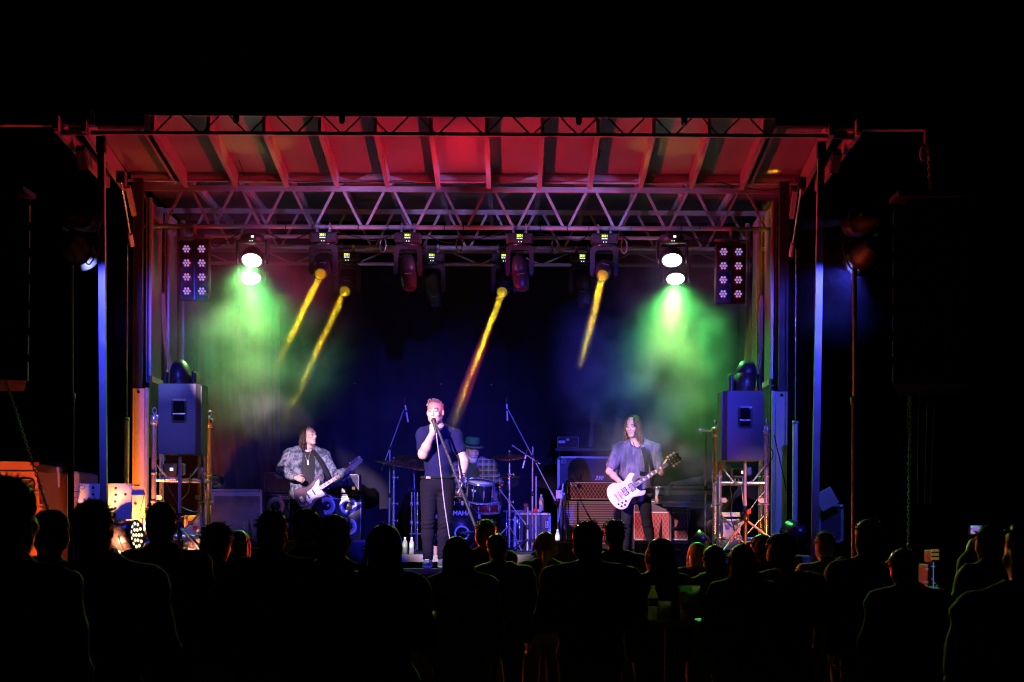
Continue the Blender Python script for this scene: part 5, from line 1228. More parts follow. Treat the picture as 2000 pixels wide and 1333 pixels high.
b = MB(); wbox(b,a+0.02,c-0.02,25.693,25.702,z0,z1-0.02); b.build('grille', ROWS, t)
for (x0,x1,zz0,zz1) in ((a+0.004,c-0.004,z1-0.022,z1-0.004),(a+0.004,c-0.004,z0-0.012,z0+0.006),(a+0.004,a+0.022,z0,z1-0.02),(c-0.022,c-0.004,z0,z1-0.02)):
    b = MB(); wbox(b,x0,x1,25.686,25.70,zz0,zz1,0.003); b.build('frame_strip', M_PALE, t)
t = thing('combo_amplifier', 'red diamond-grille combo amplifier right of the guitarist', 'amplifier', (WX(1290,25.6),25.6,ZDECK))
a,c,z0,z1 = rect(1236,978,1346,1056,25.6)
b = MB(); wbox(b,a,c,25.6,25.88,ZDECK+0.02,z1,0.014); b.build('cabinet', M_TOLEX, t)
zm = WZ(1001,25.6,1290)
b = MB(); wbox(b,a+0.02,c-0.02,25.593,25.602,z0+0.02,zm-0.004); b.build('grille', DIA2, t)
b = MB(); wbox(b,a+0.02,c-0.02,25.592,25.602,zm+0.004,z1-0.02); b.build('upper_panel', M_WOODC, t)
b = MB(); piping(b,a+0.016,c-0.016,z0+0.016,z1-0.014,25.59,0.005); b.tube((a+0.018,25.59,zm),(c-0.018,25.59,zm),0.006,n=6); b.build('piping', M_WHITE, t)
b = MB(); wbox(b,a+0.1,c-0.1,25.65,25.8,z1,z1+0.02); b.build('handle', M_BLACK, t)
# teal-lit stand at left of the amps
t = thing('guitar_stand', 'angled folding stand lit teal against the amplifiers', 'stand', (WX(1095,25.5),25.5,ZDECK))
b = MB(); b.bar(W(1100,945,25.5),W(1090,1020,25.5),0.02); b.bar(W(1086,965,25.5),W(1103,965,25.5),0.025); b.build('stand_frame', M_ALU, t)
b = MB(); pb(b,1086,958,1100,974,25.45,0.06); b.build('cradle', M_ALU, t)
b = MB(); b.bar(W(1095,960,25.45),W(1096,1070,25.6),0.015); b.build('leg', M_ALU, t)
# stringed instruments waiting on the shelf
def standing_neck(label, x0, y0, x1, y1, d, mtl):
    t = thing('standing_guitar', label, 'guitar', W(x0,y0,d), group='guitars standing behind the guitarist')
    a_, c_ = W(x0,y0,d), W(x1,y1,d); v_ = (c_-a_).normalized()
    b = MB(); b.bar(a_,c_,0.05,0.025,up=(0,1,0)); b.build('neck', mtl, t)
    b = MB(); b.bar(c_,c_+v_*0.17,0.075,0.02,up=(0,1,0)); hd = b.build('headstock', mtl, t)
    for k in range(3):
        for sx in (-1,1):
            p = c_+v_*(0.03+0.05*k)+Vector((sx*0.048,0,0)); b = MB(); b.box(p,(0.025,0.012,0.018)); b.build('tuning_peg', M_BLACK, hd)
    return t
t = standing_neck('dark upright guitar neck behind the small amplifier', 1153, 874, 1157, 826, 26.9, mat('dark_wood',(0.06,0.03,0.02),0.4))
t = standing_neck('red-brown guitar neck leaning just left of the guitarist\'s face', 1196, 878, 1204, 842, 26.7, mat('red_wood',(0.25,0.06,0.03),0.35))
# cases right of the guitarist
t, q = road_case('orange-lit flight case under the stagehand\'s forearm', 1280, 1402, 950, 984, 25.3, 0.5, M_WOODC, 963)
latch(t, WX(1303,25.3,963), 25.29, WZ(962,25.3,1303), 0.085)
b = MB(); pb(b,1282,970,1292,982,25.296,0.01); b.build('corner_plate', M_ORANGE, t)
b = MB(); pb(b,1297,981,1404,990,25.34,0.4); tag(b.build('wooden_board', M_PLATE), 'pale board lying under the orange-lit flight case', 'board')
b = MB(); pb(b,1295,988,1312,1077,25.5,0.3); 
tr = thing('case_trestle', 'dark trestle holding up the orange-lit flight case', 'trestle', (WX(1340,25.5),25.5,ZDECK))
for px in (1310,1395):
    b = MB(); x = WX(px,25.5,1020); b.tube((x,25.5,ZDECK),(x,25.5,WZ(990,25.5)),0.018,n=8); b.build('leg', M_BLACK, tr)
b = MB(); b.tube((WX(1310,25.5,1030),25.5,WZ(1030,25.5)),(WX(1395,25.5,1030),25.5,WZ(1030,25.5)),0.012,n=8); b.build('stretcher', M_BLACK, tr)
b = MB(); pb(b,1362,965,1376,978,25.2,0.1,0.01); pb(b,1352,970,1362,979,25.22,0.08,0.008); t = tag(b.build('cloth_bundle', mat('blue_cloth',(0.18,0.22,0.45),0.8)), 'folded blue cloth on the edge of the pale board', 'cloth')
# ------------------------------------------------------------------ monitor wedges on the platform
def wedge(label, px, w_, mtl):
    x = WX(px,20.15,1060); t = thing('monitor_wedge', label, 'stage monitor', (x,20.15,ZLOW), group='monitor wedges along the platform')
    poly = [(0.0,0.0),(0.36,0.0),(0.36,0.12),(0.06,0.29),(0.0,0.29)]           # y (upstage), z
    T = Matrix(((0,0,1,x-w_/2),(1,0,0,19.98),(0,1,0,ZLOW),(0,0,0,1)))
    b = MB(); b.prism(poly, w_, T); b.build('cabinet', mtl, t)
    b = MB(); wbox(b,x-w_/2+0.02,x+w_/2-0.02,19.974,19.982,ZLOW+0.262,ZLOW+0.282); b.build('top_trim', M_PALE, t)
    b = MB(); b.box((x+w_*0.22,19.976,ZLOW+0.2),(0.13,0.008,0.06),bev=0.003); hp = b.build('handle_cup', M_BLACK, t)
    b = MB(); b.tube((x+w_*0.22-0.055,19.968,ZLOW+0.2),(x+w_*0.22+0.055,19.968,ZLOW+0.2),0.008,n=8); b.build('handle_grip', M_STEEL, hp)
    b = MB(); b.bar((x,20.34,ZLOW+0.14),(x,20.06,ZLOW+0.295),w_-0.06,0.006,up=(1,0,0)); b.build('grille', M_BLACK, t)
M_WBLUE = mat('wedge_carpet_blue',(0.07,0.10,0.32),0.8,0,0.3,30,0.4,300)
for px, m_, lab in ((486,M_WBLUE,'blue stage monitor at the left end of the platform'),(602,M_WBLUE,'blue stage monitor in front of the bassist'),(700,M_WBLUE,'blue stage monitor left of the water bottles'),(1107,M_WBLUE,'blue stage monitor in front of the striped cabinet'),(1292,M_GREY,'grey stage monitor with red-lit handle below the red amplifier')):
    wedge(lab, px, 0.5 if px < 1200 else 0.56, m_)
b = MB(); wbox(b,1.45,1.95,19.73,20.34,ZLOW-0.06,ZLOW-0.002); t = thing('platform_extension','extra platform section under the grey stage monitor','platform',(1.7,20,0)); b.build('deck_panel', M_DECK, t)
# ------------------------------------------------------------------ left wing: plates, truck
def plate(label, x0, x1, y0, y1, d, holes, brk=None):
    t = thing('perforated_plate', label, 'steel plate', W((x0+x1)/2,y1,d), group='bolt plates by the left column')
    b = MB(); pb(b,x0,y0,x1,y1,d,0.03); b.build('plate', M_PLATE, t)
    for (px, py) in holes:
        b = MB(); b.lathe([(0.013,0.002),(0.0145,0.0005),(0.013,-0.001)],12,facing(W(px,py,d-0.002)))
        b.lathe([(0.0125,0.0015),(0.001,0.0012)],12,facing(W(px,py,d-0.001))); b.build('bolt_hole', M_BLACK, t)
    return t
t = plate('pink-lit plate with bolt holes left of the corner post', 152, 194, 945, 990, 20.3, [(182,953),(182,966),(182,979)])
b = MB(); b.path([W(161,951,20.27)+Vector((0.025*math.cos(a),0,0.025*math.sin(a))) for a in [R(k) for k in range(0,360,30)]],0.009,6,closed=True); b.tube(W(157,957,20.27),W(152,985,20.27),0.008,n=6); b.build('padlock', M_STEEL, t)
plate('pink-lit plate with a column of bolt holes right of the corner post', 208, 257, 945, 1014, 20.3, [(226,954),(226,967),(225,980),(225,993),(224,1006),(245,966)])
t = plate('tall pale plate standing behind the bolt plates', 236, 283, 968, 1060, 20.9, [(265,984)])
b = MB(); pb(b,256,950,281,967,20.92,0.03); b.build('upper_plate', M_PLATE, t)
b = MB(); pb(b,262,947,272,950,20.9,0.03); b.build('clip', M_BLACK, t)
t = thing('screw_jack', 'dark jack foot below the bolt plates', 'jack', (WX(240,20.6),20.6,0))
b = MB(); x = WX(240,20.6,1030); b.tube((x,20.6,0.05),(x,20.6,WZ(1012,20.6)),0.03,n=12); b.build('screw_tube', M_STEEL, t)
b = MB(); b.box((x,20.6,0.025),(0.3,0.3,0.05)); b.build('foot', M_STEEL, t)
b = MB(); pb(b,208,1014,236,1180,20.45,0.05); b.build('skirt_panel', M_PLATE, t)
t = thing('ratchet_wrench', 'open-ended spanner hung on a cord beside the tall plate', 'spanner', W(278,1050,20.6))
b = MB(); b.bar(W(279,1055,20.6),W(278,1014,20.6),0.02,0.008); b.lathe([(0.014,0),(0.026,0.002),(0.026,0.01),(0.014,0.012)],10,facing(W(278,1010,20.6)),a0=R(120),a1=R(420)); b.build('shaft', M_STEEL, t)
b = MB(); b.tube(W(283,962,20.7),W(266,1030,20.5),0.004,n=6); tag(b.build('guy_cable', M_RUB), 'thin dark cord slanting across the tall pale plate', 'cable')
# van: body panels with window recess and wheel arch
DV = 24.2
van = thing('parked_van', 'orange-lit van parked beyond the left wing', 'van', (WX(-40,DV),DV,0))
M_VAN = mat('van_paint',(0.80,0.36,0.05),0.35,0,0.12,3)
b = MB(); xr = WX(80,DV,950); xl = WX(-420,DV,950); zt_ = WZ(902,DV,0)
poly = [(xl,0.45),(xr+0.02,0.45),(xr+0.02,1.0),(xr-0.01,1.9),(xr-0.05,zt_-0.12),(xr-0.10,zt_-0.02),(xr-0.18,zt_),(xl,zt_+0.03)]
T = Matrix(((1,0,0,0),(0,0,-1,DV+1.8),(0,1,0,0),(0,0,0,1)))
b.prism(poly, 1.8, T); b.build('body', M_VAN, van)
b = MB(); a,c,z0,z1 = rect(18,938,64,958,DV); wbox(b,a,c,DV-0.012,DV+0.01,z0,z1,0.01); wn = b.build('side_window', mat('van_window',(0.45,0.2,0.05),0.2,0,0.1), van)
b = MB(); piping(b,a-0.02,c+0.02,z0-0.02,z1+0.02,DV-0.008,0.012,6,0.05); b.build('window_rubber', M_RUB, wn)
b = MB(); b.path(curve_pts([W(-6,1060,DV-0.01),W(0,1010,DV-0.01),W(30,978,DV-0.01),W(55,985,DV-0.01),W(66,1010,DV-0.01),W(70,1060,DV-0.01)],6),0.016,6); b.build('wheel_arch', M_RUB, van)
b = MB(); b.tube((xl,DV-0.006,WZ(920,DV,20)),(xr-0.06,DV-0.006,WZ(920,DV,20)),0.008,n=6); b.build('drip_rail', M_RUB, van)
b = MB(); pb(b,58,903,76,910,DV-0.01,0.02); b.build('marker_lamp', mat('brown_plastic',(0.25,0.08,0.03),0.3), van)
for py in (985,992):
    b = MB(); pb(b,78,py,83,py+4,DV-0.02,0.04); b.build('hinge', M_VAN, van)
b = MB(); cxw = WX(36,DV,1100); b.lathe([(0.2,0.0),(0.33,0.01),(0.34,0.1),(0.33,0.2),(0.2,0.21)],28,Matrix.Translation((cxw,DV+0.22,0.34)) @ Matrix.Rotation(R(90),4,'X')); wh = b.build('wheel', M_RUB, van)
b = MB(); b.lathe([(0.001,0.205),(0.19,0.212),(0.2,0.2)],24,Matrix.Translation((cxw,DV+0.22,0.34)) @ Matrix.Rotation(R(90),4,'X')); b.build('rim', M_STEEL, wh)
tr = thing('tractor_cab', 'dim blue-white truck cab seen between the van and the bolt plates', 'truck', (WX(120,25.5),25.5,0))
M_CAB = mat('cab_white',(0.5,0.5,0.55),0.4,0,0.15)
b = MB(); wbox(b,WX(84,25.5),WX(118,25.5),25.6,27.2,0.5,WZ(905,25.5),0.06); b.build('cab_body', M_BLACK, tr)
b = MB(); pb(b,130,921,154,1040,25.45,1.2,0.03); b.build('side_box', M_CAB, tr)
b = MB(); pb(b,96,912,116,922,25.4,0.2,0.02); b.build('roof_visor', M_CAB, tr)
b = MB(); b.path(curve_pts([W(112,912,25.3),W(114,925,25.3),W(115,945,25.3),W(113,952,25.3)],5),0.02,6); b.build('mirror', M_CAB, tr)
b = MB(); pb(b,82,960,94,975,25.4,0.1,0.01); b.build('step_plate', M_CAB, tr)
b = MB(); pb(b,132,960,154,961,25.444,0.01); pb(b,132,971,154,972,25.444,0.01); b.build('panel_seam', M_RUB, tr)
# ------------------------------------------------------------------ line arrays and right-hand gear
def line_array(label, px, ytop, n, d, side, h):
    top = W(px,ytop,d); t = thing('line_array', label, 'loudspeaker array', top, group='hanging line arrays')
    b = MB(); b.box(top+Vector((0,0.1,0.06)),(0.7,0.5,0.05)); b.build('fly_frame', M_BLACK, t)
    ang = 0.0; p = Vector((top.x, d, top.z))
    for k in range(n):
        ang = R(1.0+0.55*k*k*0.5)
        Mx = Matrix.Translation(p) @ Matrix.Rotation(R(9)*-side,4,'Z') @ Matrix.Rotation(-ang,4,'X')
        b = MB(); poly = [(-0.36,-0.0),(0.36,-0.0),(0.30,0.42),(-0.30,0.42)]
        b.prism(poly, h-0.012, Mx, -(h-0.006)); cb = b.build('array_cabinet', M_BLACK, t)
        b = MB(); b.box((0,-0.012,-h/2),(0.66,0.014,h-0.05),Mx); b.build('grille', mat('array_grille',(0.05,0.05,0.05),0.5,0.3), cb)
        for sx in (-1,1):
            b = MB(); b.box((sx*0.355,0.06,-h/2),(0.02,0.10,h*0.55),Mx); b.build('side_rigging', M_STEEL, cb)
            b = MB(); b.box((sx*0.335,0.24,-h/2),(0.03,0.10,h*0.45),Mx); b.build('side_handle', M_STEEL, cb)
        p = Mx @ Vector((0,0,-h))
    return t
line_array('curved hanging array of dark loudspeakers at the far left edge', -18, 385, 7, 19.2, -1, 0.255)
line_array('curved hanging array of dark loudspeakers at far right', 1820, 395, 7, 19.2, 1, 0.255)
for k, (x0,x1) in enumerate(((1772,1778),(1795,1792),(1812,1806),(1826,1818))):
    b = MB(); b.tube(W(x0,745,19.3),W(x1,985,19.3),0.006,n=6); tag(b.build('hanging_cable', M_RUB), ['first','second','third','fourth'][k]+' dim cable hanging below the right-hand array, counted from the stage', 'cable')
t = thing('equipment_rack', 'small dark equipment rack with amber-lit panels in the far-right crowd gap', 'equipment rack', (WX(1822,17),17,0))
a,c,z0,z1 = rect(1812,1072,1840,1180,17.0)
b = MB(); wbox(b,a,c,17,17.4,0.05,WZ(1098,17),0.01); b.build('lower_rack', M_BLACK, t)
b = MB(); wbox(b,a+0.03,c-0.005,17,17.3,WZ(1096,17),WZ(1070,17),0.01); b.build('upper_rack', M_BLACK, t)
for k in range(3):
    y_ = 1073+k*8; b = MB(); pb(b,1820,y_,1834,y_+5,16.985,0.02); b.build('lit_panel', mat('amber_panel',(0.3,0.2,0.05),0.4,emit=(1,0.55,0.12),estr=0.12), t)
for k in range(9):
    b = MB(); p = W(random.uniform(1808,1834),random.uniform(1105,1150),16.97); b.box(p,(random.uniform(0.01,0.04),0.01,0.008)); b.build('indicator', glow('indicator_blue',(0.25,0.35,1.0),0.3) if k%3 else glow('indicator_green',(0.2,0.8,0.2),0.2), t)
b = MB(); b.tube(W(1823,1098,16.96),W(1823,1150,16.96),0.004,n=6); b.build('edge_strip', glow('indicator_blue',(0.25,0.35,1.0),0.3), t)
t, q = road_case('dim open case leaning behind the right corner post', 1598, 1648, 985, 1060, 21.5, 0.5, M_WOODC)
b = MB(); b.bar(W(1598,984,21.4),W(1630,966,21.4),0.2,0.02,up=(0,1,0)); b.build('open_lid', mat('lid_green',(0.35,0.4,0.3),0.6), t)

# ------------------------------------------------------------------ cables looped along the trusses
rnd = random.Random(12)
def swag(label, pts, d, r=0.007):
    b = MB(); b.path(curve_pts([W(x,y,d) for x,y in pts],6), r, 6); tag(b.build('truss_cable', M_RUB), label, 'cable', 'cables along the roof trusses')
swag('black cable swagging between the first two front moving lights', [(655,452),(690,462),(735,470),(775,455)], D1+0.08)
swag('black cable swagging between the two middle front moving lights', [(822,452),(870,474),(930,468),(985,452)], D1+0.08)
swag('black cable looping over the middle of the front truss', [(895,462),(925,450),(960,440),(985,430),(990,445)], D1+0.06)
swag('black cable swagging left of the fourth front moving light', [(1040,455),(1085,462),(1130,470),(1155,455)], D1+0.08)
swag('black cable running to the right wash light', [(1205,450),(1235,475),(1270,482),(1290,465)], D1+0.08)
swag('black cable running to the left wash light', [(520,455),(560,470),(590,462),(606,452)], D1+0.08)
swag('black cable from the left wash light to the blinder panel', [(470,455),(440,472),(420,482),(405,468)], D1+0.05)
swag('black cable from the right wash light to the blinder panel', [(1335,455),(1365,470),(1385,475),(1400,462)], D1+0.05)
for k, px in enumerate((558,610,700,758,868,905,1055,1108,1150,1232,1330,1366,1446)):
    b = MB(); x = WX(px,D1,445); z = WZ(445,D1,px)
    b.path([Vector((x,D1,z))+Vector((0,0.030*math.cos(a),0.030*math.sin(a))) for a in [R(q) for q in range(0,360,40)]],0.006,6,closed=True); o = b.build('cable_tie', M_RUB, None)
    o.parent = t1; o.location = -Vector(ROOTS[t1.name].translation)

for k, (lab, pts) in enumerate((('thin cable slung under the canopy panels left of centre', [(430,240),(446,270),(462,300),(472,330),(478,345)]),
    ('thin cable slung along the hinge line of the canopy', [(520,352),(640,357),(760,356),(880,360),(1000,358),(1120,362)]),
    ('thin cable hanging in a bight at the right end of the canopy', [(1400,356),(1440,364),(1490,372),(1530,366),(1545,352)]))):
    b = MB(); b.path(curve_pts([W(x,y,21.9 if k else 20.8+0.3*i) for i,(x,y) in enumerate(pts)],6), 0.005, 6); tag(b.build('canopy_cable', M_RUB), lab, 'cable')

# ------------------------------------------------------------------ people
def V3(v): return np.array(v, float)
def nrm(v): v = V3(v); return v/max(1e-9, np.linalg.norm(v))
def frame(fwd, up=(0,0,1)):
    y = -nrm(fwd); x = nrm(np.cross(y, V3(up))); z = np.cross(x, y)
    return np.stack([x, y, z], 1)
def head_sdf(s, c, Q, sz=1.0, nose=1.0, ears=True, k=0.012):
    P = lambda x, y, z: V3(c)+Q @ (V3((x,y,z))*sz)
    e = lambda p, r, kk=k, sub=False: s.ell(P(*p), V3(r)*sz, Q, kk, sub)
    l = lambda a, b, ra, rb, kk=k: s.limb(P(*a), P(*b), ra*sz, rb*sz, kk)
    e((0,0.014,0.034),(0.077,0.096,0.084)); e((0,-0.03,-0.04),(0.062,0.068,0.078),0.03)
    for sx in (-1,1):
        l((sx*0.052,0.0,-0.055),(sx*0.012,-0.074,-0.098),0.022,0.016,0.025)
        e((sx*0.04,-0.072,-0.02),(0.024,0.022,0.022),0.02)
        if ears: e((sx*0.079,0.012,-0.01),(0.010,0.019,0.032),0.006)
    e((0,-0.08,-0.1),(0.024,0.017,0.016),0.015)
    l((-0.034,-0.084,0.028),(0.034,-0.084,0.028),0.013,0.013,0.015)
    for sx in (-1,1): e((sx*0.031,-0.103,0.009),(0.018,0.014,0.011),0.008,True)
    l((0,-0.092,0.012),(0,-0.111*nose,-0.028),0.008,0.012,0.010); e((0.0,-0.098,-0.032),(0.018,0.012,0.009),0.008)
    e((0,-0.094,-0.055),(0.025,0.010,0.007),0.008); e((0,-0.092,-0.068),(0.022,0.011,0.007),0.008)
    return P
def torso_sdf(s, J, g=0.0, wide=1.0, belly=1.0, k=0.05):
    nk, a, b, h0, h1 = [V3(J[q]) for q in ('neck','shR','shL','hipR','hipL')]
    mh = (h0+h1)/2; up = nk-mh; L = np.linalg.norm(up); x = nrm(b-a); y = nrm(np.cross(up, x)); Q = np.stack([x, y, nrm(up)], 1)
    w_ = np.linalg.norm(b-a)/2
    s.ell(mh+up*0.70, (w_*0.90*wide+g, 0.112+g, L*0.27+g), Q, k); s.ell(mh+up*0.40, (w_*0.80*wide*belly+g, 0.105*belly+g, L*0.30+g), Q, k)
    s.ell(mh+up*0.08, (w_*0.86*wide+g, 0.112+g, L*0.20+g), Q, k)
    s.limb(a, b, 0.058+g, 0.058+g, k); s.limb(nk+up*0.03, a, 0.048+g, 0.055+g, k); s.limb(nk+up*0.03, b, 0.048+g, 0.055+g, k)
    return Q
def arm_sdf(s, sh, el, wr, g=0.0, r=(0.052,0.042,0.028), frac=1.0, k=0.025, cuff=0.0):
    sh, el, wr = V3(sh), V3(el), V3(wr)
    if frac <= 1.0: s.limb(sh, sh+(el-sh)*frac, r[0]+g, r[0]+(r[1]-r[0])*frac+g+cuff, k); return
    s.limb(sh, el, r[0]+g, r[1]+g, k); f = frac-1.0
    m = el+(wr-el)*min(f,0.35); s.limb(el, m, r[1]+g, r[1]*0.98+g, k)
    if f > 0.35: s.limb(m, el+(wr-el)*f, r[1]*0.98+g, r[1]+(r[2]-r[1])*f+g+cuff, k)
def leg_sdf(s, hip, kn, an, g=0.0, r=(0.085,0.056,0.038), frac=2.0, k=0.03):
    hip, kn, an = V3(hip), V3(kn), V3(an)
    if frac <= 1.0: s.limb(hip, hip+(kn-hip)*frac, r[0]+g, r[0]+(r[1]-r[0])*frac+g, k); return
    s.limb(hip, kn, r[0]+g, r[1]+g, k); f = frac-1; m = kn+(an-kn)*0.32
    s.limb(kn, m, r[1]+g, r[1]*0.98+g, k); s.limb(m, kn+(an-kn)*f, r[1]*0.98+g, r[1]+(r[2]-r[1])*f+g, k)
def hand_sdf(s, w, f, n, t, curl=0.5, sc=1.0, thumb=0.6):
    w = V3(w); f = nrm(f); n = V3(n); n = nrm(n-f*(n@f)); t0 = np.cross(n, f); t = t0 if t0 @ V3(t) > 0 else -t0
    Q = np.stack([t, n, f], 1)
    if np.linalg.det(Q) < 0: Q = np.stack([-t, n, f], 1)
    s.ell(w+f*0.048*sc, V3((0.040,0.017,0.052))*sc, Q, 0.012); s.limb(w-f*0.01, w+f*0.03*sc, 0.026*sc, 0.024*sc, 0.012)
    for i in range(4):
        p = w+f*(0.086-0.005*abs(i-1))*sc+t*(0.030-0.0205*i)*sc; ang = 0.1
        ln = (0.95,1.06,1.0,0.8)[i]; rr = 0.0092
        for j, L in enumerate((0.042,0.028,0.022)):
            ang += curl*(0.75,1.0,0.7)[j]*(1+0.05*i); q = p+(f*math.cos(ang)+n*math.sin(ang))*L*ln*sc
            s.limb(p, q, rr*sc, (rr-0.0008)*sc, 0.004); p = q; rr -= 0.0007
    p = w+f*0.022*sc+t*0.030*sc; d1 = nrm(f*0.65+t*0.6+n*0.45*thumb); q = p+d1*0.044*sc; d2 = nrm(d1*0.5+f*0.5+n*0.6*thumb); r_ = q+d2*0.032*sc
    s.limb(p, q, 0.0125*sc, 0.0105*sc, 0.008); s.limb(q, r_, 0.0105*sc, 0.008*sc, 0.004)
def shoe_sdf(s, an, toe, floor, g=0.0):
    an = V3(an); t = nrm((toe[0],toe[1],0)); h = V3((an[0],an[1],floor+0.04)) - t*0.045; x = np.cross(t, V3((0,0,1)))
    s.limb(h, h+t*0.10, 0.037+g, 0.040+g, 0.02); s.limb(h+t*0.10, h+t*0.20+V3((0,0,-0.012)), 0.040+g, 0.030+g, 0.02); s.limb(an+V3((0,0,-0.01)), h+t*0.06+V3((0,0,0.02)), 0.040+g, 0.042+g, 0.03)
    s.cut((0,0,floor+0.001),(0,0,-1))
def bounds(pts, m): P = np.array([V3(p) for p in pts]); return P.min(0)-m, P.max(0)+m
def put(name, sdf, mtl, root, parent=None, relax=1):
    me = sdf.mesh(name, ROOTS[root.name].inverted(), relax); me.materials.append(mtl)
    return link(name, me, parent or root)
def folds(amp, fx, fz, seed=0.0): return lambda X, Y, Z: amp*np.sin(fx*X+4*np.sin(9*Z+seed)+seed)*np.cos(fz*Z+3*np.sin(8*X+seed*2))
def band(z0, w_, amp, fz, seed=0.0): return lambda X, Y, Z: amp*np.exp(-((Z-z0)/w_)**2)*np.sin(fz*Z+5*np.sin(14*X+seed)+3*np.sin(11*Y))
def face_bits(root, body, P, Q, skin, brow, closed=True, beard=None, mouth=True, eyes=True):
    T = lambda x, y, z: Vector(P(x,y,z))
    for sx in (-1,1):
        b = MB(); b.path([T(sx*0.014,-0.0985,0.030), T(sx*0.030,-0.0995,0.037), T(sx*0.047,-0.090,0.031)], [0.003,0.0042,0.002], 6); b.build('eyebrow', brow, root)
        if not eyes: continue
        b = MB()
        if closed: b.path([T(sx*0.018,-0.0935,0.009), T(sx*0.031,-0.0975,0.004), T(sx*0.045,-0.088,0.008)], [0.0016,0.0026,0.0016], 6); b.build('eyelid_line', mat('lash_dark',(0.03,0.018,0.015),0.7), root)
        else:
            M = Matrix.Translation(T(sx*0.031,-0.086,0.009)); b.lathe([(max(0.0005,0.012*math.cos(R(a))),0.012*math.sin(R(a))) for a in range(-90,91,30)],12,M); b.build('eye', mat('eye_dark',(0.10,0.07,0.06),0.15), root)
    if mouth: b = MB(); b.path([T(-0.022,-0.094,-0.062), T(-0.008,-0.1025,-0.0605), T(0.008,-0.1025,-0.0605), T(0.022,-0.094,-0.062)], [0.002,0.0032,0.0032,0.002], 6); b.build('lips', mat('lip_dark',(0.28,0.09,0.08),0.5), root)
def strands(name, root, P, rows, mtl, parent=None, n=90, length=0.3, r=0.0035, seed=1, a0=-110, a1=110, wave=0.012, drop=None, out=0.094, z0=0.05, spread=0.25, face_gap=0.0):
    """hair locks rooted round the skull, falling under their own weight; local y>0 is the back of the head"""
    rnd = random.Random(seed); b = MB()
    for i in range(n):
        a = R(rnd.uniform(a0,a1)); el = rnd.uniform(-0.1,1.0)
        x0, y0 = math.sin(a), math.cos(a)
        L = length*rnd.uniform(0.7,1.05); ph = rnd.uniform(0,6.28); pts = []
        for k in range(9):
            t = k/8; 
            if t < 0.25: q = t/0.25; rr = out*(0.55+0.45*q)*0.98; z = z0+0.062*(1-q*q)*(0.6+0.4*el)
            else: q = (t-0.25)/0.75; rr = out*(1.0+spread*q*(1-q*0.4)); z = z0-0.01-q*L
            wv = wave*math.sin(ph+t*9)*t
            pts.append(Vector(P(x0*rr*0.86+wv, y0*rr+0.012+wv*0.6, z)))
        b.path(pts, [r*0.8,r,r*1.15,r*1.2,r*1.2,r*1.1,r,r*0.8,r*0.35], 4)
    return b.build(name, mtl, parent or root)

SK1 = mat('skin_fair', (0.56,0.36,0.28), 0.45, 0, 0.08, 14, 0.05, 200)
SK2 = mat('skin_warm', (0.46,0.28,0.20), 0.48, 0, 0.10, 14, 0.05, 200)
H_BROWN = mat('hair_brown', (0.045,0.025,0.017), 0.55, 0, 0.35, 60); H_DARK = mat('hair_dark', (0.022,0.015,0.012), 0.5, 0, 0.35, 60)
H_BLOND = mat('hair_blond', (0.42,0.28,0.13), 0.45, 0, 0.3, 60); H_GREY = mat('hair_grey', (0.42,0.40,0.38), 0.5, 0, 0.3, 60); H_RED = mat('hair_auburn', (0.16,0.06,0.03), 0.42, 0, 0.3, 60)
C_NAVY = mat('shirt_navy', (0.010,0.010,0.065), 0.9, 0, 0.2, 8, 0.25, 160, spec=0.15); C_TEE = mat('tee_black', (0.018,0.018,0.022), 0.9, 0, 0.3, 8, 0.2, 200)
C_JEAN = mat('dark_jeans', (0.008,0.006,0.016), 0.85, 0, 0.35, 10, 0.35, 200, spec=0.12); C_BLK = mat('black_trousers', (0.012,0.011,0.015), 0.85, 0, 0.3, 10, 0.2, 200, spec=0.15)
C_DENIM = mottled('mottled_denim', [(0.30,(0.02,0.025,0.035)),(0.45,(0.07,0.09,0.13)),(0.54,(0.22,0.24,0.28)),(0.64,(0.05,0.06,0.10)),(0.75,(0.26,0.27,0.30))], 17, (1,1,0.7)); C_TIE = mottled('tie_dye_grey', [(0.28,(0.03,0.03,0.06)),(0.45,(0.07,0.07,0.14)),(0.55,(0.15,0.14,0.22)),(0.66,(0.06,0.07,0.16)),(0.78,(0.24,0.22,0.26))], 9, (1.6,1,0.45))
C_SHOE = mat('canvas_shoe', (0.10,0.12,0.20), 0.8, 0, 0.3, 14); C_SOLE = mat('white_rubber', (0.75,0.75,0.73), 0.5, 0, 0.1)
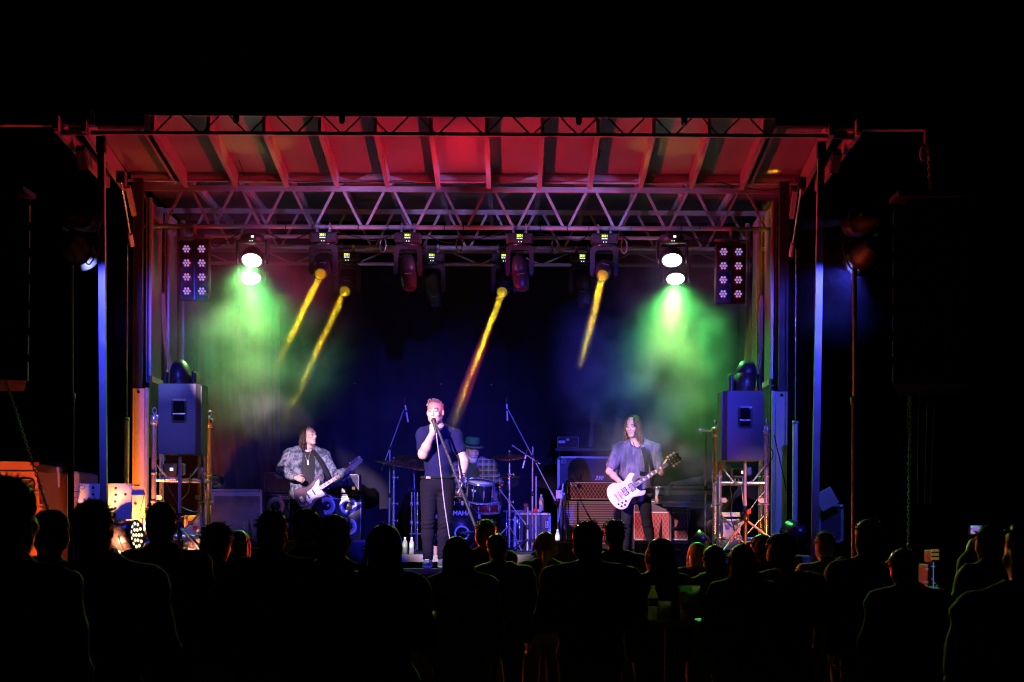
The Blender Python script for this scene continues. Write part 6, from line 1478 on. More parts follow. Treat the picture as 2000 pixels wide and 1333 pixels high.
def plaid_mat():
    m = bpy.data.materials.new('plaid_flannel'); m.use_nodes = True; nt = m.node_tree; p = nt.nodes['Principled BSDF']; p.inputs['Roughness'].default_value = 0.9
    tc = nt.nodes.new('ShaderNodeTexCoord'); sep = nt.nodes.new('ShaderNodeSeparateXYZ'); nt.links.new(tc.outputs['Object'], sep.inputs[0]); prev = None
    for ax, sc_, wd, cl in ((0,14,0.45,(0.10,0.11,0.26)),(2,14,0.45,(0.12,0.13,0.30)),(0,14,0.07,(0.55,0.30,0.14)),(2,14,0.07,(0.55,0.30,0.14))):
        mu = nt.nodes.new('ShaderNodeMath'); mu.operation = 'MULTIPLY'; mu.inputs[1].default_value = sc_; nt.links.new(sep.outputs[ax], mu.inputs[0])
        fr = nt.nodes.new('ShaderNodeMath'); fr.operation = 'FRACT'; nt.links.new(mu.outputs[0], fr.inputs[0])
        lt = nt.nodes.new('ShaderNodeMath'); lt.operation = 'LESS_THAN'; lt.inputs[1].default_value = wd; nt.links.new(fr.outputs[0], lt.inputs[0])
        fa = nt.nodes.new('ShaderNodeMath'); fa.operation = 'MULTIPLY'; fa.inputs[1].default_value = 0.55 if wd > 0.2 else 0.8; nt.links.new(lt.outputs[0], fa.inputs[0])
        mx = nt.nodes.new('ShaderNodeMix'); mx.data_type = 'RGBA'; nt.links.new(fa.outputs[0], mx.inputs[0]); mx.inputs[7].default_value = (*cl,1)
        if prev is None: mx.inputs[6].default_value = (0.02,0.02,0.05,1)
        else: nt.links.new(prev, mx.inputs[6])
        prev = mx.outputs[2]
    nt.links.new(prev, p.inputs['Base Color']); return m
C_PLAID = plaid_mat()
HV = 0.0085                                             # voxel size for the performers
def legs_and_feet(root, J, pants, floor, rl=(0.088,0.058,0.042), toeR=(-0.15,-1), toeL=(0.2,-1), waist=None, knees=True, g=0.008, shoe=None, sole=None):
    lo, hi = bounds([J[q] for q in ('hipR','hipL','knR','knL','anR','anL')], 0.17)
    s = SDF(lo, hi, HV); mh = (V3(J['hipR'])+V3(J['hipL']))/2; w_ = np.linalg.norm(V3(J['hipL'])-V3(J['hipR']))/2
    s.ell(mh+V3((0,0,0.03)), (w_+0.075+g, 0.118+g, 0.13), None, 0.04)
    for q in 'RL': leg_sdf(s, J['hip'+q], J['kn'+q], J['an'+q], g, rl, 1.97, 0.025)
    if waist is not None: s.cut((0,0,waist),(0,0,1))
    if knees:
        zk = (V3(J['knR'])[2]+V3(J['knL'])[2])/2
        s.ripple(band(zk, 0.10, 0.0045, 150, 1.0)); s.ripple(band(V3(J['anR'])[2]+0.05, 0.06, 0.004, 190, 2.0)); s.ripple(band(mh[2]-0.12, 0.07, 0.003, 120, 3.0))
    put('trousers', s, pants, root)
    for q, toe in (('R',toeR),('L',toeL)):
        a = V3(J['an'+q]); s = SDF(a-V3((0.26,0.34,0.14)), a+V3((0.26,0.26,0.10)), 0.008); shoe_sdf(s, a, toe, floor); s.cut((0,0,a[2]+0.03),(0,0,1)); sh_ = put('shoe', s, shoe or C_BLK, root)
        if sole:
            s = SDF(a-V3((0.26,0.34,0.14)), a+V3((0.26,0.26,0.0)), 0.008); shoe_sdf(s, a, toe, floor, 0.004); s.cut((0,0,floor+0.032),(0,0,1)); put('sole', s, sole, root, sh_)
            t = nrm((toe[0],toe[1],0)); x = np.cross(t, V3((0,0,1)))
            for k in range(4):
                p = V3((a[0],a[1],floor+0.105-0.014*k))+t*(0.035+0.026*k); b = MB(); b.tube(Vector(p-x*0.022), Vector(p+x*0.022), 0.0045, n=6); b.build('lace', C_SOLE, root, True).parent = sh_

def full_body(root, J, head_c, Q, skin, hands, hsz=1.0, r=(0.052,0.042,0.028), wide=1.0, ears=True):
    pts = [J[q] for q in ('neck','shR','shL','elR','elL','wrR','wrL','hipR','hipL','knR','knL','anR','anL')]+[V3(head_c)+V3((0,0,0.06))]
    lo, hi = bounds(pts, 0.19); s = SDF(lo, hi, HV)
    torso_sdf(s, J, -0.012, wide)
    for q in 'RL':
        arm_sdf(s, J['sh'+q], J['el'+q], J['wr'+q], 0.0, r, 2.0); leg_sdf(s, J['hip'+q], J['kn'+q], J['an'+q], -0.004, (0.08,0.05,0.034))
    for hd in hands: hand_sdf(s, *hd)
    nk = V3(J['neck']); s.limb(nk+V3((0,0,-0.03)), V3(head_c)+Q @ V3((0,0.018,-0.05)), 0.060, 0.056, 0.035)
    P = head_sdf(s, head_c, Q, hsz, ears=ears)
    body = put('body', s, skin, root); return body, P

def w3(px, py, d): return V3(W(px,py,d))
# ---- singer
sg = thing('person', 'singer in dark t-shirt and jeans holding a microphone to his mouth', 'person', (W(850,1112,20)[0],20.0,ZLOW), group='band on stage')
fl = ZLOW
J = dict(neck=w3(856,838,20.02), shR=w3(828,850,20.0), shL=w3(888,852,20.03), elR=w3(826,888,19.86), wrR=w3(845,846,19.74), elL=w3(906,902,19.98), wrL=w3(903,931,19.9),
         hipR=w3(839,950,20.02), hipL=w3(871,950,20.02), knR=w3(836,1022,19.96), knL=w3(869,1022,20.0), anR=w3(836,1092,20.04), anL=w3(864,1090,20.10))
Q = frame((-0.22,-1,-0.05)); hc = w3(850,805,19.97)
body, P = full_body(sg, J, hc, Q, SK1, [(J['wrR'],(0.02,0.05,1.0),(0.5,1,0),(0.6,0.5,0.2),0.85,1.0,0.9), (J['wrL'],(0.03,-0.25,-1),(-1,0.1,0),(-0.2,-1,-0.1),0.28,1.0,0.5)], 1.02, (0.055,0.047,0.031))
face_bits(sg, body, P, Q, SK1, mat('brow_pale',(0.22,0.13,0.09),0.7), True, mouth=True)
lo, hi = bounds([J[q] for q in ('neck','shR','shL','hipR','hipL','elR','elL')], 0.16); s = SDF(lo, hi, HV)
torso_sdf(s, J, 0.010, 1.02, 1.06); arm_sdf(s, J['shR'], J['elR'], J['wrR'], 0.017, (0.056,0.05,0.03), 0.66); arm_sdf(s, J['shL'], J['elL'], J['wrL'], 0.017, (0.056,0.05,0.03), 0.52)
s.limb(J['neck']+V3((0,-0.02,0.03)), hc, 0.066, 0.06, 0.008, True); s.cut((0,0,W(855,938,20)[2]),(0.04,0,-1))
s.ripple(folds(0.0035,34,26,0.4)); put('t_shirt', s, C_NAVY, sg)
legs_and_feet(sg, J, C_JEAN, fl, (0.090,0.060,0.043), (-0.12,-1), (0.35,-1), W(855,930,20)[2], shoe=C_SHOE, sole=C_SOLE)
b = MB(); b.path([Vector(J['hipR']*0.5+J['hipL']*0.5)+Vector((0.165*math.cos(a),0.125*math.sin(a),0.085)) for a in [R(k) for k in range(0,360,15)]],0.014,6,closed=True); b.build('belt', C_BLK, sg)
b = MB(); b.box(Vector(J['hipR']*0.5+J['hipL']*0.5)+Vector((-0.09,-0.118,0.083)),(0.05,0.012,0.022)); b.build('belt_chain', M_CHROME, sg)
for k in range(2):
    b = MB(); c_ = Vector(J['wrL'])+Vector((0.0,0.0,0.015+0.014*k)); b.path([c_+Vector((0.033*math.cos(a),0.033*math.sin(a),0.006*math.sin(a+k))) for a in [R(q) for q in range(0,360,30)]],0.0028,6,closed=True); b.build('wristband', C_BLK, sg)
b = MB(); rnd = random.Random(4)                          # swept-up crop of short hair
for i in range(240):
    a = R(rnd.uniform(-180,180)); e_ = rnd.uniform(0.25,1.0); x_, y_ = math.sin(a)*math.sqrt(1-e_*e_), math.cos(a)*math.sqrt(1-e_*e_)
    if y_ < -0.55 and e_ < 0.65: continue
    p0 = V3((x_*0.076, 0.014+y_*0.095, 0.034+e_*0.083)); tip = p0+V3((x_*0.012-0.006*(y_<0), -0.012 if y_ < 0.2 else 0.006, 0.010))*(2.1 if (y_ < -0.1 and abs(x_) < 0.6) else 0.9)
    b.path([Vector(P(*p0)), Vector(P(*((p0+tip)/2+V3((0,0,0.003))))), Vector(P(*tip))],[0.0028,0.0022,0.0008],4)
b.build('hair', mat('hair_pale_grey',(0.42,0.40,0.42),0.6,0,0.25,60), sg)

# ---- bassist
bs = thing('person', 'long-haired bassist in mottled denim jacket looking to the side', 'person', (W(596,1076,24.8)[0],24.8,ZDECK), group='band on stage')
J = dict(neck=w3(601,878,24.85), shR=w3(566,890,24.8), shL=w3(632,892,24.9), elR=w3(549,918,24.72), wrR=w3(577,933,24.5), elL=w3(655,932,24.75), wrL=w3(679,921,24.52),
         hipR=w3(581,972,24.85), hipL=w3(613,972,24.85), knR=w3(575,1024,24.7), knL=w3(626,1024,24.75), anR=w3(570,1063,24.85), anL=w3(634,1063,24.9))
Q = frame((0.80,-0.60,0.06)); hc = w3(603,851,24.82)
body, P = full_body(bs, J, hc, Q, SK1, [(J['wrR'],(0.8,0.05,-0.25),(0.2,0.9,-0.3),(0.2,-0.2,1),0.75,0.95), (J['wrL'],(0.35,0.1,0.75),(0.5,0.2,-0.3),(-0.6,-0.8,0.2),0.9,0.95)], 1.0)
face_bits(bs, body, P, Q, SK1, H_BROWN, True)
lo, hi = bounds([J[q] for q in ('neck','shR','shL','hipR','hipL','elR','elL','wrR','wrL')], 0.16); s = SDF(lo, hi, HV)
torso_sdf(s, J, 0.004, 1.0, 1.1); s.limb(J['neck']+V3((0.0,-0.03,0.03)), hc, 0.07, 0.06, 0.008, True); s.cut((0,0,J['hipR'][2]+0.02),(0,0,-1)); put('t_shirt', s, C_TEE, bs)
s = SDF(lo, hi, HV); torso_sdf(s, J, 0.022, 1.06, 1.12)
for q in 'RL': arm_sdf(s, J['sh'+q], J['el'+q], J['wr'+q], 0.018, (0.058,0.052,0.036), 1.88)
s.limb(J['neck']+V3((0.03,-0.11,-0.02)), (J['hipR']+J['hipL'])/2+V3((0.05,-0.17,-0.02)), 0.075, 0.10, 0.01, True); s.limb(J['neck']+V3((0,-0.02,0.03)), hc, 0.075, 0.07, 0.008, True)
s.cut((0,0,J['hipR'][2]-0.06),(0,0,-1)); s.ripple(folds(0.005,40,36,1.3)); put('denim_jacket', s, C_DENIM, bs)
legs_and_feet(bs, J, C_BLK, ZDECK, (0.085,0.058,0.042), waist=J['hipR'][2]+0.05)
s = SDF(hc-V3((0.2,0.2,0.30)), hc+V3((0.2,0.2,0.19)), 0.008)
for p, r_ in (((0,0.034,0.042),(0.086,0.092,0.090)),((0,0.062,-0.03),(0.088,0.066,0.10)),((0.0,0.075,-0.115),(0.085,0.055,0.08))): s.ell(P(*p), r_, Q, 0.03)
s.cut(P(0,-0.028,0.05),Q @ V3((0,-1,0.25))); s.ripple(lambda X,Y,Z: 0.004*np.sin(150*X+120*Y+8*np.sin(18*Z))); hair = put('hair', s, H_BROWN, bs)
strands('hair_locks', bs, P, 1, H_BROWN, hair, 190, 0.25, 0.0044, 5, -112, 112, 0.016, out=0.104, spread=0.30)
b = MB(); b.path([Vector(J['neck'])+Vector((0.066*math.cos(a),0.05*math.sin(a)-0.02,0.02+0.02*math.sin(a))) for a in [R(k) for k in range(0,360,20)]],0.004,6,closed=True); b.build('choker', C_BLK, bs)
b = MB(); b.path(curve_pts([Vector(J['neck'])+Vector(q) for q in ((-0.05,-0.07,0.02),(-0.01,-0.13,-0.10),(0.02,-0.14,-0.16),(0.035,-0.13,-0.09),(0.06,-0.07,0.02))],6),0.003,6); b.box(Vector(J['neck'])+Vector((0.02,-0.145,-0.18)),(0.012,0.006,0.035)); b.build('necklace', M_CHROME, bs)

# ---- guitarist
gt = thing('person', 'guitarist with shoulder-length hair in a loose grey t-shirt, looking down', 'person', (W(1245,1078,23.6)[0],23.6,ZDECK), group='band on stage')
J = dict(neck=w3(1244,866,23.62), shR=w3(1209,880,23.6), shL=w3(1279,880,23.62), elR=w3(1190,921,23.5), wrR=w3(1214,945,23.3), elL=w3(1292,922,23.5), wrL=w3(1297,912,23.28),
         hipR=w3(1228,968,23.62), hipL=w3(1257,968,23.62), knR=w3(1222,1022,23.5), knL=w3(1264,1022,23.5), anR=w3(1222,1065,23.6), anL=w3(1273,1065,23.65))
Q = frame((-0.42,-0.9,-0.22)); hc = w3(1236,833,23.55)
body, P = full_body(gt, J, hc, Q, SK1, [(J['wrR'],(0.75,-0.05,-0.3),(0.3,0.9,-0.2),(0.3,-0.2,1),0.7,1.0), (J['wrL'],(0.3,0.05,0.7),(0.35,0.3,-0.4),(-0.6,-0.8,0.2),0.95,1.0)], 1.0, (0.047,0.039,0.028))
face_bits(gt, body, P, Q, SK1, H_DARK, True)
lo, hi = bounds([J[q] for q in ('neck','shR','shL','hipR','hipL','elR','elL')], 0.2); s = SDF(lo, hi, HV)
torso_sdf(s, J, 0.024, 1.02, 1.05); mh = (J['hipR']+J['hipL'])/2
s.ell(mh+V3((0,0,-0.02)), (0.165,0.135,0.16), None, 0.05)
for q in 'RL': arm_sdf(s, J['sh'+q], J['el'+q], J['wr'+q], 0.018, (0.052,0.05,0.04), 0.72, cuff=0.006)
s.ell(J['neck']+V3((0,-0.07,0.03)), (0.085,0.09,0.075), None, 0.01, True); s.limb(J['neck'], hc, 0.07, 0.065, 0.008, True)
s.cut((mh[0],0,mh[2]-0.09),(0.25,0,-1)); s.ripple(folds(0.006,42,12,0.9)); put('t_shirt', s, C_TIE, gt)
legs_and_feet(gt, J, C_BLK, ZDECK, (0.082,0.052,0.038), waist=J['hipR'][2]+0.05)
s = SDF(hc-V3((0.22,0.22,0.30)), hc+V3((0.22,0.22,0.19)), 0.008)
for p, r_ in (((0,0.030,0.042),(0.089,0.094,0.089)),((0,0.055,-0.03),(0.100,0.07,0.10)),((0.07,0.03,-0.07),(0.045,0.06,0.12)),((-0.07,0.035,-0.06),(0.038,0.055,0.11))): s.ell(P(*p), r_, Q, 0.03)
s.cut(P(0,-0.045,0.03),Q @ V3((0,-1,0.35))); s.ripple(lambda X,Y,Z: 0.004*np.sin(150*X+120*Y+8*np.sin(18*Z))); hair = put('hair', s, H_BROWN, gt)
strands('hair_locks', gt, P, 1, mat('hair_bronze',(0.15,0.075,0.035),0.45,0,0.5,50), hair, 220, 0.25, 0.0044, 8, -132, 132, 0.016, out=0.105, spread=0.22)
strands('face_locks', gt, P, 1, H_BROWN, hair, 60, 0.20, 0.0036, 21, 95, 152, 0.010, out=0.099, spread=0.05)
strands('face_locks', gt, P, 1, H_DARK, hair, 20, 0.15, 0.0034, 22, -140, -100, 0.008, out=0.099, spread=0.05)
b = MB(); b.path(curve_pts([Vector(J['neck'])+Vector(q) for q in ((-0.055,-0.055,0.02),(-0.03,-0.11,-0.05),(0.0,-0.125,-0.075),(0.03,-0.11,-0.05),(0.058,-0.055,0.02))],6),0.003,6); b.build('necklace', C_BLK, gt)

# ---- drummer
dr = thing('person', 'bearded drummer in brimmed hat and plaid shirt seated behind the kit', 'person', (W(930,1070,25.0)[0],25.0,ZDECK), group='band on stage')
J = dict(neck=w3(925,902,25.02), shR=w3(897,915,25.0), shL=w3(958,913,25.02), elR=w3(886,950,24.85), wrR=w3(897,966,24.62), elL=w3(973,948,24.85), wrL=w3(966,971,24.62),
         hipR=w3(915,1000,25.1), hipL=w3(945,1000,25.1), knR=w3(892,1002,24.7), knL=w3(978,1002,24.72), anR=w3(895,1062,24.68), anL=w3(982,1062,24.62))
Q = frame((0.34,-0.88,-0.30)); hc = w3(922,880,24.95)
body, P = full_body(dr, J, hc, Q, SK2, [(J['wrR'],(0.2,-0.6,0.1),(0.3,0,-1),(0.7,0,0.2),0.9,1.0), (J['wrL'],(0.15,-0.5,-0.6),(-0.3,0,-0.8),(-0.7,0,0.2),0.6,1.0)], 1.04)
face_bits(dr, body, P, Q, SK2, H_DARK, True)
lo, hi = bounds([J[q] for q in ('neck','shR','shL','hipR','hipL','elR','elL','wrR','wrL')], 0.17); s = SDF(lo, hi, HV)
torso_sdf(s, J, 0.008, 1.08, 1.2); s.limb(J['neck']+V3((0,-0.03,0.03)), hc, 0.07, 0.06, 0.008, True); s.cut((0,0,J['hipR'][2]+0.0),(0,0,-1)); put('t_shirt', s, C_TEE, dr)
s = SDF(lo, hi, HV); torso_sdf(s, J, 0.030, 1.12, 1.22)
for q in 'RL': arm_sdf(s, J['sh'+q], J['el'+q], J['wr'+q], 0.020, (0.062,0.054,0.038), 1.6)
mh = (J['hipR']+J['hipL'])/2; s.limb(J['neck']+V3((-0.02,-0.17,0.0)), mh+V3((-0.02,-0.20,0)), 0.105, 0.12, 0.01, True); s.limb(J['neck']+V3((0,-0.02,0.03)), hc, 0.08, 0.07, 0.008, True)
s.cut((0,0,mh[2]-0.04),(0,0,-1)); s.ripple(folds(0.004,36,30,2.3)); put('plaid_shirt', s, C_PLAID, dr)
legs_and_feet(dr, J, C_JEAN, ZDECK, (0.088,0.06,0.045), knees=False)
s = SDF(hc-V3((0.14,0.18,0.18)), hc+V3((0.14,0.18,0.1)), 0.008)
s.limb(P(-0.055,-0.02,-0.06),P(-0.018,-0.078,-0.098),0.024,0.024,0.02).limb(P(0.055,-0.02,-0.06),P(0.018,-0.078,-0.098),0.024,0.024,0.02).ell(P(0,-0.082,-0.108),(0.034,0.026,0.030),Q,0.02).limb(P(-0.03,-0.096,-0.052),P(0.03,-0.096,-0.052),0.008,0.008,0.01)
s.ripple(lambda X,Y,Z: 0.003*np.sin(170*X+90*Z)*np.sin(140*Y)); put('beard', s, H_GREY, dr)
T = Matrix.Translation(Vector(P(0,0.005,0.052))) @ Matrix(((*Q[0],0),(*Q[1],0),(*Q[2],0),(0,0,0,1))) @ Matrix.Rotation(R(-6),4,'X')
hat = MB(); hat.lathe([(0.150,-0.004),(0.152,0.0),(0.150,0.005),(0.095,0.010),(0.094,0.02),(0.092,0.085),(0.082,0.108),(0.05,0.115),(0.001,0.11)],32,T @ Matrix.Scale(1.15,4,(0,1,0))); hat_o = hat.build('hat', mat('felt_hat',(0.045,0.05,0.06),0.85,0,0.3,12,0.2,120), dr)
hat = MB(); hat.lathe([(0.0965,0.012),(0.0975,0.014),(0.0965,0.036),(0.095,0.038)],32,T @ Matrix.Scale(1.15,4,(0,1,0))); hat.build('hat_band', C_BLK, hat_o)
ch = (J['neck']+mh)/2
for k, (tx, sz_, z_, x_) in enumerate((('S G A',0.085,0.075,-0.03),('A',0.034,0.025,-0.03),('MPUG',0.045,-0.01,-0.03),('the National',0.022,-0.05,-0.03))):
    text('lettering', tx, sz_, M_WHITE, facing((ch[0]+x_,24.845-0.01*k*0.3,ch[2]+z_),Matrix.Rotation(R(-4),4,'X')), dr, bold=0.0012 if k != 3 else 0.0)
for q, lab, v_ in (('R','left',(0.35,-0.6,0.02)),('L','right',(-0.25,-0.55,-0.06))):
    b = MB(); a_ = Vector(J['wr'+q])+Vector((0,-0.07,-0.03)); b.tube(a_-Vector(v_)*0.15,a_+Vector(v_)*0.5,0.007,0.005,n=8); tag(b.build('drumstick', mat('hickory',(0.55,0.38,0.2),0.5)), 'wooden drumstick in the drummer\'s '+lab+'-side hand', 'drumstick', 'drumsticks')

# ---- stagehand seated in the right wing
sh_p = thing('person', 'bald stagehand seated behind the right tower, forearm along the case', 'person', (W(1425,1077,24.7)[0],24.7,ZDECK), group='band on stage')
J = dict(neck=w3(1418,918,24.85), shR=w3(1396,930,24.8), shL=w3(1450,932,24.95), elR=w3(1368,938,24.95), wrR=w3(1325,944,24.98), elL=w3(1447,958,24.75), wrL=w3(1429,978,24.6),
         hipR=w3(1420,1010,24.95), hipL=w3(1446,1010,24.98), knR=w3(1389,1024,24.5), knL=w3(1430,1026,24.45), anR=w3(1396,1064,24.6), anL=w3(1432,1064,24.6))
Q = frame((-0.7,-0.7,-0.15)); hc = w3(1405,894,24.82)
body, P = full_body(sh_p, J, hc, Q, SK1, [(J['wrR'],(-1,0,-0.02),(0,0.3,-1),(0,-1,0.1),0.9,1.0), (J['wrL'],(-0.3,-0.4,-0.8),(-0.6,0.4,0),(0,-1,0.2),0.5,1.0)], 1.0)
face_bits(sh_p, body, P, Q, SK1, H_BROWN, True)
lo, hi = bounds([J[q] for q in ('neck','shR','shL','hipR','hipL','elR','elL')], 0.17); s = SDF(lo, hi, 0.010); torso_sdf(s, J, 0.012, 1.04, 1.15)
arm_sdf(s, J['shR'], J['elR'], J['wrR'], 0.018, frac=0.5); arm_sdf(s, J['shL'], J['elL'], J['wrL'], 0.018, frac=0.6); s.limb(J['neck']+V3((0,-0.02,0.03)), hc, 0.07, 0.06, 0.008, True); put('t_shirt', s, C_TEE, sh_p)
lo, hi = bounds([J[q] for q in ('hipR','hipL','knR','knL')], 0.17); s = SDF(lo, hi, 0.010)
for q in 'RL': leg_sdf(s, J['hip'+q], J['kn'+q], J['an'+q], 0.014, frac=0.72)
s.ell((J['hipR']+J['hipL'])/2,(0.17,0.13,0.11),None,0.04); put('shorts', s, C_BLK, sh_p)
for q in 'RL':
    a = J['an'+q]; s = SDF(a-V3((0.26,0.34,0.14)), a+V3((0.26,0.26,0.10)), 0.01); shoe_sdf(s, a, (-0.3,-1), ZDECK); s.cut((0,0,a[2]+0.03),(0,0,1)); put('shoe', s, C_BLK, sh_p)
stl = thing('stool', 'low dark stool under the seated stagehand', 'stool', (J['hipR'][0]+0.1,24.98,ZDECK))
b = MB(); b.lathe([(0.001,0),(0.16,0),(0.17,0.02),(0.15,0.04),(0.001,0.04)],20,Matrix.Translation(((J['hipR'][0]+J['hipL'][0])/2,24.98,J['hipR'][2]-0.13))); b.build('seat', M_BLACK, stl)
for k in range(4):
    a = R(45+90*k); b = MB(); b.tube(((J['hipR'][0]+J['hipL'][0])/2+0.1*math.cos(a),24.98+0.1*math.sin(a),J['hipR'][2]-0.12),((J['hipR'][0]+J['hipL'][0])/2+0.15*math.cos(a),24.98+0.15*math.sin(a),ZDECK),0.012,n=8); b.build('leg', M_BLACK, stl)

# ------------------------------------------------------------------ guitars
def guitar(name, label, end, head_end, d, scale, outline, body_mat, neck_x, neck_L, hs, guard=None, guard_mat=None, extras=None, tilt=0.0, strap=None):
    """local x runs along the neck from the tail, y across, z out of the face towards the camera"""
    a, c = W(*end,d), W(*head_end,d-0.06); x = (c-a).normalized(); z = Vector((0,-1,0)); z = (z-x*z.dot(x)).normalized(); y = z.cross(x)
    M = Matrix.Translation(a) @ Matrix((x,y,z)).transposed().to_4x4() @ Matrix.Scale(scale,4)
    t = thing(name, label, 'guitar', M=M, group='guitars played on stage'); T = 0.04
    pts = [(p.x,p.y) for p in curve_pts([(u,v,0) for u,v in outline]+[(*outline[0],0)],4)][:-1]; n = len(pts); cx = sum(p[0] for p in pts)/n; cy_ = sum(p[1] for p in pts)/n
    def inset(q, e): return [(u+(cx-u)*e/max(0.05,math.hypot(u-cx,v-cy_)), v+(cy_-v)*e/max(0.05,math.hypot(u-cx,v-cy_))) for u,v in q]
    layers = [(inset(pts,0.010),-T),(pts,-T+0.008),(pts,-0.008),(inset(pts,0.004),-0.002),(inset(pts,0.010),0.0)]
    b = MB(); vs = [(u,v,zz) for q,zz in layers for u,v in q]; fs = [(k*n+i,k*n+(i+1)%n,(k+1)*n+(i+1)%n,(k+1)*n+i) for k in range(4) for i in range(n)]
    b.add(vs, fs, True); top = [(u,v,0.0) for u,v in layers[4][0]]; b.add(top,[tuple(range(n))]); b.add([(u,v,-T) for u,v in layers[0][0]],[tuple(range(n))[::-1]])
    b.build('body', body_mat, t, False)
    if guard: b = MB(); gp = [(p.x,p.y) for p in curve_pts([(u,v,0) for u,v in guard]+[(*guard[0],0)],4)][:-1]; b.prism(gp,0.003,None,0.0005); b.build('pickguard', guard_mat, t, False)
    b = MB(); w0, w1 = 0.028, 0.022; x1 = neck_x+neck_L
    b.add([(neck_x-0.02,-w0,0.0),(neck_x-0.02,w0,0.0),(x1,w1,0.004),(x1,-w1,0.004),(neck_x-0.02,-w0,0.014),(neck_x-0.02,w0,0.014),(x1,w1,0.014),(x1,-w1,0.014)],[(3,2,1,0),(4,5,6,7),(0,1,5,4),(1,2,6,5),(2,3,7,6),(3,0,4,7)])
    nk = b.build('neck', mat('fretboard_pale',(0.42,0.30,0.24),0.45,0,0.2,30) if extras == 'bass' else mat('fretboard_dark',(0.10,0.07,0.08),0.4), t, False)
    fb = MB()
    for k in range(20):
        u = neck_x-0.01+(neck_L)*(1-2**(-(19-k)/12.0))/(1-2**(-19/12.0)) if False else x1-(neck_L+0.01)*(1-2**(-(k)/12.0))/(1-2**(-20/12.0))
        ww = w0+(w1-w0)*((u-neck_x)/neck_L); fb.box((u,0,0.0148),(0.0026,ww*2,0.002))
    fb.build('frets', M_CHROME, nk, False)['kind'] = 'stuff'
    for k in (3,5,7,9,12,15):
        u = x1-(neck_L+0.01)*(1-2**(-(k-0.5)/12.0))/(1-2**(-20/12.0)); b = MB(); b.box((u,0,0.0146),(0.018,0.03,0.0016)); b.build('inlay', mat('pearl',(0.75,0.74,0.72),0.3) if extras != 'bass' else M_BLACK, nk, False)
    hp = [(x1+u,v) for u,v in hs]; b = MB(); b.prism(hp,0.014,None,-0.003); hd = b.build('headstock', M_GLOSS if extras != 'bass' else mat('maple_head',(0.5,0.36,0.24),0.4), t, False)
    pegs = [(0.05,1),(0.09,1),(0.13,1),(0.05,-1),(0.09,-1),(0.13,-1)] if extras != 'bass' else [(0.04,1),(0.085,1),(0.13,1),(0.175,1),(0.20,1)]
    for u,sg_ in pegs:
        b = MB(); off = 0.062 if extras != 'bass' else 0.075; b.lathe([(0.001,-0.006),(0.013,-0.004),(0.013,0.004),(0.001,0.006)] if extras != 'bass' else [(0.001,-0.004),(0.02,-0.003),(0.02,0.003),(0.001,0.004)],10,Matrix.Translation((x1+u,sg_*off,0.0))); b.tube((x1+u,sg_*0.03,0),(x1+u,sg_*off,0),0.004,n=6); b.lathe([(0.006,0.01),(0.005,0.022)],8,Matrix.Translation((x1+u,sg_*0.024,0))); b.build('tuning_peg', mat('cream_peg',(0.75,0.66,0.45),0.4) if extras != 'bass' else M_CHROME, hd, False)
    ns = 6 if extras != 'bass' else 5
    for k in range(ns):
        v = (-0.5+k/(ns-1)); b = MB(); b.tube((0.085 if extras!='bass' else 0.08,v*0.05,0.017),(x1+0.01,v*0.034,0.019),0.0009 if extras!='bass' else 0.0014,n=4); b.build('string', M_CHROME, t, False)
    return t, M
SGO = [(0.0,0.0),(0.012,0.085),(0.06,0.148),(0.125,0.162),(0.185,0.132),(0.235,0.108),(0.285,0.118),(0.335,0.142),(0.375,0.146),(0.405,0.112),(0.372,0.098),(0.342,0.062),(0.335,0.03),(0.335,-0.03),(0.342,-0.062),(0.372,-0.100),(0.408,-0.118),(0.375,-0.148),(0.33,-0.142),(0.28,-0.118),(0.232,-0.108),(0.18,-0.132),(0.12,-0.164),(0.055,-0.148),(0.012,-0.085)]
HS1 = [(0,-0.022),(0.03,-0.040),(0.155,-0.046),(0.175,-0.03),(0.165,0.0),(0.175,0.03),(0.155,0.046),(0.03,0.040),(0,0.022)]
g1, M1 = guitar('electric_guitar', 'cream double-horned electric guitar played by the guitarist', (1192,980), (1337,884), 23.22, 1.02, SGO, mat('cream_lacquer',(0.62,0.56,0.48),0.25,0,0.05,4), 0.335, 0.44, HS1)
def on_guitar(t, M, mb_, name, mtl): return mb_.build(name, mtl, t, False)
for u in (0.205, 0.295):
    b = MB(); b.box((u,0,0.007),(0.045,0.085,0.012),bev=0.004); pu = on_guitar(g1,M1,b,'pickup',M_CHROME)
    b = MB(); b.box((u,0,0.003),(0.056,0.096,0.006)); b.build('pickup_ring', M_GLOSS, pu, False)
b = MB(); b.box((0.13,0,0.008),(0.016,0.09,0.012),bev=0.003); on_guitar(g1,M1,b,'bridge',M_CHROME)
b = MB(); b.box((0.085,0,0.008),(0.014,0.1,0.012),bev=0.003); on_guitar(g1,M1,b,'tailpiece',M_CHROME)
for u,v in ((0.06,-0.075),(0.105,-0.085),(0.075,-0.115),(0.118,-0.122),(0.15,-0.09)):
    b = MB(); b.lathe([(0.012,0),(0.012,0.006),(0.009,0.018),(0.001,0.019)],12,Matrix.Translation((u,v,0.0))); on_guitar(g1,M1,b,'control_knob',M_GLOSS)
b = MB(); b.prism([(0.17,-0.05),(0.335,-0.04),(0.345,-0.075),(0.30,-0.112),(0.245,-0.092),(0.19,-0.1),(0.165,-0.085)],0.003,None,0.0005); on_guitar(g1,M1,b,'pickguard',mat('cream_guard',(0.85,0.8,0.72),0.25))
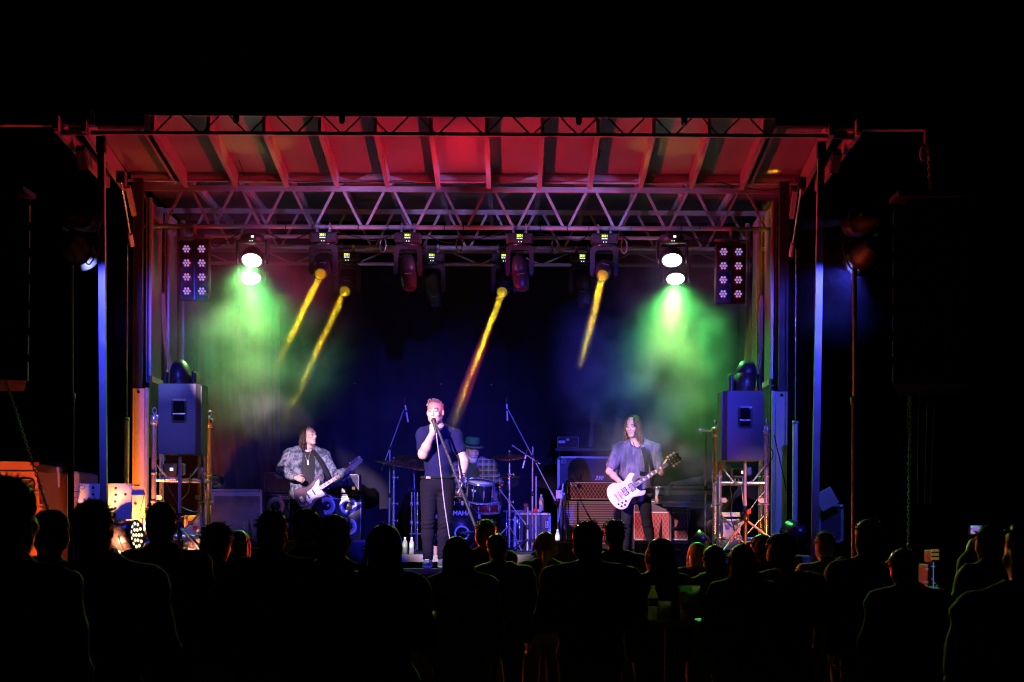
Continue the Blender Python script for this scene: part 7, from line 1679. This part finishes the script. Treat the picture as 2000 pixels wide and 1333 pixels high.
BSO = [(0.0,0.0),(0.01,0.095),(0.06,0.155),(0.13,0.165),(0.20,0.128),(0.27,0.112),(0.35,0.138),(0.43,0.155),(0.49,0.145),(0.505,0.122),(0.465,0.095),(0.42,0.06),(0.40,0.03),(0.40,-0.03),(0.408,-0.065),(0.432,-0.115),(0.425,-0.145),(0.37,-0.148),(0.30,-0.125),(0.23,-0.128),(0.165,-0.160),(0.10,-0.170),(0.04,-0.135),(0.008,-0.07)]
HS2 = [(0,-0.022),(0.03,-0.034),(0.10,-0.02),(0.20,0.0),(0.225,0.025),(0.215,0.05),(0.03,0.046),(0,0.022)]
g2, M2 = guitar('bass_guitar', 'dark sunburst bass guitar with white pickguard played by the bassist', (580,982), (713,899), 24.42, 0.86, BSO, mat('sunburst',(0.10,0.05,0.09),0.2,0,0.6,4), 0.40, 0.50, HS2, [(0.13,-0.05),(0.16,-0.115),(0.21,-0.09),(0.27,-0.085),(0.33,-0.11),(0.40,-0.115),(0.395,-0.05),(0.40,0.04),(0.43,0.085),(0.44,0.115),(0.38,0.10),(0.33,0.07),(0.26,0.05),(0.20,0.045)], mat('white_guard',(0.85,0.84,0.82),0.3), 'bass')
for u in (0.19,0.285):
    b = MB(); b.box((u,0,0.009),(0.02,0.095,0.014),bev=0.004); on_guitar(g2,M2,b,'pickup',M_BLACK)
b = MB(); b.box((0.085,0,0.008),(0.05,0.09,0.014),bev=0.003); on_guitar(g2,M2,b,'bridge',M_CHROME)
b = MB(); b.prism([(0.075,-0.085),(0.15,-0.075),(0.155,-0.1),(0.08,-0.112),(0.03,-0.09),(0.02,-0.06)],0.003,None,0.0006); cp = on_guitar(g2,M2,b,'control_plate',M_CHROME)
for u in (0.045,0.085,0.125):
    b = MB(); b.lathe([(0.011,0.003),(0.010,0.018),(0.001,0.019)],12,Matrix.Translation((u,-0.092,0.0))); b.build('control_knob', M_BLACK, cp, False)
for (pts, lab) in (([(568,886,24.65),(585,905,24.55),(570,950,24.5),(582,976,24.42)],None),([(611,880,24.68),(628,905,24.62),(640,930,24.55),(640,938,24.45)],'black strap running from the bassist\'s shoulder to the bass'),([(1256,874,23.42),(1262,900,23.38),(1262,925,23.3),(1250,925,23.24)],'dark strap running from the guitarist\'s shoulder to the guitar')):
    if lab is None: continue
    P_ = curve_pts([W(*p) for p in pts],6); m = MB()
    for i in range(len(P_)-1): m.bar(P_[i],P_[i+1]+(P_[i+1]-P_[i])*0.05,0.05,0.004,up=(0,1,0))
    tag(m.build('guitar_strap', C_BLK), lab, 'strap')

# ------------------------------------------------------------------ audience, seen from behind
CLOTH = {k: mat('crowd_'+k, c, 0.85, 0, 0.25, 9, 0.15, 150, sheen=0.15) for k, c in dict(black=(0.02,0.02,0.022), navy=(0.03,0.035,0.06), grey=(0.10,0.10,0.105), white=(0.45,0.44,0.43), olive=(0.06,0.06,0.035), maroon=(0.09,0.025,0.025), denim=(0.07,0.08,0.12)).items()}
def spectator(px, top, hw, hair, hmat, cloth, label, wide=1.0, turn=0.0, tilt=0.0, arms='down', head_w=0.172, extra=None, lean=0.0, skin=None, female=False):
    d = FPX*head_w/hw; zt = WZ(top, d, px); x0 = WX(px, d, top); H = zt-(0.015 if hair in ('short','bald','cap') else 0.02); k = H/1.75
    t = thing('person', label, 'person', (x0,d,0), group='audience watching the band')
    rn = random.Random(px*7+top); Q = frame((math.sin(turn), math.cos(turn), tilt+rn.uniform(-0.18,0.12)), (rn.uniform(-0.16,0.16),0,1)); hc = V3((x0, d+rn.uniform(0,0.05), H-0.117*k)); x0 += rn.uniform(-0.035,0.035)
    sw = (0.185 if not female else 0.163)*wide*k; c = math.cos(turn*0.4); sn_ = -math.sin(turn*0.4)
    def B(x, y, z): return V3((x0+lean*(z/H)**2*0 + x*c - y*sn_*0, d + y + x*sn_, z))
    nz = H-0.285*k
    J = dict(neck=B(0,-0.01,nz), shR=B(-sw,0,nz-0.055*k), shL=B(sw,0,nz-0.055*k), hipR=B(-0.09,0,0.52*H), hipL=B(0.09,0,0.52*H), knR=B(-0.10,0.02,0.28*H), knL=B(0.10,0.03,0.28*H), anR=B(-0.11,-0.02,0.09), anL=B(0.11,-0.01,0.09))
    ez = nz-0.33*k
    if arms == 'down': arms = rn.choice(['down','down','front','hip'])
    if arms == 'down': el, wr = (B(-sw-0.05,-0.02,ez), B(sw+0.05,-0.02,ez)), (B(-sw-0.03,0.08,ez-0.24), B(sw+0.03,0.08,ez-0.24))
    elif arms == 'front': el, wr = (B(-sw-0.05,0.05,ez+0.02), B(sw+0.05,0.05,ez+0.02)), (B(-0.10,0.27,ez+0.06), B(0.10,0.27,ez+0.05))
    elif arms == 'hip': el, wr = (B(-sw-0.16,-0.05,ez+0.04), B(sw+0.05,0.04,ez+0.0)), (B(-sw+0.0,0.02,ez-0.14), B(0.12,0.27,ez+0.05))
    elif arms == 'phone': el, wr = (B(-sw-0.04,0.12,ez+0.08), B(sw+0.04,0.06,ez+0.02)), (B(-0.10,0.30,nz+0.12), B(0.1,0.26,ez+0.1))
    J['elR'], J['elL'] = el; J['wrR'], J['wrL'] = wr
    lo, hi = bounds(list(J.values())+[hc+V3((0,0,0.05))], 0.2); h = 0.016 if d > 11 else 0.013
    s = SDF(lo, hi, h); torso_sdf(s, J, -0.01, wide if False else 1.0)
    for q in 'RL':
        arm_sdf(s, J['sh'+q], J['el'+q], J['wr'+q], 0, frac=2.0); leg_sdf(s, J['hip'+q], J['kn'+q], J['an'+q], 0)
        f = nrm(V3(J['wr'+q])-V3(J['el'+q])); hand_sdf(s, J['wr'+q], f, (0.3 if q=='R' else -0.3,0.2,-0.6 if arms!='phone' else 0), (0.5 if q=='R' else -0.5,0.3,0.6), 0.6)
    s.limb(J['neck']+V3((0,0,-0.03)), hc+Q @ V3((0,0.01,-0.05)), 0.058*k, 0.056*k, 0.035); P = head_sdf(s, hc, Q, k)
    body = put('body', s, skin or SK2, t)
    s = SDF(lo, hi, h); torso_sdf(s, J, 0.016, 1.03, 1.1)
    for q in 'RL': arm_sdf(s, J['sh'+q], J['el'+q], J['wr'+q], 0.020, (0.056,0.05,0.04), 1.85 if cloth[1] == 'long' else 0.75)
    s.limb(J['neck']+V3((0,0,0.035)), hc, 0.064, 0.06, 0.01, True)
    if cloth[1] == 'long': s.ell(J['neck']+V3((0,-0.012,0.035)), (0.088*k,0.085*k,0.05*k), None, 0.03)
    if rn.random() < 0.4 and cloth[1] == 'long': s.ell(J['neck']+V3((0,-0.095,-0.045)), (0.12*k,0.06*k,0.08*k), None, 0.03)
    s.cut((0,0,J['hipR'][2]-0.06),(0,0,-1)); s.ripple(folds(0.008,30,24,px*0.1)); s.ripple(folds(0.004,70,55,px*0.3)); put('jacket' if cloth[1] == 'long' else 't_shirt', s, CLOTH[cloth[0]], t)
    s = SDF(V3((lo[0],lo[1],0)), V3((hi[0],hi[1],J['hipR'][2]+0.15)), 0.02); s.ell((J['hipR']+J['hipL'])/2,(0.175,0.125,0.12),None,0.04)
    for q in 'RL': leg_sdf(s, J['hip'+q], J['kn'+q], J['an'+q], 0.012)
    put('trousers', s, CLOTH['black'] if px%2 else CLOTH['denim'], t)
    s = SDF(V3((lo[0],lo[1]-0.1,-0.02)), V3((hi[0],hi[1]+0.25,0.2)), 0.02)
    for q in 'RL':
        a = V3(J['an'+q]); s.limb(a+V3((0,-0.05,-0.04)), a+V3((0,0.16,-0.055)), 0.045, 0.04, 0.02)
    s.cut((0,0,0.002),(0,0,-1)); put('shoes', s, CLOTH['black'], t)
    if hair != 'bald':
        s = SDF(hc-V3((0.24,0.24,0.44)), hc+V3((0.24,0.24,0.24)), 0.011)
        if hair in ('short','cap'): 
            s.ell(P(0,0.022,0.044),V3((0.083,0.098,0.086))*k,Q,0.02); s.ell(P(0,0.055,-0.02),V3((0.072,0.058,0.062))*k,Q,0.03)
        elif hair == 'full': s.ell(P(0,0.020,0.046),V3((0.092,0.105,0.093))*k,Q,0.02); s.ell(P(0,0.05,-0.03),V3((0.088,0.072,0.085))*k,Q,0.03)
        elif hair == 'curly':
            s.ell(P(0,0.018,0.045),V3((0.098,0.108,0.098))*k,Q,0.02); s.ell(P(0,0.04,-0.03),V3((0.098,0.08,0.075))*k,Q,0.03)
            rnd = random.Random(px)
            for _ in range(60):
                a, e_ = rnd.uniform(0,6.28), rnd.uniform(-0.5,1); r_ = math.sqrt(max(0,1-e_*e_)); y_ = math.cos(a)*r_
                if y_ < -0.3 and e_ < 0.4: continue
                s.ell(P(math.sin(a)*r_*0.10,0.02+y_*0.108,0.03+e_*0.098),V3((0.02,0.02,0.02))*k,None,0.01)
        else:
            s.ell(P(0,0.022,0.044),V3((0.090,0.103,0.091))*k,Q,0.02); s.ell(P(0,0.058,-0.04),V3((0.095,0.068,0.10))*k,Q,0.03)
            if hair == 'long': s.ell(P(0,0.085,-0.15),V3((0.105,0.05,0.13))*k,Q,0.04); s.ell(P(0,0.095,-0.25),V3((0.10,0.045,0.10))*k,Q,0.04)
            if hair == 'pony': s.limb(P(0,0.105,0.0),P(0.01,0.135,-0.06),0.03,0.034,0.02); s.limb(P(0.01,0.135,-0.06),P(0.025,0.11,-0.24),0.034,0.014,0.02)
        s.cut(P(0,-0.055,0.02),Q @ V3((0,-1,0.2))); amp = 0.003 if hair in ('short','cap') else 0.005
        s.ripple(lambda X,Y,Z: amp*np.sin(120*X+100*Y+10*np.sin(15*Z))*np.sin(70*Z+30*X)); ho = put('hair', s, hmat, t)
        if hair in ('long','pony'): strands('hair_locks', t, P, 1, hmat, ho, 70, 0.34 if hair == 'long' else 0.10, 0.0045, px, -100, 100, 0.016, out=0.106, spread=0.3)
        elif hair in ('short','full','curly'):
            b = MB(); rnd = random.Random(px+3); of = 0.013 if hair == 'short' else 0.026
            for _ in range(200):
                a, e_ = rnd.uniform(0,6.28), rnd.uniform(-0.3,1); r_ = math.sqrt(1-e_*e_); y_ = math.cos(a)*r_
                if y_ < -0.2 and e_ < 0.4: continue
                n_ = V3((math.sin(a)*r_, y_, e_)); base = V3((n_[0]*0.084,0.022+n_[1]*0.098,0.044+n_[2]*0.085)); tip = base+n_*of*rnd.uniform(0.5,1.6)+V3((rnd.uniform(-1,1),rnd.uniform(-1,1),-0.6))*of*0.6
                b.path([Vector(P(*base)),Vector(P(*((base+tip)/2+n_*0.003))),Vector(P(*tip))],[0.003,0.0025,0.001],4)
            b.build('hair_tips', hmat, ho)['kind'] = 'stuff'
    if hair == 'cap':
        b = MB(); T = Matrix.Translation(Vector(P(0,0.012,0.05))) @ Matrix(((*Q[0],0),(*Q[1],0),(*Q[2],0),(0,0,0,1)))
        b.lathe([(0.092,-0.01),(0.093,0.02),(0.082,0.06),(0.05,0.088),(0.001,0.095)],24,T @ Matrix.Scale(1.12,4,(0,1,0))); b.prism([(-0.08,-0.07),(-0.07,-0.15),(0.0,-0.18),(0.07,-0.15),(0.08,-0.07)],0.008,T,-0.012); b.build('cap', CLOTH['black'], t)
    return t, J, P, d
CROWD = [ # px, top, head px, hair, colour, clothing, label, kwargs
 (14,930,112,'full',H_DARK,('black','long'),'large blurred dark figure cut by the left edge of the picture',dict(head_w=0.185,turn=0.3)),
 (97,1001,66,'cap',H_DARK,('maroon','long'),'figure in a brimmed cap just right of the large blurred one',dict(turn=-0.7)),
 (181,974,80,'short',H_DARK,('black','long'),'broad dark figure standing in front of the pink-lit bolt plates',dict(wide=1.12)),
 (313,980,60,'short',H_DARK,('black','long'),'short-haired dark figure below the lavender-lit loudspeaker',dict(wide=1.05)),
 (424,1020,58,'full',H_DARK,('navy','long'),'dark-haired figure in front of the wide road case',dict(turn=0.25)),
 (466,1034,41,'long',H_RED,('black','long'),'reddish long-haired head half hidden right of the road case figure',dict(female=True)),
 (530,995,62,'short',H_DARK,('black','long'),'cropped dark head in front of the left bass cabinet',dict(wide=1.1)),
 (599,993,58,'short',H_BROWN,('black','long'),'taller dark head directly below the bassist',dict()),
 (655,1005,62,'full',H_DARK,('black','long'),'thick-haired dark head right of the bassist',dict(wide=1.05,turn=0.4)),
 (746,1023,64,'long',H_BROWN,('black','long'),'long wavy brown-haired person left of the water bottles',dict(female=True,turn=-0.35)),
 (893,1046,52,'long',H_BROWN,('navy','long'),'long-haired person right below the singer\'s shoes',dict(female=True)),
 (948,1015,38,'full',H_RED,('black','short'),'auburn head rimmed red in front of the rack tom',dict()),
 (971,1042,44,'short',H_DARK,('black','long'),'round dark head in front of the cymbal stand',dict(wide=1.1)),
 (1064,1038,40,'pony',H_BLOND,('olive','short'),'blonde woman with a ponytail rimmed orange right of the drums',dict(female=True,turn=-0.2,skin=SK1)),
 (1148,1018,57,'full',H_DARK,('black','long'),'big dark head in front of the striped cabinet',dict(wide=1.2)),
 (1200,1014,43,'short',H_DARK,('black','short'),'short-haired head directly left of the guitarist\'s leg',dict()),
 (1285,1050,50,'long',H_DARK,('black','long'),'dark long-haired woman looking left below the red amplifier',dict(female=True,turn=-0.9,skin=SK1)),
 (1362,1058,38,'long',H_GREY,('maroon','short'),'grey-blonde woman whose hair catches red light below the grey monitor',dict(female=True,turn=-0.25,skin=SK1)),
 (1396,1065,47,'full',H_DARK,('black','long'),'dark head just right of the grey-blonde woman',dict()),
 (1450,1061,53,'long',H_DARK,('black','long'),'long dark-haired person in front of the right tripod',dict(female=True,wide=1.1)),
 (1487,1045,38,'curly',H_DARK,('black','short'),'curly head rimmed orange between the tripod and the amber lamp',dict()),
 (1528,1043,52,'curly',H_DARK,('maroon','short'),'larger curly head in front of the amber lamp at right',dict(turn=0.4)),
 (1612,1038,43,'short',H_GREY,('white','short'),'man with pale shirt and close-cropped hair by the right corner post',dict(arms='hip',wide=1.05,skin=SK1)),
 (1642,1086,40,'short',H_DARK,('grey','short'),'shorter dark-haired person right of the pale-shirted man',dict()),
 (1695,1014,52,'full',H_BROWN,('black','long'),'tall dark figure in front of the right lighting stand',dict(wide=1.1)),
 (1766,1071,58,'full',H_BLOND,('black','long'),'blond head catching yellow light right of the tall figure',dict(wide=1.1)),
 (1932,1026,50,'full',H_DARK,('navy','long'),'person at far right holding up a lit phone',dict(turn=-0.75,arms='phone',skin=SK1)),
 (2012,1010,95,'short',H_DARK,('grey','short'),'large shoulder of a person cut by the right edge of the picture',dict(turn=-0.4,arms='front')),
]
for (px, top, hw, hair, hm_, cl, lab, kw) in CROWD:
    t, J, P, d = spectator(px, top, hw, hair, hm_, cl, lab, **kw)
    if kw.get('arms') == 'phone':
        w_ = Vector(J['wrR'])+Vector((0.0,0.06,0.07)); M = Matrix.Translation(Vector((W(1927,1035,d).x, w_.y-0.02, WZ(1035,d,1927)))) @ Matrix.Rotation(R(6),4,'Z')
        ph = thing('phone', 'lit phone held up at far right showing the stage', 'phone', M=M)
        b = MB(); b.box((0,0.005,0),(0.10,0.009,0.07),bev=0.003); b.build('phone_case', M_GLOSS, ph, False)
        m_ = bpy.data.materials.new('phone_picture'); m_.use_nodes = True; nt = m_.node_tree; p_ = nt.nodes['Principled BSDF']; tc = nt.nodes.new('ShaderNodeTexCoord'); vz = nt.nodes.new('ShaderNodeTexVoronoi'); vz.inputs['Scale'].default_value = 42
        nt.links.new(tc.outputs['Object'], vz.inputs['Vector']); mx = nt.nodes.new('ShaderNodeMix'); mx.data_type = 'RGBA'; mx.inputs[0].default_value = 0.55; mx.inputs[6].default_value = (0.1,0.12,0.9,1); nt.links.new(vz.outputs['Color'], mx.inputs[7])
        p_.inputs['Base Color'].default_value = (0.01,0.01,0.01,1); nt.links.new(mx.outputs[2], p_.inputs['Emission Color']); p_.inputs['Emission Strength'].default_value = 0.7
        b = MB(); b.box((0,-0.001,0),(0.075,0.002,0.056)); b.build('screen', m_, ph, False)
# high table with drinks, rail
dt = 12.6
tb2 = thing('high_table', 'small high table with a green-lit top among the crowd', 'table', (WX(1310,dt,1213),dt,0))
zt_ = WZ(1214,dt,1310); xa, xb = WX(1240,dt,1214), WX(1388,dt,1214)
b = MB(); b.box(((xa+xb)/2,dt+0.22,zt_-0.012),(xb-xa,0.5,0.024),bev=0.006); b.build('table_top', mat('table_laminate',(0.30,0.30,0.28),0.4,0,0.3,8), tb2)
b = MB(); b.tube(((xa+xb)/2,dt+0.22,0.03),((xa+xb)/2,dt+0.22,zt_-0.024),0.035,n=12); b.build('pedestal', M_BLACK, tb2)
b = MB(); b.lathe([(0.001,0.0),(0.24,0.0),(0.24,0.02),(0.04,0.04),(0.001,0.04)],20,Matrix.Translation(((xa+xb)/2,dt+0.22,0))); b.build('foot_plate', M_BLACK, tb2)
BEER = translucent('beer', (0.75,0.42,0.04))
cup('plastic cup of beer standing alone on the high table', 1298, 1211, 0.12, dt+0.05, M_CUP, BEER, 0.25)
cup('tall cup of beer beside the water bottle on the high table', 1345, 1205, 0.20, dt+0.25, M_CUP, BEER, 0.7)
bottle('clear water bottle at the right end of the high table', 1337, 1213, 0.185, dt+0.06, 'bottles on the high table', lab_mat=mat('blue_band',(0.05,0.2,0.45),0.5))
bottle('dark bottle at the left end of the high table', 1275, 1211, 0.22, dt+0.15, 'bottles on the high table', lab_mat=M_BLACK)
rail = thing('crowd_rail', 'bent grey metal rail rising among the crowd below the singer', 'railing', (WX(803,11.5),11.5,0))
b = MB(); b.tube((WX(803,11.5,1300),11.5,0.02),W(803,1272,11.5),0.022,n=10); b.build('post', M_STEEL, rail)
b = MB(); b.path(curve_pts([W(803,1272,11.5),W(815,1255,11.6),W(838,1228,11.8),W(843,1208,11.9),W(848,1200,12.0)],5),0.02,10); b.build('handrail', M_STEEL, rail)
b = MB(); b.box(W(775,1288,11.3),(0.05,0.03,0.05),bev=0.006); tag(b.build('hanging_tag', mat('dull_orange',(0.3,0.13,0.03),0.6)), 'small dull orange tag near the bent rail', 'tag')

# ------------------------------------------------------------------ drifting smoke, patch by patch
def smoke_patch(c, r, dens, nscale, seed, lo=0.42, hi=0.62):
    m, nt, v = vol_mat('stage_smoke', 0.0)
    tc = nt.nodes.new('ShaderNodeTexCoord')
    mp_ = nt.nodes.new('ShaderNodeMapping'); mp_.inputs['Scale'].default_value = [q*nscale for q in r]; mp_.inputs['Location'].default_value = (seed*3.1, seed*1.7, seed)
    nt.links.new(tc.outputs['Object'], mp_.inputs['Vector'])
    nz = nt.nodes.new('ShaderNodeTexNoise'); nz.inputs['Scale'].default_value = 1.0; nz.inputs['Detail'].default_value = 5; nz.inputs['Roughness'].default_value = 0.62
    nt.links.new(mp_.outputs[0], nz.inputs['Vector'])
    curl = nt.nodes.new('ShaderNodeMapRange'); curl.inputs[1].default_value = lo; curl.inputs[2].default_value = hi; curl.inputs[3].default_value = 0.06; curl.inputs[4].default_value = 1.8
    nt.links.new(nz.outputs[0], curl.inputs[0])
    gr = nt.nodes.new('ShaderNodeTexGradient'); gr.gradient_type = 'SPHERICAL'; nt.links.new(tc.outputs['Object'], gr.inputs['Vector'])
    sm = nt.nodes.new('ShaderNodeMapRange'); sm.interpolation_type = 'SMOOTHSTEP'; sm.inputs[1].default_value = 0.0; sm.inputs[2].default_value = 0.75; sm.inputs[3].default_value = 0.0; sm.inputs[4].default_value = dens
    nt.links.new(gr.outputs['Fac'] if 'Fac' in gr.outputs else gr.outputs[1], sm.inputs[0])
    mu = nt.nodes.new('ShaderNodeMath'); mu.operation = 'MULTIPLY'; nt.links.new(curl.outputs[0], mu.inputs[0]); nt.links.new(sm.outputs[0], mu.inputs[1])
    nt.links.new(mu.outputs[0], v.inputs['Density'])
    b = MB(); b.lathe([(max(0.001,math.sin(R(a))), -math.cos(R(a))) for a in range(0,181,15)], 20)
    o = b.build('smoke', m); o.location = c; o.scale = r; struct(o, 'stuff'); return o
for i, (c, r, dn, ns) in enumerate(SMOKE): smoke_patch(c, r, dn, ns, i+1)
